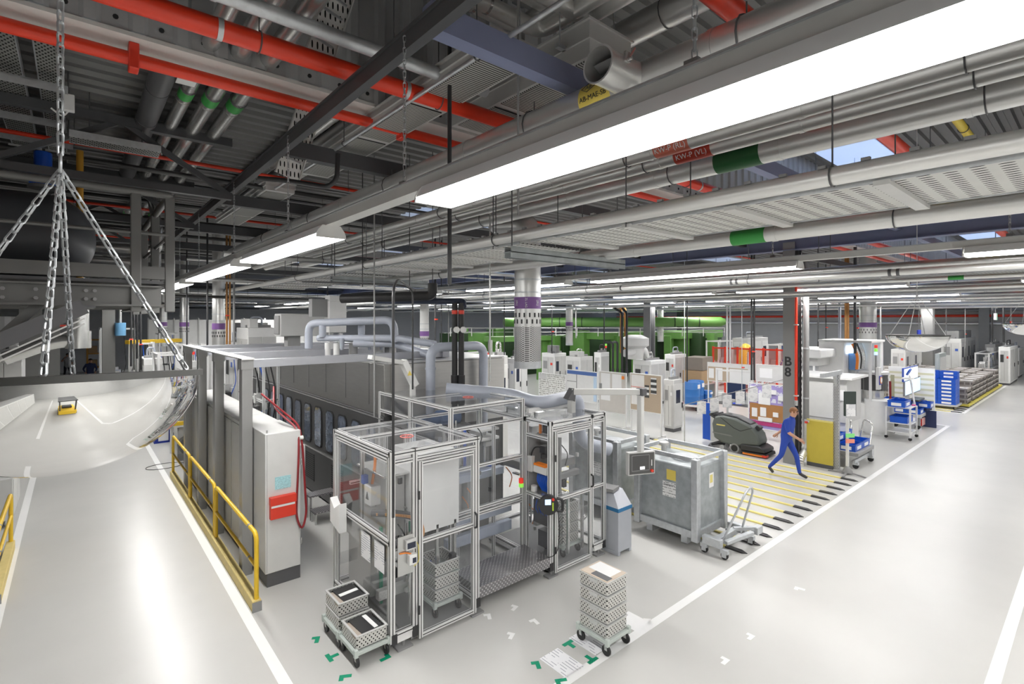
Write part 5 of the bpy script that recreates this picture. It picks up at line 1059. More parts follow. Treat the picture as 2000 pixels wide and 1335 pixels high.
# ================================================================ steel containers
def container(label, loc, near):
    t = thing('liquid_container', label, 'container', loc); W_, D_, H_ = 1.0, 1.22, 1.33
    obj('tank_body', MB().box(0.05, W_-0.05, 0.05, D_-0.05, 0.22, H_), zinc, t, bevel=0.03)
    for x in (0.03, W_-0.03):
        for y in (0.03, D_-0.03): obj('corner_post', MB().box(x-0.06, x+0.06, y-0.06, y+0.06, 0.1, H_+0.16), galv, t, bevel=0.01)
    for z, h in ((0.14, 0.12), (H_+0.1, 0.07)):
        rail_ = MB()
        for y in (0.03, D_-0.03): rail_.box(0.07, W_-0.07, y-0.025, y+0.025, z, z+h)
        for x in (0.03, W_-0.03): rail_.box(x-0.025, x+0.025, 0.07, D_-0.07, z, z+h)
        obj('bottom_rail' if z < 1 else 'top_rail', rail_, galv, t, smooth=False)
    obj('tank_lid', MB().lathe([(0, 0.05), (0.22, 0.05), (0.25, 0.02), (0.25, 0.0)], (0.5, 0.5, H_), 26), galv, t)
    obj('valve_cap', MB().lathe([(0, 0.22), (0.05, 0.22), (0.09, 0.2), (0.09, 0.15), (0.05, 0.14), (0.05, 0.0)], (0.55, 0.98, H_), 18), lightgrey, t)
    obj('pallet_skid', MB().box(0.05, 0.95, 0.2, 0.32, 0.0, 0.14), galv, t, smooth=False); obj('pallet_skid', MB().box(0.05, 0.95, 0.9, 1.02, 0.0, 0.14), galv, t, smooth=False)
    obj('face_label', MB().box(0.044, 0.05, 0.42, 0.68, 0.72, 0.98), lines_mat('notice sheet with heading', (0.86, 0.86, 0.85), (0.3, 0.3, 0.3), 22, 0.3, 'z', block=30), t)
    if near:
        obj('yellow_label', MB().box(0.044, 0.05, 0.42, 0.6, 1.02, 1.2), signyellow, t); obj('side_label', MB().box(0.5, 0.66, 0.044, 0.05, 0.9, 1.15), paper, t); obj('side_yellow_label', MB().box(0.53, 0.62, 0.042, 0.045, 0.98, 1.12), paleyellow, t)
        for y in (0.06,): obj('lock_knob', MB().cyl((0.0, y, 1.2), (0.06, y-0.03, 1.2), 0.035, 12), black, t)
        words('lettering', 'Transport', 0.055, (0.042, 0.55, 0.93), FACE_W, softblack, t)
    return t
container('galvanised liquid container in front, with yellow label and white notice', (7.95, 4.5, 0.05), True)
container('second galvanised liquid container, behind the touch panel, with white notice', (7.95, 6.15, 0.05), False)
t = thing('container_dolly', 'galvanised towing dolly with upright handle in front of the near container', 'dolly', (8.45, 4.25, 0))
obj('dolly_frame', MB().box(7.98, 8.08, 4.1, 4.42, 0.16, 0.3).box(8.85, 8.95, 4.1, 4.42, 0.16, 0.3).box(8.08, 8.85, 4.2, 4.3, 0.16, 0.26), galv, t, True, bevel=0.008)
obj('tow_arm', MB().bar((8.2, 4.12, 0.2), (8.8, 3.95, 0.26), 0.08, 0.06).bar((8.75, 4.25, 0.25), (8.95, 3.95, 0.3), 0.07, 0.06).box(8.9, 9.1, 3.9, 4.0, 0.2, 0.32), galv, t, True, bevel=0.006)
obj('handle', MB().tube(bend([(8.28, 4.2, 0.2), (8.55, 3.95, 1.0), (8.75, 3.95, 1.06), (8.9, 3.98, 0.95), (8.8, 4.15, 0.2)], 0.09), 0.018, 10), galv, t, True)
for x, y in ((8.03, 4.05), (8.9, 4.02), (8.03, 4.4), (8.9, 4.4)):
    obj('caster', MB().box(x-0.035, x+0.035, y-0.06, y+0.06, 0.1, 0.16).box(x-0.035, x-0.025, y-0.04, y+0.04, 0.04, 0.1).box(x+0.025, x+0.035, y-0.04, y+0.04, 0.04, 0.1), galv, t, True); obj('wheel', MB().lathe([(0, -0.02), (0.06, -0.02), (0.065, 0), (0.06, 0.02), (0, 0.02)], (x, y, 0.066), 18, 0, 'x'), black, t, True)
t = thing('waste_bin', 'grey waste bin with blue stripe and slanted lid right of the cell', 'bin', (6.98, 5.42, 0))
obj('bin_body', MB().box(-0.18, 0.18, -0.18, 0.18, 0.06, 0.72).box(-0.18, -0.12, -0.18, 0.18, 0, 0.06).box(0.12, 0.18, -0.18, 0.18, 0, 0.06), mat('blue grey bin paint', (0.42, 0.44, 0.48), 0.35), t, bevel=0.008); obj('blue_stripe', MB().box(-0.187, 0.187, -0.187, 0.187, 0.72, 0.78), mat('bin stripe blue', (0.03, 0.17, 0.36), 0.4), t)
obj('slanted_lid', MB().add([(-0.18, -0.18, 0.78), (0.18, -0.18, 0.78), (0.18, 0.18, 0.78), (-0.18, 0.18, 0.78), (-0.1, -0.02, 0.98), (0.14, -0.02, 1.02), (0.14, 0.16, 1.02), (-0.1, 0.16, 0.98)], [(0,3,2,1),(4,5,6,7),(0,1,5,4),(1,2,6,5),(2,3,7,6),(3,0,4,7)]), mat('pale bin lid', (0.62, 0.64, 0.70), 0.35), t, smooth=False)
tag(obj('ash_tray', MB().cbox((6.9, 5.5, 1.045), (0.26, 0.24, 0.05), 0, R(15)), midgrey, None), 'dark flat tray lying on the waste bin', 'tray')
# touch panel on a swing arm
t = thing('touch_terminal', 'grey touch panel with red stop button on a white swing arm', 'control panel', (6.3, 5.82, 2.35))
P0 = Vector((6.3, 5.82, 2.35)); pe_ = Vector((7.16, 5.06, 0)); z2 = 2.70
obj('arm_foot', MB().box(P0.x-0.05, P0.x+0.05, P0.y-0.05, P0.y+0.05, 2.35, 2.58), lightgrey, t, True, bevel=0.006); obj('arm_joint', MB().prism([(2.56, -0.1), (2.82, 0.1), (2.62, 0.14), (2.52, 0.0)][0:0] or [(P0.x-0.14, 2.6), (P0.x+0.0, 2.76), (P0.x+0.04, 2.66), (P0.x+0.02, 2.54)], 'y', P0.y-0.06, P0.y+0.06), darkgrey, t, True, smooth=False)
obj('swing_arm', MB().bar((P0.x, P0.y, z2), (pe_.x, pe_.y, z2), 0.1, 0.1), offwhite, t, True, bevel=0.012); obj('elbow_joint', MB().cbox((pe_.x+0.02, pe_.y, z2), (0.14, 0.14, 0.13)), darkgrey, t, True, bevel=0.02); obj('drop_arm', MB().box(pe_.x-0.045, pe_.x+0.045, pe_.y-0.045, pe_.y+0.045, 1.7, z2-0.05), offwhite, t, True, bevel=0.012)
pm = Matrix.Translation((pe_.x, pe_.y, 1.52)) @ Matrix.Rotation(R(-24), 4, 'Z')
def pt(mb): mb.v = [tuple(pm @ Vector(v)) for v in mb.v]; return mb
obj('panel_housing', pt(MB().box(-0.25, 0.25, -0.04, 0.05, -0.19, 0.19)), lightgrey, t, True, bevel=0.008); obj('panel_face', pt(MB().box(-0.23, 0.23, -0.045, -0.039, -0.17, 0.17)), screengrey, t, True)
obj('screen_border', pt(MB().box(-0.19, 0.14, -0.047, -0.044, -0.12, 0.14)), midgrey, t, True); obj('screen', pt(MB().box(-0.18, 0.13, -0.049, -0.046, -0.11, 0.13)), mat('panel screen', (0.075, 0.075, 0.075), 0.2, 0, 0), t, True); obj('screen_window', pt(MB().box(-0.04, 0.05, -0.051, -0.048, -0.1, -0.05)), mat('bright window', (0.9, 0.9, 0.9), 0.4, 0, 0, emit=0.6), t, True)
obj('stop_button', pt(MB().cyl((0.18, -0.075, -0.13), (0.18, -0.04, -0.13), 0.025, 14)), redbox, t, True); obj('usb_slot', pt(MB().box(0.175, 0.19, -0.048, -0.044, -0.05, 0.05)), white, t, True)
# big grey suction pipe behind the cell
a = far(1000, 770, 8.9); b = far(1050, 788, 8.4); c = far(1122, 772, 8.9)
bentpipe('fat grey suction pipe lying over the cell roof and dropping into the cell', [a + Vector((-0.9, 0.7, 0.1)), a, b, c + Vector((0.1, 0, 0)), (c.x+0.12, c.y, 1.75), (c.x+0.6, c.y-0.3, 1.6)], 0.11, pipegrey, 0.25, 'grey_pipe', (), 22)
# long cable tray / channel from cell
# ================================================================ displacement air diffusers with purple band
def diffuser(label, x, y, z0, r, ztop, m=ductmetal, txt=True, group=None):
    t = thing('air_diffuser', label, 'air diffuser', (x, y, z0), 0, group)
    obj('bottom_cap', MB().cyl((0, 0, 0), (0, 0, 0.12), r*1.02, 32), galv, t); obj('perforated_drum', MB().cyl((0, 0, 0.12), (0, 0, 0.72), r, 40), diffperf if txt else ductmetal, t)
    obj('slotted_collar', MB().cyl((0, 0, 0.72), (0, 0, 1.02), r, 40), ductmetal, t); mb = MB()
    for k in range(16):
        for j in range(2): an = 2*math.pi*(k+0.5*j)/16; mb.cbox((math.cos(an)*r, math.sin(an)*r, 0.81+j*0.11), (0.012, 0.028, 0.075), 0, an)
    obj('air_slots', mb, softblack, t); obj('purple_band', MB().cyl((0, 0, 1.03), (0, 0, 1.23), r+0.004, 40), purple, t)
    obj('riser_duct', MB().cyl((0, 0, 1.02), (0, 0, ztop-z0), r*0.98, 40), m, t)
    for z in (1.3, 1.52): obj('joint_band', MB().cyl((0, 0, z), (0, 0, z+0.025), r+0.006, 40), galv, t)
    if txt:
        v = math.atan2(-y, -x)
        for dz, an in (('ZL LAG', -0.1), ('[ZL]', 0.75), ('[ZL]', -0.85)): 
            A = v + an; words('lettering', dz, 0.052, (math.cos(A)*(r+0.012), math.sin(A)*(r+0.012), 1.13), (R(90), R(90), A+R(90)), paper, t)
    return t
dx, dy = 6.02, 6.6
dd = diffuser('big round air diffuser with purple band hanging above the cell', dx, dy, 3.06, 0.235, 5.3)
obj('top_elbow', MB().tube(bend([(0, 0, 2.2), (0, 0, 2.5), (0.0, 0.9, 2.6), (0, 0.9, 3.79)], 0.3, 6), 0.21, 28), ductmetal, dd)
# ================================================================ people
def person(label, loc, rz, pose, shirt, trousers, hairm, skin_arms=True, hscale=1.0):
    t = thing('person', label, 'person', loc, rz)
    P = {'pel': (0, 0, 0.95), 'waist': (0, -0.01, 1.08), 'chest': (0, -0.04, 1.28), 'neck': (0, -0.07, 1.45), 'chin': (0, -0.09, 1.535), 'head': (0, -0.10, 1.625), 'crown': (0, -0.09, 1.70)}
    P.update(pose)
    rad = {'pel': 0.15, 'waist': 0.14, 'chest': 0.155, 'neck': 0.062, 'chin': 0.066, 'head': 0.092, 'crown': 0.065, 'sh': 0.075, 'el': 0.046, 'wr': 0.031, 'hip': 0.095, 'kn': 0.062, 'an': 0.045, 'toe': 0.035}
    seg = [('pel', 'waist', 0), ('waist', 'chest', 0), ('chest', 'neck', 0), ('neck', 'chin', 2), ('chin', 'head', 2), ('head', 'crown', 2)]
    for s in 'lr':
        seg += [('chest', 'sh'+s, 0), ('sh'+s, 'el'+s, 0), ('el'+s, 'wr'+s, 2 if skin_arms else 0), ('pel', 'hip'+s, 1), ('hip'+s, 'kn'+s, 1), ('kn'+s, 'an'+s, 1), ('an'+s, 'toe'+s, 3)]
    names = list(P); idx = {n: i for i, n in enumerate(names)}
    me = bpy.data.meshes.new('body_chain'); me.from_pydata([P[n] for n in names], [(idx[a], idx[b]) for a, b, _ in seg], [])
    tmp = bpy.data.objects.new('body_chain', me); COL.objects.link(tmp)
    sk = tmp.modifiers.new('skin', 'SKIN'); sk.use_smooth_shade = True
    for n in names:
        r = rad[n] if n in rad else rad[n[:-1]]
        v = me.skin_vertices[0].data[idx[n]]; v.radius = (r*(1.12 if n in ('chest', 'pel', 'waist') else 1), r); v.use_root = n == 'pel'
    sb = tmp.modifiers.new('sub', 'SUBSURF'); sb.levels = 2; sb.render_levels = 2
    dg = bpy.context.evaluated_depsgraph_get(); m2 = bpy.data.meshes.new_from_object(tmp.evaluated_get(dg))
    mb = MB(); mb.add([v.co[:] for v in m2.vertices], [tuple(p.vertices) for p in m2.polygons])
    def dseg(c, a, b):
        a, b = Vector(a), Vector(b); d = b-a; u = max(0, min(1, (c-a).dot(d)/max(1e-9, d.length_squared))); return (c - a - d*u).length
    for i, f in enumerate(mb.f):
        c = sum((Vector(mb.v[j]) for j in f), Vector())/len(f)
        mb.k[i] = min(seg, key=lambda s_: dseg(c, P[s_[0]], P[s_[1]]) - (0.09 if s_[0] in ('pel', 'waist') and s_[2] == 0 else 0.07 if s_[1][:2] == 'sh' else 0.03 if s_[1] == 'neck' else 0.0))[2]
    bpy.data.objects.remove(tmp); bpy.data.meshes.remove(me)
    # face: nose, brows with eyes, mouth, ears
    hx, hy, hz = P['head']; fy = hy - 0.088
    mb.add([(hx-0.014, fy+0.004, hz-0.02), (hx+0.014, fy+0.004, hz-0.02), (hx, fy-0.022, hz-0.022), (hx, fy, hz+0.022)], [(0,1,2),(0,2,3),(1,3,2)], 2)
    for s in (-1, 1):
        mb.cyl((hx+s*0.033, fy-0.001, hz+0.015), (hx+s*0.033, fy+0.02, hz+0.015), 0.011, 8, None, 4); mb.cbox((hx+s*0.094, hy+0.005, hz-0.005), (0.014, 0.035, 0.06), 2)
    mb.cbox((hx, fy+0.003, hz-0.05), (0.045, 0.012, 0.009), 5)
    for s in 'lr':                                     # palm, four fingers and thumb
        w_ = Vector(P['wr'+s]); d = (w_ - Vector(P['el'+s])).normalized(); sx = -1 if s == 'l' else 1
        a = Vector((0, 1, 0)); a = (a - d*a.dot(d)).normalized(); nrm_ = d.cross(a)
        mb.tube([w_ - d*0.02, w_ + d*0.05, w_ + d*0.095], 0.03, 8, 2, True, [0.026, 0.036, 0.03])
        for k in range(4):
            r0 = w_ + d*0.085 + a*(0.027 - k*0.018); L_ = (0.07, 0.08, 0.075, 0.058)[k]; cu = nrm_*(-sx)*0.02
            mb.tube([r0, r0 + d*L_*0.5 + cu*0.3, r0 + d*L_ + cu*1.4], 0.009, 6, 2, True, [0.01, 0.009, 0.007])
        r0 = w_ + d*0.03 + a*(-0.028); mb.tube([r0, r0 - a*0.028 + d*0.03, r0 - a*0.03 + d*0.062], 0.011, 6, 2, True, [0.013, 0.011, 0.008])
    obj('body', mb, [shirt, trousers, skin, softblack, softblack, mat('lip', (0.4, 0.15, 0.12), 0.5)], t)
    hm = MB().lathe([(0.0, 0.105), (0.05, 0.098), (0.085, 0.065), (0.1, 0.02), (0.098, -0.02), (0.085, -0.03)], (hx, hy+0.012, hz+0.015), 20)
    hm.v = [v for v in hm.v]; hm.f = [f for f in hm.f if not (sum(hm.v[j][1] for j in f)/len(f) < hy-0.045 and sum(hm.v[j][2] for j in f)/len(f) < hz+0.055)]
    obj('hair', hm, hairm, t); return t
W0 = G(1536, 929)
person('worker in royal blue clothes striding past the column on the yellow striped floor', (W0.x, W0.y, 0), 0, dict(
    neck=(0, -0.12, 1.45), chin=(0, -0.16, 1.53), head=(0, -0.18, 1.62), crown=(0, -0.17, 1.70), chest=(0, -0.07, 1.28),
    shl=(0.19, -0.08, 1.40), ell=(0.25, 0.12, 1.15), wrl=(0.23, 0.30, 0.98), shr=(-0.19, -0.08, 1.40), elr=(-0.25, -0.14, 1.14), wrr=(-0.22, -0.36, 1.02),
    hipl=(0.09, 0, 0.90), knl=(0.10, -0.20, 0.52), anl=(0.10, -0.27, 0.10), toel=(0.10, -0.45, 0.035), hipr=(-0.09, 0, 0.90), knr=(-0.10, 0.08, 0.52), anr=(-0.10, 0.38, 0.16), toer=(-0.10, 0.27, 0.04)), workblue, workblue, hairbrown)
std = dict(shl=(0.19, -0.04, 1.40), ell=(0.30, 0.04, 1.15), wrl=(0.22, -0.08, 0.98), shr=(-0.19, -0.04, 1.40), elr=(-0.30, 0.04, 1.15), wrr=(-0.22, -0.08, 0.98),
    hipl=(0.09, 0, 0.90), knl=(0.10, -0.14, 0.52), anl=(0.10, -0.12, 0.10), toel=(0.10, -0.28, 0.035), hipr=(-0.09, 0, 0.90), knr=(-0.10, 0.04, 0.50), anr=(-0.10, 0.2, 0.13), toer=(-0.10, 0.10, 0.035))
q = far(176, 624, 28.5); person('distant worker in navy jacket walking down the left aisle', (q.x, q.y, 0), R(10), std, navy, darkcloth, hairdark, False)
q = far(131, 624, 33); s2 = dict(std); s2.update(elr=(-0.30, 0.0, 1.2), wrr=(-0.2, -0.12, 1.42)); person('distant worker in grey shirt at the left of the aisle', (q.x, q.y, 0), R(25), s2, greycloth, darkcloth, hairdark)
# ================================================================ column B8
BX, BY = 14.85, 5.62
t = thing('steel_column', 'grey steel column marked B8 with red pipe on its edge', 'column', (BX, BY, 0))
obj('flange', MB().box(-0.15, -0.125, -0.15, 0.15, 0, 6.0), midgrey, t, smooth=False); obj('flange', MB().box(0.125, 0.15, -0.15, 0.15, 0, 6.0), beamgrey, t, smooth=False); obj('web', MB().box(-0.125, 0.125, -0.02, 0.02, 0, 6.0), beamgrey, t, smooth=False)
words('letter', 'B', 0.34, (-0.152, 0.02, 2.76), FACE_W, softblack, t, off=0.008); words('letter', '8', 0.34, (-0.152, 0.02, 2.47), FACE_W, softblack, t, off=0.008)
t = thing('fire_pipe', 'slim red pipe running down the edge of the B8 column', 'pipe', (BX-0.1, BY-0.2, 1.25))
obj('pipe_body', MB().cyl((BX-0.16, BY-0.19, 1.72), (BX-0.16, BY-0.19, 5.3), 0.035, 10), red, t, True); obj('top_branch', MB().tube(bend([(BX-0.16, BY-0.19, 5.28), (BX-0.16, BY-0.19, 5.5), (BX-1.0, BY-0.19, 5.5)], 0.1), 0.035, 10), red, t, True); obj('end_cap', MB().cyl((BX-0.16, BY-0.19, 1.6), (BX-0.16, BY-0.19, 1.74), 0.045, 10), steel, t, True)
for z in (1.85, 3.75): obj('pipe_clip', MB().box(BX-0.21, BX-0.1, BY-0.24, BY-0.14, z, z+0.03), lightgrey, t, True)
t = thing('suction_hose', 'silver segmented suction pipe down the right side of the B8 column', 'pipe', (BX+0.25, BY-0.25, 0.1)); X_, Y_ = BX+0.28, BY-0.28
obj('pipe_body', MB().cyl((X_, Y_, 1.1), (X_, Y_, 5.6), 0.075, 16), midgrey, t, True); sg = MB(); pts = bend([(X_, Y_, 1.15), (X_, Y_, 0.4), (X_-0.42, Y_+0.0, 0.16), (X_-0.42, Y_, 0.0)], 0.15, 3)
for i in range(len(pts)-1): sg.cyl(pts[i], pts[i+1], 0.082 if i % 2 else 0.09, 16)
obj('segmented_elbow', sg, jacket, t, True); obj('blast_gate', MB().cbox((X_-0.1, Y_-0.05, 1.18), (0.3, 0.12, 0.05), 0, R(20)), galv, t, True); obj('red_tip', MB().cbox((X_-0.27, Y_-0.1, 1.16), (0.06, 0.06, 0.05)), redbox, t, True)
for z in (1.0, 1.75, 3.1): obj('pipe_band', MB().cyl((X_, Y_, z), (X_, Y_, z+0.04), 0.085, 16), galv, t, True)
t = thing('cable_ladder', 'black perforated cable ladder on the B8 column', 'cable ladder', (BX+0.12, BY-0.19, 0.2)); obj('ladder_rail', MB().box(BX+0.1, BX+0.16, BY-0.22, BY-0.17, 0.3, 5.9), softblack, t, True); mb = MB()
for k in range(36): mb.box(BX+0.115, BX+0.145, BY-0.223, BY-0.219, 0.4+k*0.15, 0.47+k*0.15)
obj('ladder_slots', mb, lightgrey, t, True)
# other columns
for k, (px, d, lab) in enumerate(((1812, 33.0, 'grey column behind the hanging dome mirror at right'), (1923, 38.0, 'grey column by the far white fence machines'), (1330, 36.0, 'dark column in front of the green presses'), (1268, 25.0, 'grey column behind the pin boards'))):
    q = far(px, HY, d); t = thing('steel_column', lab, 'column', (q.x, q.y, 0)); hw = 0.3 if k < 2 else 0.2
    obj('flange', MB().box(-hw, -hw+0.03, -hw, hw, 0, 6.0), (midgrey, midgrey, beamgrey, midgrey)[k], t, smooth=False); obj('flange', MB().box(hw-0.03, hw, -hw, hw, 0, 6.0), midgrey, t, smooth=False); obj('web', MB().box(-hw+0.03, hw-0.03, -0.02, 0.02, 0, 6.0), beamgrey, t, smooth=False)
# ================================================================ yellow floor strips with black tips
strip0 = None
def strip(label, x, y0, y1, group):
    t = thing('floor_strip', label, 'floor strip', (x, y0, 0), 0, group); L = y1-y0
    obj('strip_body', MB().box(-0.032, 0.032, 0.36, L-0.3, 0, 0.022), paleyellow, t, smooth=False)
    for a, b, s in ((0.36, 0.0, -1), (L-0.3, L, 1)): obj('black_tip', MB().add([(-0.05, a, 0), (0.05, a, 0), (0.05, a+(b-a)*0.7, 0), (0.012, b, 0), (-0.05, a+(b-a)*0.8, 0), (-0.05, a, 0.026), (0.05, a, 0.026), (0.05, a+(b-a)*0.7, 0.026), (0.012, b, 0.01), (-0.05, a+(b-a)*0.8, 0.026)], [(5,6,7,8,9), (0,1,6,5), (1,2,7,6), (2,3,8,7), (3,4,9,8), (4,0,5,9)]), softblack, t, smooth=False)
    return t
for k in range(13):
    x = 14.32 - k*0.485
    if k == 0: strip0 = strip('yellow floor strip with black tips, first from the column', x, 3.9, 9.9, 'yellow floor strips')
    else: dup(strip0, (x, 3.9, 0), 0, 'yellow floor strip with black tips, %s from the column' % ORD[k])
far_strip = strip('short yellow floor strip under the far basket stacks, first from the camera', 28.2, 3.95, 7.6, 'far yellow floor strips')
for k in range(1, 16): dup(far_strip, (28.2+k*0.62, 3.95, 0), 0, 'short yellow floor strip under the far basket stacks, %s from the camera' % ORD[k])
# ================================================================ floor scrubber
q = G(1455, 880); t = thing('floor_scrubber', 'grey green walk-behind floor scrubber with black brush deck', 'cleaning machine', (15.0, 7.05, 0), R(-88))
hull = [(-0.72, 0.34), (-0.78, 0.75), (-0.70, 0.98), (-0.45, 1.04), (-0.05, 1.0), (0.35, 0.86), (0.58, 0.62), (0.64, 0.40), (0.60, 0.30), (0.2, 0.26), (0.02, 0.2), (-0.45, 0.22)]
obj('shell', MB().prism(hull, 'y', -0.29, 0.29), scrubgrey, t, bevel=0.06); obj('dark_lid', MB().prism([(-0.62, 1.03), (-0.45, 1.08), (-0.05, 1.045), (0.33, 0.90), (0.36, 0.84), (-0.1, 0.97), (-0.6, 0.99)], 'y', -0.2, 0.2), softblack, t, bevel=0.02)
obj('shell_seam', MB().tube([(-0.5, -0.297, 0.98), (-0.1, -0.297, 0.72), (0.1, -0.297, 0.66), (0.42, -0.297, 0.8)], 0.008, 6), black, t); obj('side_crease', MB().prism([(-0.74, 0.52), (-0.2, 0.5), (-0.12, 0.46), (-0.74, 0.48)], 'y', -0.298, -0.28), mat('lighter shell', (0.2, 0.21, 0.2), 0.4), t)
obj('yellow_stripe', MB().box(-0.62, -0.36, -0.302, -0.29, 0.735, 0.77), mat('label yellow', (0.8, 0.68, 0.2), 0.5), t); obj('push_handle', MB().tube(bend([(-0.66, -0.26, 0.92), (-0.86, -0.26, 1.02), (-0.86, 0.26, 1.02), (-0.66, 0.26, 0.92)], 0.06), 0.028, 8), black, t); obj('key_panel', MB().cbox((-0.72, 0, 1.0), (0.16, 0.5, 0.1), 0, 0, 0, R(-25)), softblack, t, bevel=0.02)
for s in (-1, 1): w_ = obj('wheel', MB().lathe([(0.0, -0.03), (0.12, -0.03), (0.135, -0.02), (0.135, 0.02), (0.12, 0.03), (0, 0.03)], (-0.08, s*0.27, 0.135), 26, 0, 'y'), mat('grey tyre', (0.3, 0.3, 0.3), 0.6), t); obj('hub', MB().cyl((-0.08, s*0.295, 0.135), (-0.08, s*0.306, 0.135), 0.095, 20), black, w_)
obj('brush_deck', MB().prism([(0.1, 0.3), (0.62, 0.31), (0.78, 0.24), (0.8, 0.14), (0.1, 0.12)], 'y', -0.34, 0.34), softblack, t, bevel=0.03); obj('brush_skirt', MB().prism([(0.12, 0.12), (0.82, 0.12), (0.84, 0.03), (0.12, 0.03)], 'y', -0.35, 0.35), black, t, bevel=0.02); obj('rubber_lip', MB().box(0.18, 0.72, -0.36, -0.35, 0.03, 0.08), orange, t); obj('red_corner', MB().box(0.72, 0.84, -0.36, -0.2, 0.03, 0.09), redbox, t)
obj('front_latch', MB().cbox((0.5, 0, 0.78), (0.14, 0.2, 0.12), 0, 0, 0, R(35)), softblack, t, bevel=0.02); obj('squeegee', MB().tube([(-0.62, -0.45, 0.05), (-0.85, -0.25, 0.06), (-0.92, 0, 0.06), (-0.85, 0.25, 0.06), (-0.62, 0.45, 0.05)], 0.05, 8), softblack, t); obj('squeegee_arm', MB().bar((-0.5, 0, 0.25), (-0.9, 0, 0.08), 0.12, 0.06), darkgrey, t); obj('rear_caster', MB().cyl((-0.5, -0.2, 0.07), (-0.5, -0.16, 0.07), 0.07, 14).cyl((-0.5, 0.16, 0.07), (-0.5, 0.2, 0.07), 0.07, 14), lightgrey, t)
t = thing('folding_screen', 'blue and grey folding panel behind the floor scrubber', 'panel', (15.4, 8.5, 0)); a, b = PX(1373, 800, 15.6), PX(1388, 800, 15.6); c = PX(1402, 800, 15.6)
obj('blue_side', MB().box(15.58, 15.62, b.y, a.y, 0.02, 1.2), blue, t, True); obj('grey_side', MB().box(15.58, 15.62, c.y, b.y, 0.02, 1.2), lightgrey, t, True)
# ================================================================ boards
def board(label, X, x0, x1, y0, y1, m, papers=(), frame=alu, legs=True, name='pin_board', cat='board'):
    """upright board facing the left aisle; extents read along the plane X"""
    a, b = PX(x0, y0, X), PX(x1, y1, X); bz = PX(x0, y1, X).z; t = thing(name, label, cat, (X, (a.y+b.y)/2, 0)); ya, yb, z0, z1 = b.y, a.y, min(bz, b.z), a.z
    obj('board_face', MB().box(X, X+0.03, ya, yb, z0, z1), m, t, True, smooth=False)
    obj('frame', MB().box(X-0.01, X+0.035, ya-0.03, ya, z0-0.03, z1+0.03).box(X-0.01, X+0.035, yb, yb+0.03, z0-0.03, z1+0.03).box(X-0.01, X+0.035, ya, yb, z1, z1+0.03).box(X-0.01, X+0.035, ya, yb, z0-0.03, z0), frame, t, True, smooth=False)
    if legs:
        for y in (ya, yb): obj('stand_leg', MB().box(X, X+0.04, y-0.02, y+0.02, 0.05, z0).box(X-0.25, X+0.28, y-0.02, y+0.02, 0.04, 0.08).cyl((X-0.22, y, 0), (X-0.22, y, 0.04), 0.025, 8).cyl((X+0.25, y, 0), (X+0.25, y, 0.04), 0.025, 8), frame, t, True)
    for kk, (u0, u1, v0, v1, pm_, nm) in enumerate(papers):
        obj(nm, MB().box(X-0.008-0.004*kk, X-0.001, yb-(yb-ya)*u1, yb-(yb-ya)*u0, z1-(z1-z0)*v1, z1-(z1-z0)*v0), pm_, t, True, smooth=False)
    return t
photo = lines_mat('photo sheet', (0.8, 0.8, 0.8), (0.06, 0.06, 0.06), 5.5, 0.55, 'z')
chart = lines_mat('chart grid', (0.80, 0.80, 0.77), (0.28, 0.28, 0.25), 12, 0.45, 'z', block=14)
board('white board full of small picture cards, left of the blue headed board', 15.2, 1053, 1104, 728, 770, chart, [(0.02, 0.3, 0.02, 0.25, offwhite, 'frame_card')])
board('white planning board with blue header, behind the swing arm', 15.0, 1108, 1166, 722, 778, white, [(0.0, 1.0, 0.0, 0.12, mat('header blue', (0.08, 0.16, 0.42), 0.5), 'header'), (0.32, 0.34, 0.12, 1, midgrey, 'divider'), (0.0, 0.32, 0.36, 0.38, midgrey, 'divider'), (0.0, 0.32, 0.7, 0.72, midgrey, 'divider'), (0.9, 0.99, 0.14, 0.95, mat('pale blue edge', (0.55, 0.7, 0.85), 0.5), 'side_strip')])
board('beige pin board with two white sheets and an orange note', 14.9, 1171, 1222, 725, 800, mat('beige board', (0.60, 0.57, 0.53), 0.7), [(0.06, 0.42, 0.03, 0.72, paper, 'sheet'), (0.5, 0.85, 0.03, 0.4, paper, 'sheet'), (0.86, 0.95, 0.06, 0.14, orange, 'note'), (0.0, 0.1, 0.3, 0.45, midgrey, 'fan_cover')])
board('brown cork board with charts and photo sheets, right of the beige board', 14.6, 1232, 1291, 729, 798, cork, [(0.02, 0.46, 0.02, 0.85, mat('paper with red line', (0.84, 0.82, 0.80), 0.7), 'chart_sheet'), (0.48, 0.62, 0.28, 0.62, photo, 'photo_sheet'), (0.68, 0.86, 0.06, 0.5, photo, 'photo_sheet'), (0.02, 0.46, 0.35, 0.362, redbox, 'red_line')], white)
post = lines_mat('printed poster', (0.36, 0.30, 0.62), (0.7, 0.7, 0.8), 4, 0.5, 'z', block=5)
board('colourful poster board behind the papers on the line, left of the column', 16.9, 1463, 1541, 748, 832, post, [(0.02, 0.98, 0.44, 0.82, mat('poster brown', (0.42, 0.20, 0.07), 0.5), 'brown_band'), (0.02, 0.98, 0.84, 0.93, mat('poster magenta', (0.5, 0.05, 0.2), 0.5), 'magenta_band'), (0.02, 0.2, 0.05, 0.42, paper, 'sheet'), (0.25, 0.55, 0.2, 0.45, paper, 'sheet'), (0.08, 0.22, 0.55, 0.75, paper, 'sheet'), (0.3, 0.45, 0.52, 0.72, paper, 'sheet'), (0.62, 0.75, 0.6, 0.7, paper, 'sheet'), (0.25, 0.6, 0.74, 0.83, paper, 'sheet'), (0.55, 0.7, 0.1, 0.2, paper, 'sheet'), (0.75, 0.9, 0.22, 0.32, paper, 'sheet')], white)
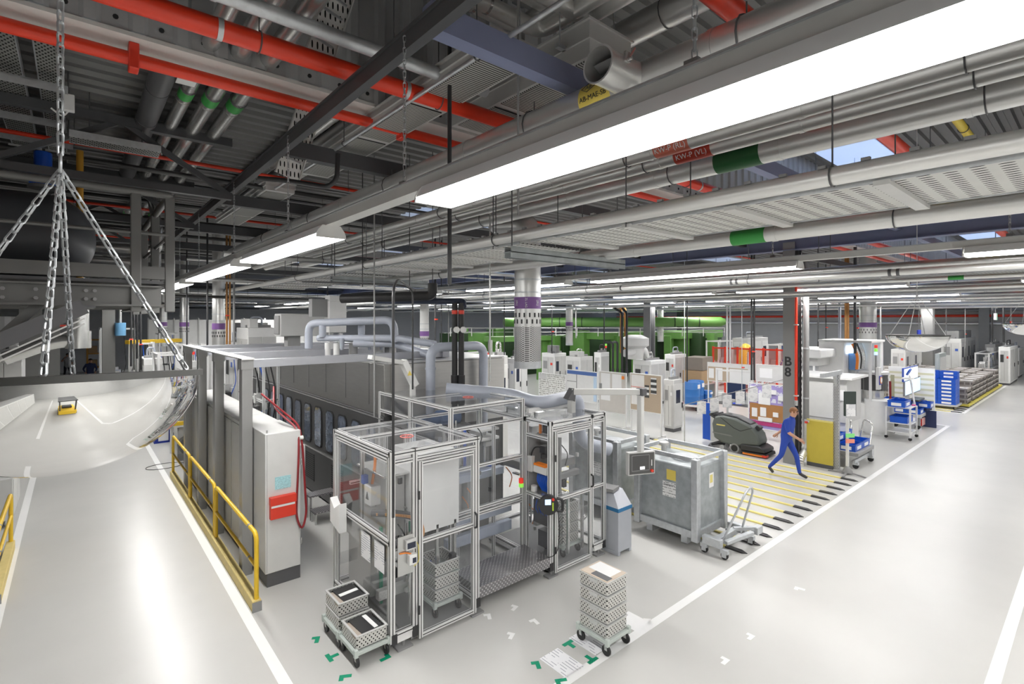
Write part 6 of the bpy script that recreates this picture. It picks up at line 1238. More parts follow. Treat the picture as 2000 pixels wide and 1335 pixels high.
board('long white pin board behind the monitor workstation', 19.5, 1383, 1470, 708, 742, white, [(0.0, 0.9, 0.2, 1.0, cork, 'cork_field'), (0.02, 0.14, 0.3, 0.85, paper, 'sheet'), (0.18, 0.34, 0.25, 0.95, paper, 'sheet'), (0.5, 0.95, 0.25, 1.0, paper, 'sheet')])
board('white notice panel left of the B8 column', 17.6, 1478, 1540, 712, 742, offwhite, [(0.1, 0.5, 0.2, 0.8, paper, 'sheet')])
# papers on a line
P0, P1 = far(1337, 790, 16.0), far(1541, 738, 15.2); t = thing('notice_line', 'slanting line hung with white papers, tied to the B8 column', 'line', (P0.x, P0.y, P0.z)); obj('line_wire', MB().cyl(P0, P1, 0.012, 6), midgrey, t, True); obj('line_post', MB().cyl((P0.x, P0.y, 0), (P0.x, P0.y, P0.z), 0.02, 8).cyl((P0.x, P0.y, 0), (P0.x, P0.y, 0.02), 0.16, 14), lightgrey, t, True)
dl = (P1-P0); 
for k in range(6):
    c = P0 + dl*(0.17+k*0.125); wv = Vector((dl.x, dl.y, 0)).normalized()*0.13; nv = Vector((wv.y, -wv.x, 0)).normalized()*0.002; tp, bt = c - Vector((0, 0, 0.02)), c - Vector((0, 0, 0.42)); o = MB()
    o.add([bt-wv-nv, bt+wv-nv, bt+wv+nv, bt-wv+nv, tp-wv-nv, tp+wv-nv, tp+wv+nv, tp-wv+nv], [(0,3,2,1),(4,5,6,7),(0,1,5,4),(1,2,6,5),(2,3,7,6),(3,0,4,7)])
    tag(obj('hung_paper', o, printed, None, False), 'white paper hanging on the slanting line, %s from the left' % ORD[k], 'paper', 'papers on the line')
# ================================================================ generic background furniture
def fb(x0, x1, ytop, ybot, d, dep, z0=None):
    a, b = far(x0, ytop, d), far(x1, ybot, d); Yc = (a.y+b.y)/2; A, B = PY(x0, ytop, Yc), PY(x1, ybot, Yc); zt = (PY((x0+x1)/2, ytop, Yc)).z; zb = PY((x0+x1)/2, ybot, Yc).z if z0 is None else z0
    return (A.x, B.x, Yc, Yc+dep, zb, zt)
def fitted(x0, x1, ytop, d, dep, z0):       # a box whose visible outline runs from x0 to x1, its left side included
    Yc = far((x0+x1)/2, ytop, d).y; X1 = PY(x1, ytop, Yc).x; zt = PY((x0+x1)/2, ytop, Yc).z
    for k in (1, 0.7, 0.5, 0.35, 0.25):
        X0 = PY(x0, ytop, Yc+dep*k).x
        if X1-X0 > 0.45*(X1-PY(x0, ytop, Yc).x): break
    else: X0 = X1 - 0.5*(X1-PY(x0, ytop, Yc).x)
    return (X0, X1, Yc, Yc+dep*k, z0, zt)
def unit(label, x0, x1, ytop, d, dep=1.2, m=offwhite, name='machine_cabinet', cat='machine', doors=2, win=True, top=None, lampc=None, z0=0.0):
    X0, X1, Y0, Y1_, zb, zt = fitted(x0, x1, ytop, d, dep, z0); t = thing(name, label, cat, ((X0+X1)/2, (Y0+Y1_)/2, z0)); L = X1-X0; h = zt-z0
    obj('machine_body', MB().box(X0, X1, Y0, Y1_, z0+0.12, zt), m, t, True, bevel=0.02); obj('plinth', MB().box(X0+0.03, X1-0.03, Y0+0.03, Y1_-0.03, z0, z0+0.12), darkgrey, t, True)
    for k in range(doors):
        a = X0+L*(k+0.04)/doors; b = X0+L*(k+0.96)/doors; dd_ = obj('door', MB().box(a, b, Y0-0.015, Y0, z0+0.2, z0+h*0.92), lightgrey if m is not lightgrey else offwhite, t, True, bevel=0.006)
        obj('handle', MB().box(b-0.06, b-0.03, Y0-0.05, Y0-0.015, z0+h*0.45, z0+h*0.55), softblack, dd_, True)
        if win and k % 2 == 0: obj('window_pane', MB().box(a+(b-a)*0.2, a+(b-a)*0.7, Y0-0.02, Y0-0.014, z0+h*0.55, z0+h*0.8), screendark, dd_, True)
    obj('side_panel', MB().box(X0-0.012, X0, Y0+0.08, Y1_-0.08, z0+0.2, z0+h*0.9), lightgrey if m is not lightgrey else offwhite, t, True, bevel=0.006)
    Ld = Y1_-Y0
    obj('side_door_seam', MB().box(X0-0.016, X0-0.01, Y0+Ld*0.48, Y0+Ld*0.5, z0+0.25, z0+h*0.88), midgrey, t, True)
    if h > 1.0 and Ld > 0.3:
        obj('side_window' if win else 'vent_grille', MB().box(X0-0.018, X0-0.011, Y0+Ld*0.55, Y0+Ld*0.85, z0+h*0.6, z0+h*0.8), midgrey if win else louver, t, True); obj('label_plate', MB().box(X0-0.02, X0-0.012, Y0+Ld*0.15, Y0+Ld*0.3, z0+h*0.7, z0+h*0.76), random.choice((redbox, signyellow, paper, mat('label blue', (0.05, 0.12, 0.45), 0.5))), t, True)
        obj('top_cable_duct', MB().box(X0+0.05, X1-0.05, Y0+Ld*0.3, Y0+Ld*0.3+0.12, zt, zt+0.09), midgrey, t, True); obj('top_vent_box', MB().box(X0+L*0.55, X0+L*0.55+min(0.35, L*0.4), Y0+Ld*0.55, Y0+Ld*0.85, zt, zt+0.16), lightgrey, t, True, bevel=0.01)
        obj('top_hose', MB().tube(bend([(X0+L*0.3, Y0+Ld*0.5, zt), (X0+L*0.3, Y0+Ld*0.5, zt+0.35), (X0+L*0.7, Y0+Ld*0.5, zt+0.35), (X0+L*0.7, Y0+Ld*0.5, zt)], 0.12, 4), 0.03, 8), random.choice((black, steel, pipegrey)), t, True)
    if top: obj('top_unit', MB().box(X0+L*top[0], X0+L*top[1], Y0+0.15, Y1_-0.15, zt, zt+top[2]), top[3], t, True, bevel=0.02)
    if lampc:
        x = X0+L*0.8; obj('signal_mast', MB().cyl((x, Y0+0.1, zt), (x, Y0+0.1, zt+0.2), 0.015, 6), steel, t, True)
        for k, cc in enumerate((('signal red', 0), ('signal green', 0))): obj('signal_lens', MB().cyl((x, Y0+0.1, zt+0.2+k*0.1), (x, Y0+0.1, zt+0.29+k*0.1), 0.045, 10), mat(cc[0], (0, 0, 0)), t, True)
    return t
def frame_rig(label, x0, x1, ytop, d, dep=1.0, name='profile_rig', fill=6, seed=0, low=0.0):
    rnd = random.Random(seed); X0, X1, Y0, Y1_, zb, zt = fitted(x0, x1, ytop, d, dep, 0.0); t = thing(name, label, 'machine', ((X0+X1)/2, (Y0+Y1_)/2, 0)); mb = MB()
    for x in (X0, X1):
        for y in (Y0, Y1_): obj('upright', MB().cbox((x, y, zt/2), (0.07, 0.07, zt)), alu, t, True)
    for z in (0.9, zt-0.05):
        for y in (Y0, Y1_): obj('crossbar', MB().box(X0, X1, y-0.03, y+0.03, z-0.03, z+0.03), alu, t, True)
        for x in (X0, X1): obj('crossbar', MB().box(x-0.03, x+0.03, Y0, Y1_, z-0.03, z+0.03), alu, t, True)
    obj('work_table', MB().box(X0, X1, Y0, Y1_, 0.93, 0.98), steel, t, True); obj('lower_box', MB().box(X0+0.05, X1-0.05, Y0+0.05, Y1_-0.05, 0.1, 0.85), rnd.choice((offwhite, lightgrey, midgrey)), t, True, bevel=0.015)
    for k in range(fill + 5):
        w_ = 0.1+rnd.random()*0.3; h = 0.15+rnd.random()*0.5; x = X0+0.1+rnd.random()*max(0.05, X1-X0-0.2-w_); y = Y0+0.1+rnd.random()*max(0.05, Y1_-Y0-0.4)
        obj(rnd.choice(('drive_unit', 'control_box', 'feeder_box', 'press_head')), MB().box(x, x+w_, y, y+0.25, 0.98, 0.98+h), rnd.choice((white, offwhite, lightgrey, midgrey, steel, softblack, pipegrey)), t, True, bevel=0.01)
    for k in range(3): x = X0 + rnd.random()*(X1-X0); obj('air_hose', MB().tube(bend([(x, Y0+0.2, zt-0.1), (x+0.1, Y0+0.15, 1.7), (x-0.1, Y0+0.3, 1.1)], 0.2), 0.014, 6), rnd.choice((black, blue, softblack)), t, True)
    return t
def crate(label, loc, L=0.6, W_=0.4, h=0.17, rz=0.0, group='blue crates', lab=True):
    t = thing('blue_crate', label, 'crate', loc, rz, group); x, y = L/2, W_/2; mb = MB().box(-x, x, -y, y, 0, 0.012)
    for s in (-1, 1): mb.box(s*x-0.008, s*x+0.008, -y, y, 0, h); mb.box(-x, x, s*y-0.008, s*y+0.008, 0, h); mb.box(s*x-0.018, s*x+0.018, -y-0.01, y+0.01, h-0.03, h); mb.box(-x, x, s*y-0.018, s*y+0.018, h-0.03, h)
    obj('crate_shell', mb, blue, t, smooth=False)
    if lab: obj('label_card', MB().box(-x*0.55, x*0.55, -y-0.013, -y-0.009, h*0.2, h*0.7), paper, t, smooth=False); obj('label_card', MB().box(-x-0.013, -x-0.009, -y*0.6, y*0.6, h*0.2, h*0.7), paper, t, smooth=False)
    return t
# --- workstation beside the boards
unit('grey electrical cabinet right of the cork board', 1296, 1333, 742, 17.6, 0.8, lightgrey, 'control_cabinet', 'cabinet', 1, True)
t = thing('drum_trolley', 'red and white trolley under the blue drums', 'trolley', (0, 0, 0)); q = far(1357, 700, 22.5); t.location = (q.x, q.y, 0)
obj('trolley_deck', MB().box(-0.75, 0.75, -0.5, 0.5, 0.18, 0.26), lines_mat('red white stripes', (0.8, 0.75, 0.72), (0.6, 0.05, 0.04), 6, 0.5, 'x'), t); obj('trolley_wheels', MB().cyl((-0.6, -0.45, 0.09), (-0.6, -0.4, 0.09), 0.09, 12).cyl((0.6, -0.45, 0.09), (0.6, -0.4, 0.09), 0.09, 12).cyl((-0.6, 0.4, 0.09), (-0.6, 0.45, 0.09), 0.09, 12).cyl((0.6, 0.4, 0.09), (0.6, 0.45, 0.09), 0.09, 12), black, t)
for k, (dx_, dy_, r, h, lab) in enumerate(((-0.42, -0.1, 0.33, 0.95, 'big blue drum on the striped trolley, left'), (0.2, 0.05, 0.33, 0.95, 'big blue drum on the striped trolley, middle'), (0.62, -0.25, 0.2, 0.5, 'small blue drum on the striped trolley, right'))):
    u = thing('blue_drum', lab, 'drum', (q.x+dx_, q.y+dy_, 0.26)); obj('drum_body', MB().lathe([(0, 0), (r*0.95, 0), (r, 0.03), (r, h*0.33), (r*1.03, h*0.35), (r, h*0.37), (r, h*0.66), (r*1.03, h*0.68), (r, h*0.7), (r, h-0.03), (r*0.95, h), (0, h)], (0, 0, 0), 24), drumblue, u); obj('drum_label', MB().box(-0.1, 0.1, -r-0.008, -r+0.0, h*0.72, h*0.9), paper, u)
q = far(1362, 735, 24.5)
for k, (dz, m, lab) in enumerate(((0.0, cardboard, 'lower brown carton behind the blue drums'), (0.62, mat('dark carton', (0.22, 0.19, 0.16), 0.8), 'upper dark carton behind the blue drums'))): tag(obj('carton', MB().cbox((q.x+0.1*k, q.y, 0.9+dz+0.3), (1.3, 0.9, 0.6), 0, R(8)), m, None, False), lab, 'carton')
tag(obj('carton_table', MB().box(q.x-0.75, q.x+0.85, q.y-0.55, q.y+0.55, 0.84, 0.9).box(q.x-0.7, q.x-0.62, q.y-0.5, q.y+0.5, 0, 0.84).box(q.x+0.72, q.x+0.8, q.y-0.5, q.y+0.5, 0, 0.84), steel, None, True), 'steel table under the two cartons', 'table')
t = thing('workstation', 'aluminium workstation frame with big dark monitor behind the papers on the line', 'workstation', (17.8, 9.5, 0)); X = 17.8; ya, yb = PX(1470, 760, X).y, PX(1400, 760, X).y
for y in (ya, yb):
    for x in (X, X+0.8): obj('upright', MB().cbox((x, y, 1.05), (0.06, 0.06, 2.1)), alu, t, True)
obj('desk_top', MB().box(X-0.1, X+0.85, ya, yb, 0.86, 0.9), darkgrey, t, True); obj('crossbar', MB().box(X, X+0.05, ya, yb, 2.04, 2.1), alu, t, True); obj('crossbar', MB().box(X, X+0.05, ya, yb, 0.3, 0.36), alu, t, True)
a, b = PX(1415, 736, X), PX(1450, 758, X); u = thing('monitor', 'large dark monitor standing on the workstation', 'monitor', (X+0.3, (a.y+b.y)/2, 0.9)); obj('monitor_screen', MB().box(X+0.2, X+0.26, b.y, a.y, 1.05, 1.62), mat('navy screen', (0.02, 0.035, 0.09), 0.2, 0, 0), u, True, bevel=0.008); obj('monitor_stand', MB().box(X+0.24, X+0.3, (a.y+b.y)/2-0.05, (a.y+b.y)/2+0.05, 0.9, 1.1).box(X+0.15, X+0.4, (a.y+b.y)/2-0.15, (a.y+b.y)/2+0.15, 0.9, 0.92), softblack, u, True)
tag(obj('blue_cloth', MB().cbox((X+0.05, b.y+0.2, 0.925), (0.15, 0.3, 0.05)), mat('bright blue cloth', (0.1, 0.15, 0.8), 0.7), None, False, bevel=0.015), 'bright blue cloth lying on the workstation desk', 'cloth')
for k, (px, y, m) in enumerate(((1408, 745, offwhite), (1460, 765, lightgrey))): q = PX(px, y, X+0.4); tag(obj('desk_box', MB().cbox((X+0.4, q.y, 1.05), (0.3, 0.25, 0.3)), m, None, False, bevel=0.01), 'small %s box on the workstation desk' % ('white' if k == 0 else 'grey'), 'box')
# red mesh cage and yellow robot
t = thing('mesh_cage', 'red wire mesh cage behind the white pin board', 'cage', (0, 0, 0)); a, b = far(1393, 690, 27), far(1545, 690, 24.5); t.location = (a.x, a.y, 0)
n_ = 6
for k in range(n_+1): q = a.lerp(b, k/n_); obj('cage_post', MB().cbox((q.x, q.y, 1.25), (0.08, 0.08, 2.5)), red, t, True)
for k in range(n_):
    q, r_ = a.lerp(b, k/n_), a.lerp(b, (k+1)/n_); obj('mesh_panel', MB().add([(q.x, q.y, 0.2), (r_.x, r_.y, 0.2), (r_.x, r_.y, 2.4), (q.x, q.y, 2.4)], [(0, 1, 2, 3)]), meshred, t, True); obj('cage_rail', MB().bar((q.x, q.y, 2.42), (r_.x, r_.y, 2.42), 0.06, 0.08), red, t, True)
q = far(1452, 680, 28); t = thing('yellow_robot', 'yellow robot arm rising behind the red cage', 'robot', (q.x, q.y, 0)); obj('robot_base', MB().cyl((0, 0, 0), (0, 0, 0.8), 0.3, 16), darkgrey, t); obj('robot_arm', MB().tube(bend([(0, 0, 0.8), (-0.1, 0, 1.9), (0.1, 0, 2.45), (0.6, 0, 2.3)], 0.3), 0.2, 14), mat('robot yellow', (0.85, 0.5, 0.05), 0.4), t)
# green presses
def gbox(mb, x0, x1, y0, y1, d, dep): b = fb(x0, x1, y0, y1, d, dep); mb.box(*b); return mb
t = thing('press_line', 'big green press line far behind the white machines', 'press', far(1200, 690, 33)); t.location.z = 0
for (x0, x1, y0, y1, m, nm, d, dep) in ((975, 1185, 655, 664, green, 'crown_beam', 33, 1.5), (1180, 1330, 648, 660, green, 'crown_beam', 34, 1.5), (1330, 1412, 645, 660, green, 'crown_beam', 33, 1.5), (1082, 1100, 655, 700, green, 'press_column', 33, 1.2), (1140, 1152, 645, 690, green, 'press_column', 32.5, 1.2), (1160, 1200, 672, 690, green, 'press_table', 32, 1.5), (1100, 1160, 672, 700, green, 'press_table', 32, 1.5), (1278, 1300, 655, 700, darkgreen, 'press_column', 33, 1), (1340, 1347, 655, 700, green, 'press_column', 32, 1), (1368, 1378, 650, 700, darkgreen, 'press_column', 32, 1), (1300, 1340, 655, 700, darkgreen, 'press_body', 35, 2), (1100, 1280, 655, 700, darkgreen, 'press_body', 36, 2), (1345, 1410, 655, 702, darkgreen, 'press_body', 35, 2), (925, 960, 650, 690, green, 'press_body', 33, 0.6), (985, 1055, 642, 700, darkgreen, 'press_body', 36, 2), (890, 985, 650, 700, darkgreen, 'press_body', 36, 2), (968, 985, 642, 700, green, 'press_column', 33, 0.6), (1060, 1075, 655, 700, green, 'press_column', 33, 0.6), (1205, 1213, 655, 700, green, 'press_column', 32, 0.5), (1246, 1252, 655, 700, green, 'press_column', 32, 0.5), (1310, 1316, 655, 700, green, 'press_column', 32, 0.5), (1395, 1402, 650, 700, green, 'press_column', 32, 0.5), (895, 915, 640, 648, green, 'press_beam', 33, 0.6)):
    o = MB(); gbox(o, x0, x1, y0, y1, d, dep); o.v = [(v[0], v[1], 0.0 if (v[2] < 2.6 and nm != 'crown_beam') else v[2]) for v in o.v]; obj(nm, o, m, t, True, bevel=0.02)
mesh_ = MB(); q0, q1 = far(880, 642, 31), far(1415, 641, 31)
for k in range(14): q = q0.lerp(q1, k/13); mesh_.cyl((q.x, q.y, 2.9), (q.x, q.y, 3.4), 0.03, 6)
mesh_.cyl((q0.x, q0.y, 3.4), (q1.x, q1.y, 3.4), 0.03, 6).cyl((q0.x, q0.y, 3.15), (q1.x, q1.y, 3.15), 0.02, 6); obj('walkway_railing', mesh_, lightgrey, t, True)
t = thing('green_duct', 'long fat green duct above the press line', 'duct', far(1200, 628, 31)); a, b = far(985, 629, 33), far(1408, 628, 30); obj('duct_body', MB().tube([a, b, b + (b-a).normalized()*0.25], 0.29, 22, 0, True, [0.29, 0.29, 0.16]), green, t, True)
for k in range(9): q = a.lerp(b, (k+0.6)/9.5); obj('duct_ring', MB().cyl(q, q + (b-a).normalized()*0.06, 0.305, 22), darkgreen, t, True)
# white machine tools in the middle distance
unit('white machine with warning triangle behind the planning board', 1105, 1158, 697, 25, 1.4, offwhite, 'machine_cabinet', 'machine', 2, False, (0.1, 0.5, 0.25, lightgrey))
unit('white machine with dark vents behind the picture card board', 1058, 1106, 690, 27, 1.4, white, 'machine_cabinet', 'machine', 2, True, (0.3, 0.6, 0.4, midgrey))
unit('grey boxed machine left of the big diffuser', 985, 1030, 700, 22, 1.4, lightgrey, 'machine_cabinet', 'machine', 2, True)
unit('white machine with red label, left of the black pipe cluster', 1160, 1190, 688, 24, 1.2, white, 'machine_cabinet', 'machine', 1, False, None, 1)
t = unit('tall white machine with round hopper behind the cork board', 1236, 1300, 705, 23, 1.4, white, 'hopper_machine', 'machine', 2, False); q = far(1262, 690, 23); obj('hopper', MB().lathe([(0.0, 0.0), (0.35, 0), (0.42, 0.5), (0.62, 0.62), (0.62, 0.95), (0.3, 1.1), (0.0, 1.1)], (q.x, q.y+0.6, 2.1), 24), offwhite, t, True); obj('hopper_pipe', MB().tube(bend([(q.x-0.9, q.y+0.5, 2.4), (q.x+0.6, q.y+0.5, 2.55), (q.x+0.75, q.y+0.5, 1.9)], 0.3), 0.17, 14), offwhite, t, True)
unit('white cabinet row behind the grey electrical cabinet', 1298, 1340, 692, 26, 1.2, white, 'machine_cabinet', 'machine', 2, False)
for k in range(4):
    q = far(1197+k*9, 700, 22.5); bentpipe('black pipe riser with rust brown foot, %s of four' % ORD[k], [(q.x+0.25*(k % 2), q.y+0.4, 2.9 if k < 2 else 4.4), (q.x, q.y, 2.9 if k < 2 else 4.2), (q.x, q.y, 1.4)], 0.05, black, 0.12, 'black_pipe', [((q.x, q.y, 1.45), (q.x, q.y, 1.75))], 10)
for k, (px, y0, d) in enumerate(((1213, 595, 26), (1221, 620, 26))): q = far(px, 660, d); bentpipe('copper brown pipe dropping in front of the green press, %s of two' % ORD[k], [(q.x-0.5, q.y, 4.5), (q.x, q.y, 4.5), (q.x, q.y, 2.2)], 0.06, copper, 0.15, 'copper_pipe', (), 10)
# hanging supply columns with dark drops everywhere between lamps
dk = 0; cnt = {}
for (px, d, y1, m, r) in ((1034, 24, 690, softblack, .03), (1040, 24, 720, softblack, .03), (1078, 21, 690, softblack, .02), (1180, 26, 688, softblack, .03), (1342, 22, 745, softblack, .03), (1468, 16, 742, softblack, .03), (1473, 16, 742, softblack, .03), (1337, 17, 790, galv, .012), (1449, 17, 770, galv, .012), (985, 20, 700, softblack, .02), (862, 19, 680, softblack, .02), (850, 17, 676, softblack, .03), (876, 22, 672, midgrey, .02), (1598, 20, 712, softblack, .03), (1613, 22, 680, softblack, .02), (1656, 21, 690, copper, .05), (1652, 21, 690, copper, .05), (1670, 18, 690, softblack, .05), (1640, 24, 690, pipegrey, .06), (1848, 26, 690, midgrey, .02), (256, 17, 715, softblack, .03), (262, 17, 722, softblack, .02), (268, 18, 700, softblack, .03), (275, 18, 722, softblack, .03), (365, 16, 690, softblack, .02), (405, 14, 676, softblack, .025), (443, 16, 672, copper, .03), (449, 16, 672, copper, .03), (457, 15, 675, midgrey, .03), (640, 20, 640, softblack, .02), (1960, 30, 668, softblack, .05), (1938, 30, 668, softblack, .04), (1885, 32, 680, midgrey, .02), (1720, 24, 680, midgrey, .03), (1125, 30, 660, midgrey, .04), (1420, 25, 742, alu, .04), (1426, 25, 742, alu, .04)):
    q = far(px, y1, d); zt = ztop(q.y) - 0.02; dk += 1
    wh = {softblack: 'black', midgrey: 'grey', galv: 'thin galvanised', copper: 'copper brown', pipegrey: 'pale blue grey', alu: 'aluminium'}[m]
    pos = ('at far left' if px < 500 else 'near the tunnel machine' if px < 900 else 'before the green presses' if px < 1350 else 'near the column' if px < 1500 else 'right of the column' if px < 1700 else 'at far right')
    cnt[pos] = cnt.get(pos, -1) + 1
    t = thing('supply_drop', '%s supply pipe dropping from the ceiling %s, %s there' % (wh, pos, ORD[cnt[pos]]), 'pipe', (q.x, q.y, q.z)); obj('drop_pipe', MB().cyl((q.x, q.y, q.z), (q.x, q.y, zt), r, 8), m, t, True)
    if dk % 3 == 0: obj('valve_handle', MB().cbox((q.x, q.y-r-0.03, q.z+0.9), (0.1, 0.06, 0.04)), redbox, t, True)
# ================================================================ left background beyond the cabinets
rigs = [(195, 262, 640, 24, 'open rig with blue crates left of the yellow beam'), (262, 300, 668, 19, 'pale rig behind the mirror rim, under the yellow beam'), (300, 345, 690, 17, 'pale rig with signal lamp above the mirror rim'), (345, 385, 672, 18.5, 'white rig just left of the grey post frame'), (305, 350, 650, 26, 'rig further back under the yellow beam'), (395, 470, 672, 17.5, 'rig seen between the posts of the grey frame')]
for i, (x0, x1, y, d, lab) in enumerate(rigs): frame_rig(lab, x0, x1, y, d, 1.4, 'profile_rig', 9, i)
unit('pale enclosed machine behind the mirror rim, left', 272, 318, 700, 18, 1.6, offwhite, 'machine_cabinet', 'machine', 2, False)
unit('white enclosed machine with rounded rollers near the signal lamp', 345, 384, 705, 16.2, 1.2, white, 'machine_cabinet', 'machine', 1, False, (0.1, 0.9, 0.12, offwhite), 1)
unit('tall white machine behind the post frame', 462, 540, 640, 16.5, 1.5, white, 'machine_cabinet', 'machine', 2, False, (0.1, 0.4, 0.3, offwhite))
unit('grey machine with dark upright box behind the post frame', 440, 478, 668, 18.5, 1.4, lightgrey, 'machine_cabinet', 'machine', 2, False, (0.7, 0.95, 0.7, softblack))
q0, q1 = far(248, 668, 19), far(352, 664, 21); t = thing('crane_rail', 'long yellow crane rail in the left background', 'crane rail', q0); obj('beam_body', MB().bar(q0, q1, 0.2, 0.14), yellow, t, True)
for s in (0.05, 0.95): q = q0.lerp(q1, s); obj('beam_leg', MB().cbox((q.x, q.y, q.z/2), (0.1, 0.1, q.z)), lightgrey, t, True)
q = far(192, 690, 30); t = thing('yellow_rack', 'orange yellow rack beside the distant workers', 'rack', (q.x, q.y, 0))
for x in (-0.5, 0.5):
    for y in (-0.4, 0.4): obj('rack_post', MB().cbox((x, y, 1.4), (0.08, 0.08, 2.8)), mat('amber rack paint', (0.45, 0.22, 0.02), 0.5), t)
for z in (0.3, 1.1, 1.9, 2.7): obj('rack_shelf', MB().box(-0.5, 0.5, -0.4, 0.4, z, z+0.06), mat('amber rack paint', (0, 0, 0)), t)
for k in range(6): tag(obj('rack_box', MB().cbox((q.x-0.25+0.5*(k % 2), q.y, 0.36+0.8*(k//2)+0.2), (0.4, 0.6, 0.4)), (cardboard, mat('amber rack paint', (0, 0, 0)))[k % 2], None, False), '%s box on the orange yellow rack, %s shelf' % (('brown', 'amber')[k % 2], ('lowest', 'middle', 'upper')[k//2]), 'box')
for k, (px, y) in enumerate(((218, 716), (226, 716), (234, 716))):
    q = far(px, y, 22); crate('blue crate near the left aisle, %s from the left' % ORD[k], (q.x, q.y, 1.0), 0.45, 0.4, 0.5, 0, 'blue crates left', False)
q = far(226, 720, 22); tag(obj('crate_bench', MB().box(q.x-0.6, q.x+0.6, q.y-0.4, q.y+0.4, 0.9, 1.0).box(q.x-0.55, q.x-0.47, q.y-0.35, q.y+0.35, 0, 0.9).box(q.x+0.47, q.x+0.55, q.y-0.35, q.y+0.35, 0, 0.9), steel, None, True), 'steel bench under the three blue crates at left', 'bench')
q = far(235, 655, 20); t = thing('blue_motor', 'pale blue motor hanging above the left rigs', 'motor', (q.x, q.y, q.z)); obj('motor_body', MB().cyl((0, 0, 0), (0, 0, 0.5), 0.18, 16), mat('pale blue motor', (0.1, 0.25, 0.42), 0.4), t); obj('motor_rod', MB().cyl((0, 0, 0.5), (0, 0, 6.84-q.z), 0.04, 8), midgrey, t)
struct('door_1', MB().box(far(167, 640, 44).x, far(182, 640, 44).x, YN-0.05, YN, 0, 3.2), white)
# white partition with bright panels behind the left rigs
t = thing('partition', 'white panelled partition far behind the yellow beam', 'partition', (6, 33, 0))
for k in range(8): obj('partition_panel', MB().box(3.0+k*1.15, 4.12+k*1.15, 33, 33.06, 0, 3.9), white, t, True, smooth=False); obj('partition_post', MB().box(2.94+k*1.15, 3.0+k*1.15, 32.97, 33.08, 0, 4.0), lightgrey, t, True, smooth=False)
# blue column and machine left of the post frame, at floor level
q = G(318, 862); t = thing('pillar_lift', 'blue and white pillar lift left of the yellow guard rail', 'lift', (q.x, q.y, 0))
obj('base_plate', MB().box(-0.25, 0.25, -0.2, 0.2, 0, 0.05), mat('deep blue enamel', (0.01, 0.03, 0.28), 0.4), t); obj('blue_edge', MB().box(-0.22, -0.14, -0.16, 0.1, 0.05, 1.2), mat('deep blue enamel', (0, 0, 0)), t); obj('pillar', MB().box(-0.14, 0.14, -0.16, 0.1, 0.05, 1.35), white, t, bevel=0.01); obj('blue_edge', MB().box(0.14, 0.19, -0.16, 0.1, 0.05, 1.45), mat('deep blue enamel', (0, 0, 0)), t)
t = frame_rig('low conveyor machine with yellow edge left of the guard rail', 335, 372, 742, 14.4, 0.8, 'conveyor_machine', 6, 31); q = far(345, 812, 14.0); obj('yellow_edge', MB().cbox((q.x, q.y, 1.05), (0.6, 0.1, 0.1)), yellow, t, True); obj('motor', MB().cyl((q.x+0.3, q.y, 0.4), (q.x+0.3, q.y+0.3, 0.4), 0.25, 16), darkgrey, t, True)
q = G(322, 910); tag(obj('cable_loop', MB().tube([(q.x+math.cos(a)*0.42, q.y+math.sin(a)*0.3, 0.01) for a in [i*0.4 for i in range(15)]], 0.008, 5), softblack, None, True), 'thin black cable loop lying on the aisle floor', 'cable')
# left side behind the mirror
unit('grey wall of cabinets left of the aisle', -60, 44, 690, 12.5, 1.0, lightgrey, 'machine_cabinet', 'cabinet', 3, False)
q = far(22, 655, 16); t = thing('wall_panel', 'pale corrugated panel with red sign at left edge', 'panel', (q.x, q.y, 0)); obj('panel_sheet', MB().box(-2.2, 0.25, 0, 0.06, 0, 4.0), lines_mat('corrugated pale panel', (0.55, 0.55, 0.55), (0.38, 0.38, 0.38), 4, 0.4, 'x'), t, smooth=False); p = PY(8, 686, q.y-0.02); obj('red_sign', MB().box(p.x-q.x-0.25, p.x-q.x+0.15, -0.02, 0, p.z-0.08, p.z+0.08), redbox, t, smooth=False)
q = far(118, 650, 20); t = thing('hung_sign', 'dark sign with red writing hanging above the distant workers', 'sign', (q.x, q.y, q.z)); obj('sign_box', MB().box(-0.3, 0.3, 0, 0.06, 0, 0.35), darkgrey, t); obj('red_text_bar', MB().box(-0.25, 0.28, -0.006, 0, 0.25, 0.32), redbox, t); obj('sign_rod', MB().cyl((0, 0.03, 0.35), (0, 0.03, ztop(q.y)-q.z), 0.02, 6), darkgrey, t)
# diffusers in the distance
for k, (px, d, lab) in enumerate(((829, 21, 'white air diffuser with pink band behind the tunnel machine'), (427, 17, 'air diffuser with purple band behind the post frame, nearest of three'), (360, 24, 'air diffuser with purple band at left, middle of three'), (318, 26, 'air diffuser with purple band at left, farthest of three'), (1112, 27, 'small far air diffuser with purple band before the presses'), (1695, 22, 'air diffuser with purple band over the white turning machine'), (1290, 31.6, 'pale far air diffuser in front of the green duct'))):
    q = far(px, 640, d); dm = diffuser(lab, q.x, q.y, 2.55 if k else 2.2, 0.19 if px != 1695 else 0.32, ztop(q.y), white if k == 0 else ductmetal, False, 'far air diffusers')
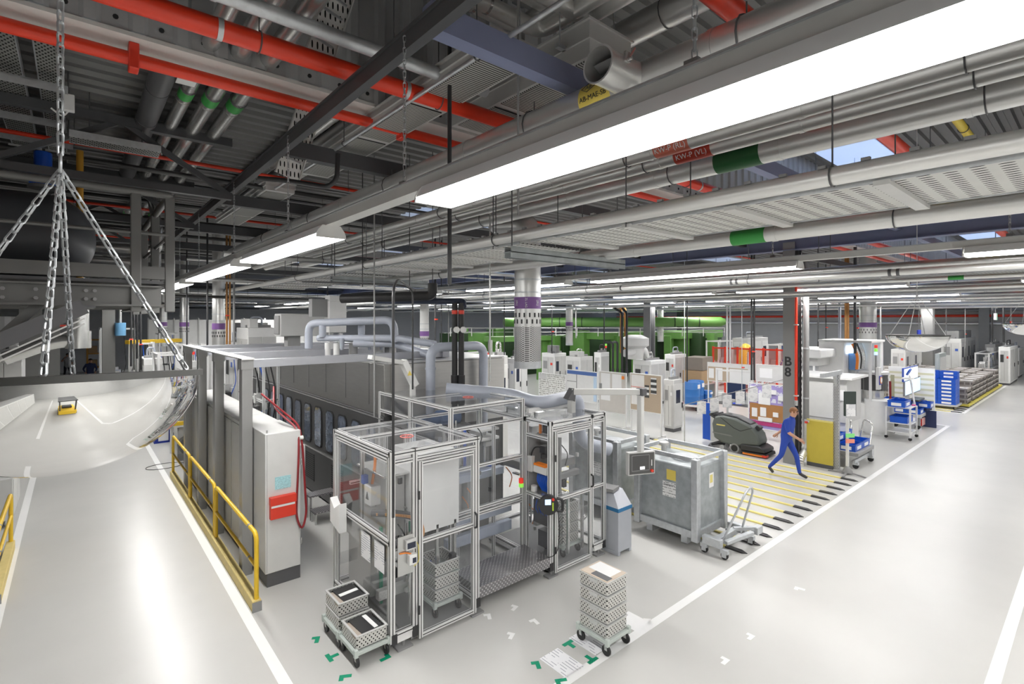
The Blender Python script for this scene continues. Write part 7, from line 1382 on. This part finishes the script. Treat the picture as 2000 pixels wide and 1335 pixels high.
# ================================================================ right hand side
t = thing('partition_sheet', 'mustard yellow sheet standing right of the B8 column', 'panel', (0, 0, 0)); a, b = G(1578, 903), G(1627, 917); t.location = (b.x, b.y, 0); b2 = Vector((b.x, b.y, 0)); a2 = Vector((b.x+0.0, a.y, 0)); zt = 3.9-(826-624)/997*13.3
obj('sheet', MB().box(b.x-0.02, b.x+0.02, b.y, b.y+0.62, 0.1, zt), yellowsheet, t, True); obj('foot_strip', MB().box(b.x-0.025, b.x+0.03, b.y, b.y+0.62, 0, 0.1), darkgrey, t, True); obj('top_strip', MB().box(b.x-0.025, b.x+0.025, b.y, b.y+0.62, zt, zt+0.04), paleyellow, t, True)
q = G(1634, 916); t = thing('slotted_post', 'slotted galvanised T shaped steel post beside the mustard sheet', 'post', (q.x, q.y, 0)); zt = 3.9-(724-624)/997*13.3
obj('post_shaft', MB().box(-0.06, 0.06, -0.06, 0.06, 0, zt-0.1), postperf, t, smooth=False); obj('head_bracket', MB().prism([(0.2, zt-0.12), (0.06, zt-0.4), (-0.06, zt-0.4), (-0.2, zt-0.12), (-1.1, zt-0.1), (-1.1, zt), (0.32, zt), (0.32, zt-0.1)], 'y', -0.03, 0.03), galv, t, smooth=False)
bxs = fb(1590, 1645, 738, 790, 15.0, 1.6, 0.0); t = thing('machine_cabinet', 'large pale grey machine housing behind the slotted post', 'machine', (bxs[0], bxs[2], 0))
X0, X1, Y0, Y1_ = 16.6, 17.9, 4.8, 6.3; t.location = (17.2, 5.5, 0)
obj('machine_body', MB().box(X0, X1, Y0, Y1_, 0.95, 2.2), lightgrey, t, True, bevel=0.02); obj('base_frame', MB().box(X0+0.05, X1-0.05, Y0+0.05, Y1_-0.05, 0, 0.95), offwhite, t, True); obj('front_door', MB().box(X0-0.02, X0, Y0+0.25, Y1_-0.3, 1.05, 2.1), offwhite, t, True, bevel=0.01); obj('roof_sheet', MB().box(X0-0.1, X1+0.15, Y0-0.15, Y1_, 2.2, 2.26), white, t, True); obj('white_notice', MB().box(X0-0.028, X0-0.02, Y0+0.05, Y0+0.22, 1.6, 1.9), paper, t, True)
bx2 = fb(1603, 1650, 681, 697, 18.0, 1.2); t = thing('white_hood', 'white machine hood above the pale grey housing', 'machine', (bx2[0], bx2[2], 2.49)); obj('hood_body', MB().box(*bx2), white, t, True, bevel=0.04); obj('hood_foot', MB().box(bx2[0]+0.3, bx2[1]-0.3, bx2[2]+0.2, bx2[3]-0.2, 2.3, bx2[4]), lightgrey, t, True)
# display stand
q = G(1655, 925); t = thing('display_stand', 'slim floor stand with dark display board and paper', 'stand', (q.x, q.y, 0)); obj('stand_pole', MB().cbox((0, 0, 0.75), (0.06, 0.06, 1.3)), alu, t); mb = MB().lathe([(0.0, 0.2), (0.04, 0.2), (0.12, 0.06), (0.12, 0.04), (0, 0.04)], (0, 0, 0), 14)
for a in (0.3, 1.7, 3.2, 4.6): mb.bar((math.cos(a)*0.08, math.sin(a)*0.08, 0.05), (math.cos(a)*0.42, math.sin(a)*0.42, 0.015), 0.04, 0.025)
obj('stand_foot', mb, midgrey, t); obj('display_board', MB().cbox((0.02, -0.05, 1.78), (0.3, 0.04, 0.62), 0, R(-40)), mat('dark green board', (0.04, 0.055, 0.05), 0.4), t, bevel=0.006); obj('paper_sheet', MB().cbox((0.01, -0.075, 1.62), (0.24, 0.008, 0.3), 0, R(-40)), printed, t); obj('green_card', MB().cbox((0.0, -0.06, 0.98), (0.22, 0.02, 0.1), 0, R(-40)), mat('card green', (0.25, 0.75, 0.25), 0.5), t); obj('orange_card', MB().cbox((0.0, -0.06, 0.84), (0.22, 0.02, 0.1), 0, R(-40)), mat('card orange', (0.85, 0.3, 0.2), 0.5), t)
# cart with blue crates in front
q = G(1694, 908); gx, gy = q.x, q.y; t = thing('crate_cart', 'low grey cart with tow handles, loaded with blue crates, right of the display stand', 'cart', (gx, gy, 0))
obj('cart_deck', MB().box(-0.75, 0.62, 0.0, 1.0, 0.34, 0.44), midgrey, t, bevel=0.01); obj('cart_underframe', MB().box(-0.7, 0.55, 0.08, 0.14, 0.16, 0.24).box(-0.7, 0.55, 0.86, 0.92, 0.16, 0.24).box(0.45, 0.6, 0.0, 0.14, 0.16, 0.34), galv, t, bevel=0.008)
for x, y in ((-0.6, 0.1), (0.5, 0.05), (-0.6, 0.9), (0.5, 0.9)): obj('caster', MB().box(x-0.05, x+0.05, y-0.06, y+0.06, 0.1, 0.17), galv, t); obj('wheel', MB().cyl((x-0.025, y, 0.07), (x+0.025, y, 0.07), 0.07, 14), black, t)
for k in range(2): obj('tow_handle', MB().tube(bend([(0.62, 0.12+k*0.5, 0.3), (0.8, 0.08+k*0.5, 1.0), (0.86, 0.3+k*0.5, 1.1), (0.72, 0.4+k*0.5, 0.3)], 0.1), 0.025, 8), steel, t)
for k, (x, y, z) in enumerate(((-0.36, 0.3, 0), (0.26, 0.3, 0), (-0.36, 0.72, 0), (0.26, 0.72, 0), (-0.36, 0.72, 0.19), (0.26, 0.72, 0.19))): crate('blue crate on the low cart, %s, %s' % (('front left', 'front right', 'back left bottom', 'back right bottom', 'back left top', 'back right top')[k], 'with white label'), (gx+x, gy+y, 0.44+z), 0.6, 0.4, 0.18)
frame_rig('aluminium rig with hoses between display stand and white turning machine', 1640, 1672, 800, 15.2, 0.6, 'profile_rig', 8, 51)
# white turning machine
q = G(1706, 840); t = thing('turning_machine', 'white machine with open lit top, black spindle guard and red stop', 'machine', (q.x, q.y, 0)); L = 1.2
obj('machine_base', MB().box(-0.55, 0.75, -0.2, 1.5, 0.0, 1.0), white, t, bevel=0.03); obj('front_column', MB().lathe([(0.0, 0.0), (0.42, 0.0), (0.42, 1.15), (0, 1.15)], (-0.35, -0.25, 0), 20), white, t); obj('tool_drum', MB().cyl((-0.05, 0.0, 1.45), (-0.05, 0.0, 2.0), 0.42, 26), lines_mat('black slotted guard', (0.05, 0.05, 0.05), (0.2, 0.2, 0.18), 14, 0.15, 'x'), t); obj('drum_lid', MB().cyl((-0.05, 0, 2.0), (-0.05, 0, 2.08), 0.46, 26), lightgrey, t); obj('drum_base', MB().cyl((-0.05, 0, 1.0), (-0.05, 0, 1.45), 0.32, 20), steel, t)
obj('rear_housing', MB().box(-0.75, 0.7, 0.7, 1.5, 1.0, 3.1), white, t, bevel=0.02); obj('right_wall', MB().box(0.5, 0.8, -0.1, 0.7, 1.0, 3.15), white, t, bevel=0.02); obj('roof_frame', MB().box(-0.8, 0.8, -0.15, 1.5, 3.1, 3.18), offwhite, t, bevel=0.01); obj('left_post', MB().cbox((-0.75, -0.1, 2.1), (0.07, 0.07, 2.0)), alu, t); obj('interior_light', MB().box(-0.5, 0.3, 0.66, 0.7, 2.7, 2.95), glowblue, t); obj('blue_slide', MB().box(-0.25, 0.15, 0.45, 0.69, 2.1, 2.7), mat('blue slide unit', (0.12, 0.25, 0.5), 0.35), t, bevel=0.01)
for k in range(5): obj('spindle_tube', MB().tube(bend([(-0.5+k*0.22, 0.5, 3.05), (-0.45+k*0.2, 0.35, 2.6), (-0.4+k*0.18, 0.4, 2.15)], 0.2), 0.045, 8), (orange, steel, softblack, steel, steel)[k], t)
obj('gripper_arm', MB().box(-0.3, 0.4, -0.45, -0.05, 1.05, 1.12).cyl((-0.1, -0.4, 0.85), (-0.1, -0.4, 1.1), 0.09, 12).cyl((0.15, -0.45, 0.7), (0.15, -0.45, 1.05), 0.11, 12), steel, t); sm_ = obj('signal_mast', MB().cyl((-0.72, -0.25, 2.0), (-0.72, -0.25, 2.7), 0.03, 8), midgrey, t)
for k, (nm, c_) in enumerate((('signal blue', (0.4, 0.6, 1.0)), ('signal green', 0), ('signal red', 0))): obj('signal_lens', MB().cyl((-0.72, -0.25, 2.7+k*0.12), (-0.72, -0.25, 2.8+k*0.12), 0.05, 12), mat(nm, c_ or (0, 0, 0), 0.4, 0, 0, emit=1.5), sm_)
obj('control_box', MB().box(-0.95, -0.7, -0.4, -0.3, 1.55, 2.3), offwhite, t, bevel=0.01); p = obj('round_emblem_plate', MB().box(-0.98, -0.68, -0.42, -0.4, 1.72, 2.02), mat('emblem blue', (0.03, 0.05, 0.35), 0.4), t); obj('emblem_ring', MB().lathe([(0.0, -0.012), (0.12, -0.012), (0.12, 0)], (-0.83, -0.42, 1.87), 24, 0, 'y'), mat('emblem orange', (0.8, 0.35, 0.1), 0.5), p); obj('emblem_disc', MB().lathe([(0.0, -0.018), (0.08, -0.018), (0.08, -0.01)], (-0.83, -0.42, 1.87), 24, 0, 'y'), white, p); obj('red_lever', MB().cyl((0.85, -0.3, 0.9), (0.8, -0.3, 1.7), 0.035, 8), mat('dark red rubber hose', (0, 0, 0)), t)
# table cart with blue trays
q = G(1784, 857); t = thing('table_cart', 'aluminium table cart with blue trays and a pink note', 'cart', (q.x, q.y, 0)); hx_, hy_, hz_ = 0.42, 0.32, 0.95
for x in (-hx_, hx_):
    for y in (0.0, 2*hy_): obj('cart_leg', MB().cbox((x, y, 0.09+hz_/2), (0.045, 0.045, hz_)), alu, t); obj('caster', MB().cyl((x-0.02, y, 0.05), (x+0.02, y, 0.05), 0.05, 12).cbox((x, y, 0.08), (0.04, 0.04, 0.05)), black, t)
for z in (0.22, 0.5, hz_+0.07): obj('cart_shelf', MB().box(-hx_, hx_, 0, 2*hy_, z, z+0.03), alu, t)
qx, qy = q.x, q.y; tag(obj('pink_note', MB().cbox((qx+0.3, qy+0.05, hz_+0.12), (0.12, 0.1, 0.03)), mat('pink plastic', (0.85, 0.1, 0.35), 0.5), None, False), 'pink note holder on the edge of the table cart', 'note')
crate('long blue tray on top of the table cart', (qx-0.08, qy+0.36, hz_+0.1), 0.75, 0.45, 0.2); crate('long blue tray on the lower shelf of the table cart', (qx, qy+0.32, 0.53), 0.72, 0.45, 0.2, 0, 'blue crates', False)
t = thing('magnifier_lamp', 'white jointed lamp with blue head standing at the table cart', 'lamp', (qx+0.45, qy+0.05, hz_+0.07)); obj('lamp_arm', MB().tube(bend([(0, 0, 0.0), (0.02, 0.1, 0.75), (-0.25, 0.1, 1.05)], 0.1), 0.028, 8), white, t); obj('lamp_head', MB().lathe([(0.0, 0.04), (0.16, 0.02), (0.18, -0.03), (0, -0.03)], (-0.42, 0.1, 0.95), 20), white, t); obj('blue_cover', MB().cyl((-0.4, 0.06, 1.15), (-0.4, 0.1, 1.17), 0.13, 18), blue, t)
# dolly with blue crates behind the table cart
q = G(1806, 835); t = thing('crate_dolly', 'grey dolly with blue crates right behind the table cart', 'dolly', (q.x, q.y, 0)); obj('dolly_deck', MB().box(-0.6, 0.6, 0.0, 0.85, 0.42, 0.54), lightgrey, t, bevel=0.01)
for x in (-0.5, 0.5):
    for y in (0.1, 0.75): obj('dolly_leg', MB().cbox((x, y, 0.28), (0.12, 0.12, 0.28)), midgrey, t); obj('wheel', MB().cyl((x-0.03, y, 0.08), (x+0.03, y, 0.08), 0.08, 12), black, t)
obj('striped_bumper', MB().box(-0.3, 0.35, 0.02, 0.06, 0.1, 0.35), lines_mat('red white stripes', (0, 0, 0), (0, 0, 0), 6, 0.5, 'x'), t)
for k, (x, y, z) in enumerate(((-0.3, 0.22, 0), (0.3, 0.22, 0), (-0.3, 0.62, 0), (0.3, 0.62, 0), (0.28, 0.25, 0.2), (0.3, 0.66, 0.2), (-0.3, 0.66, 0.2))): crate('blue crate on the grey dolly, %s' % ('front left', 'front right bottom', 'back left bottom', 'back right bottom', 'front right top', 'back right top', 'back left top')[k], (q.x+x, q.y+y, 0.54+z), 0.58, 0.38, 0.19)
# planning board, monitors, keyboards
board('cream planning board with rows of cards behind the two lit screens', 24.5, 1737, 1824, 716, 792, lines_mat('card rows', (0.78, 0.77, 0.72), (0.62, 0.60, 0.42), 5, 0.4, 'z'), [(0.03, 0.12, 0.2, 0.85, mat('olive cards', (0.35, 0.34, 0.22), 0.6), 'card_column'), (0.0, 1.0, 0.0, 0.1, white, 'header')], white, False, 'planning_board')
t = thing('operator_terminal', 'operator terminal with two bright screens, one above the other', 'terminal', (0, 0, 0)); D_ = 18.6; q = far(1780, 740, D_); t.location = (q.x, q.y, 0); Y_ = q.y
def scr(x0, x1, y0, y1, m, nm, fr): a, b = PY(x0, y0, Y_), PY(x1, y1, Y_); z1, z0 = max(a.z, b.z), min(a.z, b.z); o = obj(nm, MB().box(a.x-0.04, b.x+0.04, Y_, Y_+0.06, z0-0.04, z1+0.04), fr, t, True, bevel=0.01); obj('lit_screen', MB().box(a.x, b.x, Y_-0.005, Y_, z0, z1), m, o, True)
scr(1766, 1792, 721, 736, mat('lit white screen', (0.95, 0.97, 1.0), 0.4, 0, 0, emit=1.2), 'upper_monitor', mat('blue screen edge', (0.05, 0.1, 0.45), 0.4)); scr(1768, 1797, 745, 761, screenblue, 'lower_monitor', midgrey)
obj('terminal_pole', MB().cbox((0, 0.12, 0.75), (0.14, 0.1, 1.5)).cbox((0, 0.1, 0.03), (0.6, 0.5, 0.06)), lightgrey, t); obj('key_desk', MB().cbox((0.0, -0.15, 1.02), (0.9, 0.3, 0.06)), softblack, t)
# crate wall behind the table cart
for k in range(5):
    q = far(1742+k*16, 775, 19.6-0.25*k); crate('blue crate in the low shelf under the planning board, %s from the left' % ORD[k], (q.x, q.y, 0.72), 0.5, 0.4, 0.2, 0, 'shelf crates', True)
a, b = far(1735, 780, 19.6), far(1815, 780, 18.5); tag(obj('crate_shelf', MB().bar((a.x, a.y, 0.66), (b.x, b.y, 0.66), 0.45, 0.1).cbox((a.x, a.y, 0.31), (0.06, 0.4, 0.6)).cbox((b.x, b.y, 0.31), (0.06, 0.4, 0.6)), navy, None, True), 'dark blue low shelf under the planning board', 'shelf')
# labelled blue crate stacks
q = G(1866, 800); base = None; cx0, cy0 = q.x, q.y
t = thing('crate_dolly', 'flat grey dolly under the labelled blue crate stacks', 'dolly', (cx0+0.5, cy0+0.7, 0)); obj('dolly_deck', MB().box(-0.55, 0.65, -0.75, 1.2, 0.12, 0.2), lightgrey, t); obj('dolly_wheels', MB().cyl((-0.4, -0.65, 0.06), (-0.4, -0.6, 0.06), 0.06, 10).cyl((0.4, -0.65, 0.06), (0.4, -0.6, 0.06), 0.06, 10).cyl((-0.4, 1.1, 0.06), (-0.4, 1.15, 0.06), 0.06, 10).cyl((0.4, 1.1, 0.06), (0.4, 1.15, 0.06), 0.06, 10), black, t)
for j, (dx_, dy_, n, nm) in enumerate(((0.2, 0.3, 7, 'front right'), (0.2, 0.92, 7, 'front left'), (0.65, 0.3, 9, 'back right'), (0.65, 0.92, 9, 'back middle'), (0.65, 1.54, 9, 'back left'))):
    for k in range(n):
        lab = 'labelled blue crate in the %s stack, %s from below' % (nm, ORD[k]); loc = (cx0+dx_, cy0+dy_, 0.2+k*0.157)
        if base is None: base = crate(lab, loc, 0.6, 0.42, 0.155, R(-90), 'labelled blue crates')
        else: dup(base, loc, R(-90), lab)
# far stacks of grey wire baskets
bb = None
for i in range(9):
    for j in range(8):
        n = 4 if (i*5+j*3) % 7 else 3
        if i < 2 and j > 4: continue
        for k in range(n):
            loc = (30.8+i*1.15+0.06*((i*7+j*3) % 4), 4.35+j*0.64, 0.12+k*0.235); lab = 'grey wire basket, %s row from camera, %s stack from aisle, %s from below' % (ORD[i], ORD[j], ORD[k])
            if bb is None:
                mb = MB(); mb.box(-0.36, 0.36, -0.27, 0.27, 0, 0.03, 0)
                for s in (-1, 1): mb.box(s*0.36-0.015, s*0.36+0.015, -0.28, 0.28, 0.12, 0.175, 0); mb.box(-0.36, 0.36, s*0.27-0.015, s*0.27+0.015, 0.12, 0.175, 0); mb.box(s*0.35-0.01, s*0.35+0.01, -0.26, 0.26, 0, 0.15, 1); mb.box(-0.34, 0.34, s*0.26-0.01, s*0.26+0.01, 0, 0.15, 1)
                for yy in (-0.2, 0, 0.2): mb.box(-0.375, -0.35, yy-0.02, yy+0.02, 0, 0.15, 0)
                mb.box(-0.33, 0.33, -0.25, 0.25, 0.13, 0.15, 2)
                mb.v = [(v[0]*1.3, v[1], v[2]*1.3) for v in mb.v]; bb = obj('wire_basket', mb, [mat('brown grey basket', (0.42, 0.39, 0.36), 0.5, 0.3), mat('basket wall with painted shade', (0.16, 0.14, 0.13), 0.6), mat('basket contents', (0.62, 0.60, 0.60), 0.5)], None, True, smooth=False); bb.location = loc; tag(bb, lab, 'basket', 'far wire baskets')  # basket walls coloured darker to paint in their shade
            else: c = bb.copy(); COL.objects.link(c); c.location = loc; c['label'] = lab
tag(obj('basket_pallet', MB().box(30.2, 41.2, 4.0, 9.3, 0.03, 0.12), mat('yellow grate', (0.66, 0.56, 0.1), 0.6), None, True), 'flat yellow grate under the far wire baskets', 'pallet')
tag(obj('carton', MB().cbox((30.2, 8.3, 1.45), (0.5, 0.5, 0.3)), mat('yellow carton', (0.6, 0.45, 0.12), 0.7), None, False), 'small yellow carton above the blue crate stacks', 'carton'); tag(obj('tall_locker', MB().box(30.0, 30.5, 8.0, 8.9, 0, 1.3), lightgrey, None, True), 'low grey locker under the yellow carton', 'locker')
# far machines at right
unit('grey glass door locker right of the planning board', 1826, 1848, 690, 24, 0.7, mat('grey green locker', (0.36, 0.40, 0.40), 0.4), 'locker', 'locker', 1, False)
unit('long cream machine line behind the far baskets, left half', 1740, 1800, 682, 30, 2, offwhite, 'machine_cabinet', 'machine', 4, True)
unit('long cream machine line behind the far baskets, right half', 1838, 1905, 662, 32, 2, offwhite, 'machine_cabinet', 'machine', 5, True, (0.05, 0.9, 0.5, midgrey))
unit('white fenced machine at the far right, nearer', 1955, 1988, 678, 30, 2, white, 'machine_cabinet', 'machine', 2, False); unit('white fenced machine at the far right, farther', 1982, 1998, 680, 34, 2, white, 'machine_cabinet', 'machine', 1, False)
unit('grey machine with dark innards beside the right column', 1928, 1958, 672, 33, 2, midgrey, 'machine_cabinet', 'machine', 2, True); frame_rig('rig with light bars in front of the far right column', 1905, 1952, 690, 30, 1.2, 'profile_rig', 6, 77); frame_rig('rig behind the B8 column', 1590, 1640, 690, 21, 1.2, 'profile_rig', 8, 78); frame_rig('rig left of the B8 column behind the cage', 1500, 1545, 672, 29, 1.2, 'profile_rig', 8, 79)
unit('grey far machine behind the red cage', 1430, 1500, 660, 32, 2, lightgrey, 'machine_cabinet', 'machine', 3, True); frame_rig('rig above the blue drums', 1380, 1430, 665, 30, 1.5, 'profile_rig', 8, 80); frame_rig('rig far left of the big diffuser', 900, 985, 690, 21, 1.5, 'profile_rig', 9, 81); frame_rig('rig behind the tunnel machine', 780, 850, 676, 22, 1.5, 'profile_rig', 9, 82); unit('pale machine behind the tunnel machine', 850, 905, 690, 18, 1.5, offwhite, 'machine_cabinet', 'machine', 2, False)
unit('grey switch box right of the staple shaped pipe', 955, 992, 695, 13.5, 0.6, lightgrey, 'control_cabinet', 'cabinet', 1, True)
t = thing('fire_point', 'red extinguisher on a post right of the staple shaped pipe', 'fire extinguisher', far(950, 690, 12.5)); t.location.z = 2.6; obj('bottle', MB().lathe([(0, 0), (0.08, 0), (0.085, 0.05), (0.085, 0.42), (0.04, 0.5), (0, 0.5)], (0, 0, 0), 16), red, t); obj('post', MB().cbox((0.12, 0, -0.9), (0.08, 0.08, 3.4)), steel, t)
q = far(1796, 650, 27); t = thing('blue_sign', 'blue sign board with white writing above the hanging mirror', 'sign', (q.x, q.y, q.z)); obj('sign_face', MB().box(-0.35, 0.35, 0, 0.05, -0.14, 0.16), mat('sign blue', (0.02, 0.05, 0.5), 0.4), t); obj('sign_rod', MB().cyl((0, 0.03, 0.16), (0, 0.03, ztop(q.y)-q.z), 0.02, 6), midgrey, t)
q = far(1947, 618, 26); t = thing('exit_sign', 'white and green exit sign hanging at the right', 'sign', (q.x, q.y, q.z)); obj('sign_face', MB().box(-0.22, 0.1, 0, 0.1, -0.17, 0.17), white, t); obj('green_side', MB().box(0.1, 0.2, 0, 0.1, -0.17, 0.17), mat('exit green', (0.1, 0.7, 0.4), 0.4, 0, 0, emit=0.8), t); obj('sign_rod', MB().cyl((0, 0.05, 0.17), (0, 0.05, ztop(q.y)-q.z), 0.02, 6), midgrey, t)
q = far(1976, 632, 28); t = thing('red_sign', 'red fire sign hanging at the right edge', 'sign', (q.x, q.y, q.z)); obj('sign_face', MB().box(-0.3, 0.3, 0, 0.05, -0.15, 0.15), redbox, t); obj('white_symbols', MB().box(-0.2, -0.1, -0.006, 0, -0.1, 0.1).box(0.0, 0.1, -0.006, 0, -0.1, 0.1).box(0.18, 0.24, -0.006, 0, -0.1, 0.1), white, t); obj('sign_rod', MB().cyl((0, 0.03, 0.15), (0, 0.03, ztop(q.y)-q.z), 0.02, 6), midgrey, t)
# long pipes along the far right wall
for k, (z, m, lab) in enumerate(((4.2, red, 'red pipe along the far east wall'), (3.6, jacket, 'silver pipe along the far east wall'), (4.6, midgrey, 'grey duct along the far east wall'))): run('wall_pipe', lab, 'pipe', m, 'y', XE-0.4, z, -6, 40, 0.1, 12)
# tow tractor standing behind the camera, seen in the mirror
t = thing('tow_tractor', 'yellow tow tractor in the aisle behind, seen reflected in the big mirror', 'vehicle', (0.4, -2.6, 0)); obj('chassis', MB().box(-0.5, 0.5, -0.7, 0.8, 0.15, 0.7), yellow, t, bevel=0.05); obj('mast', MB().box(-0.45, -0.38, 0.6, 0.7, 0.5, 1.9).box(0.38, 0.45, 0.6, 0.7, 0.5, 1.9).box(-0.5, 0.5, -0.6, 0.7, 1.9, 1.98), softblack, t); obj('seat', MB().box(-0.3, 0.3, -0.3, 0.2, 0.7, 0.95), softblack, t, bevel=0.04)
for x in (-0.48, 0.48):
    for y in (-0.45, 0.5): obj('wheel', MB().cyl((x-0.06, y, 0.2), (x+0.06, y, 0.2), 0.2, 16), black, t)
unit_wall = MB().box(-3.2, -2.4, -6, 1.0, 0.1, 2.0); t = thing('cabinet_row', 'row of white cabinets left of the aisle, seen reflected in the big mirror', 'cabinet', (-2.8, -2.5, 0)); obj('cabinet_body', unit_wall, white, t, True, bevel=0.02)
for k in range(6): obj('door', MB().box(-2.41, -2.385, -5.9+k*1.15, -4.85+k*1.15, 0.2, 1.9), offwhite, t, True, bevel=0.006)
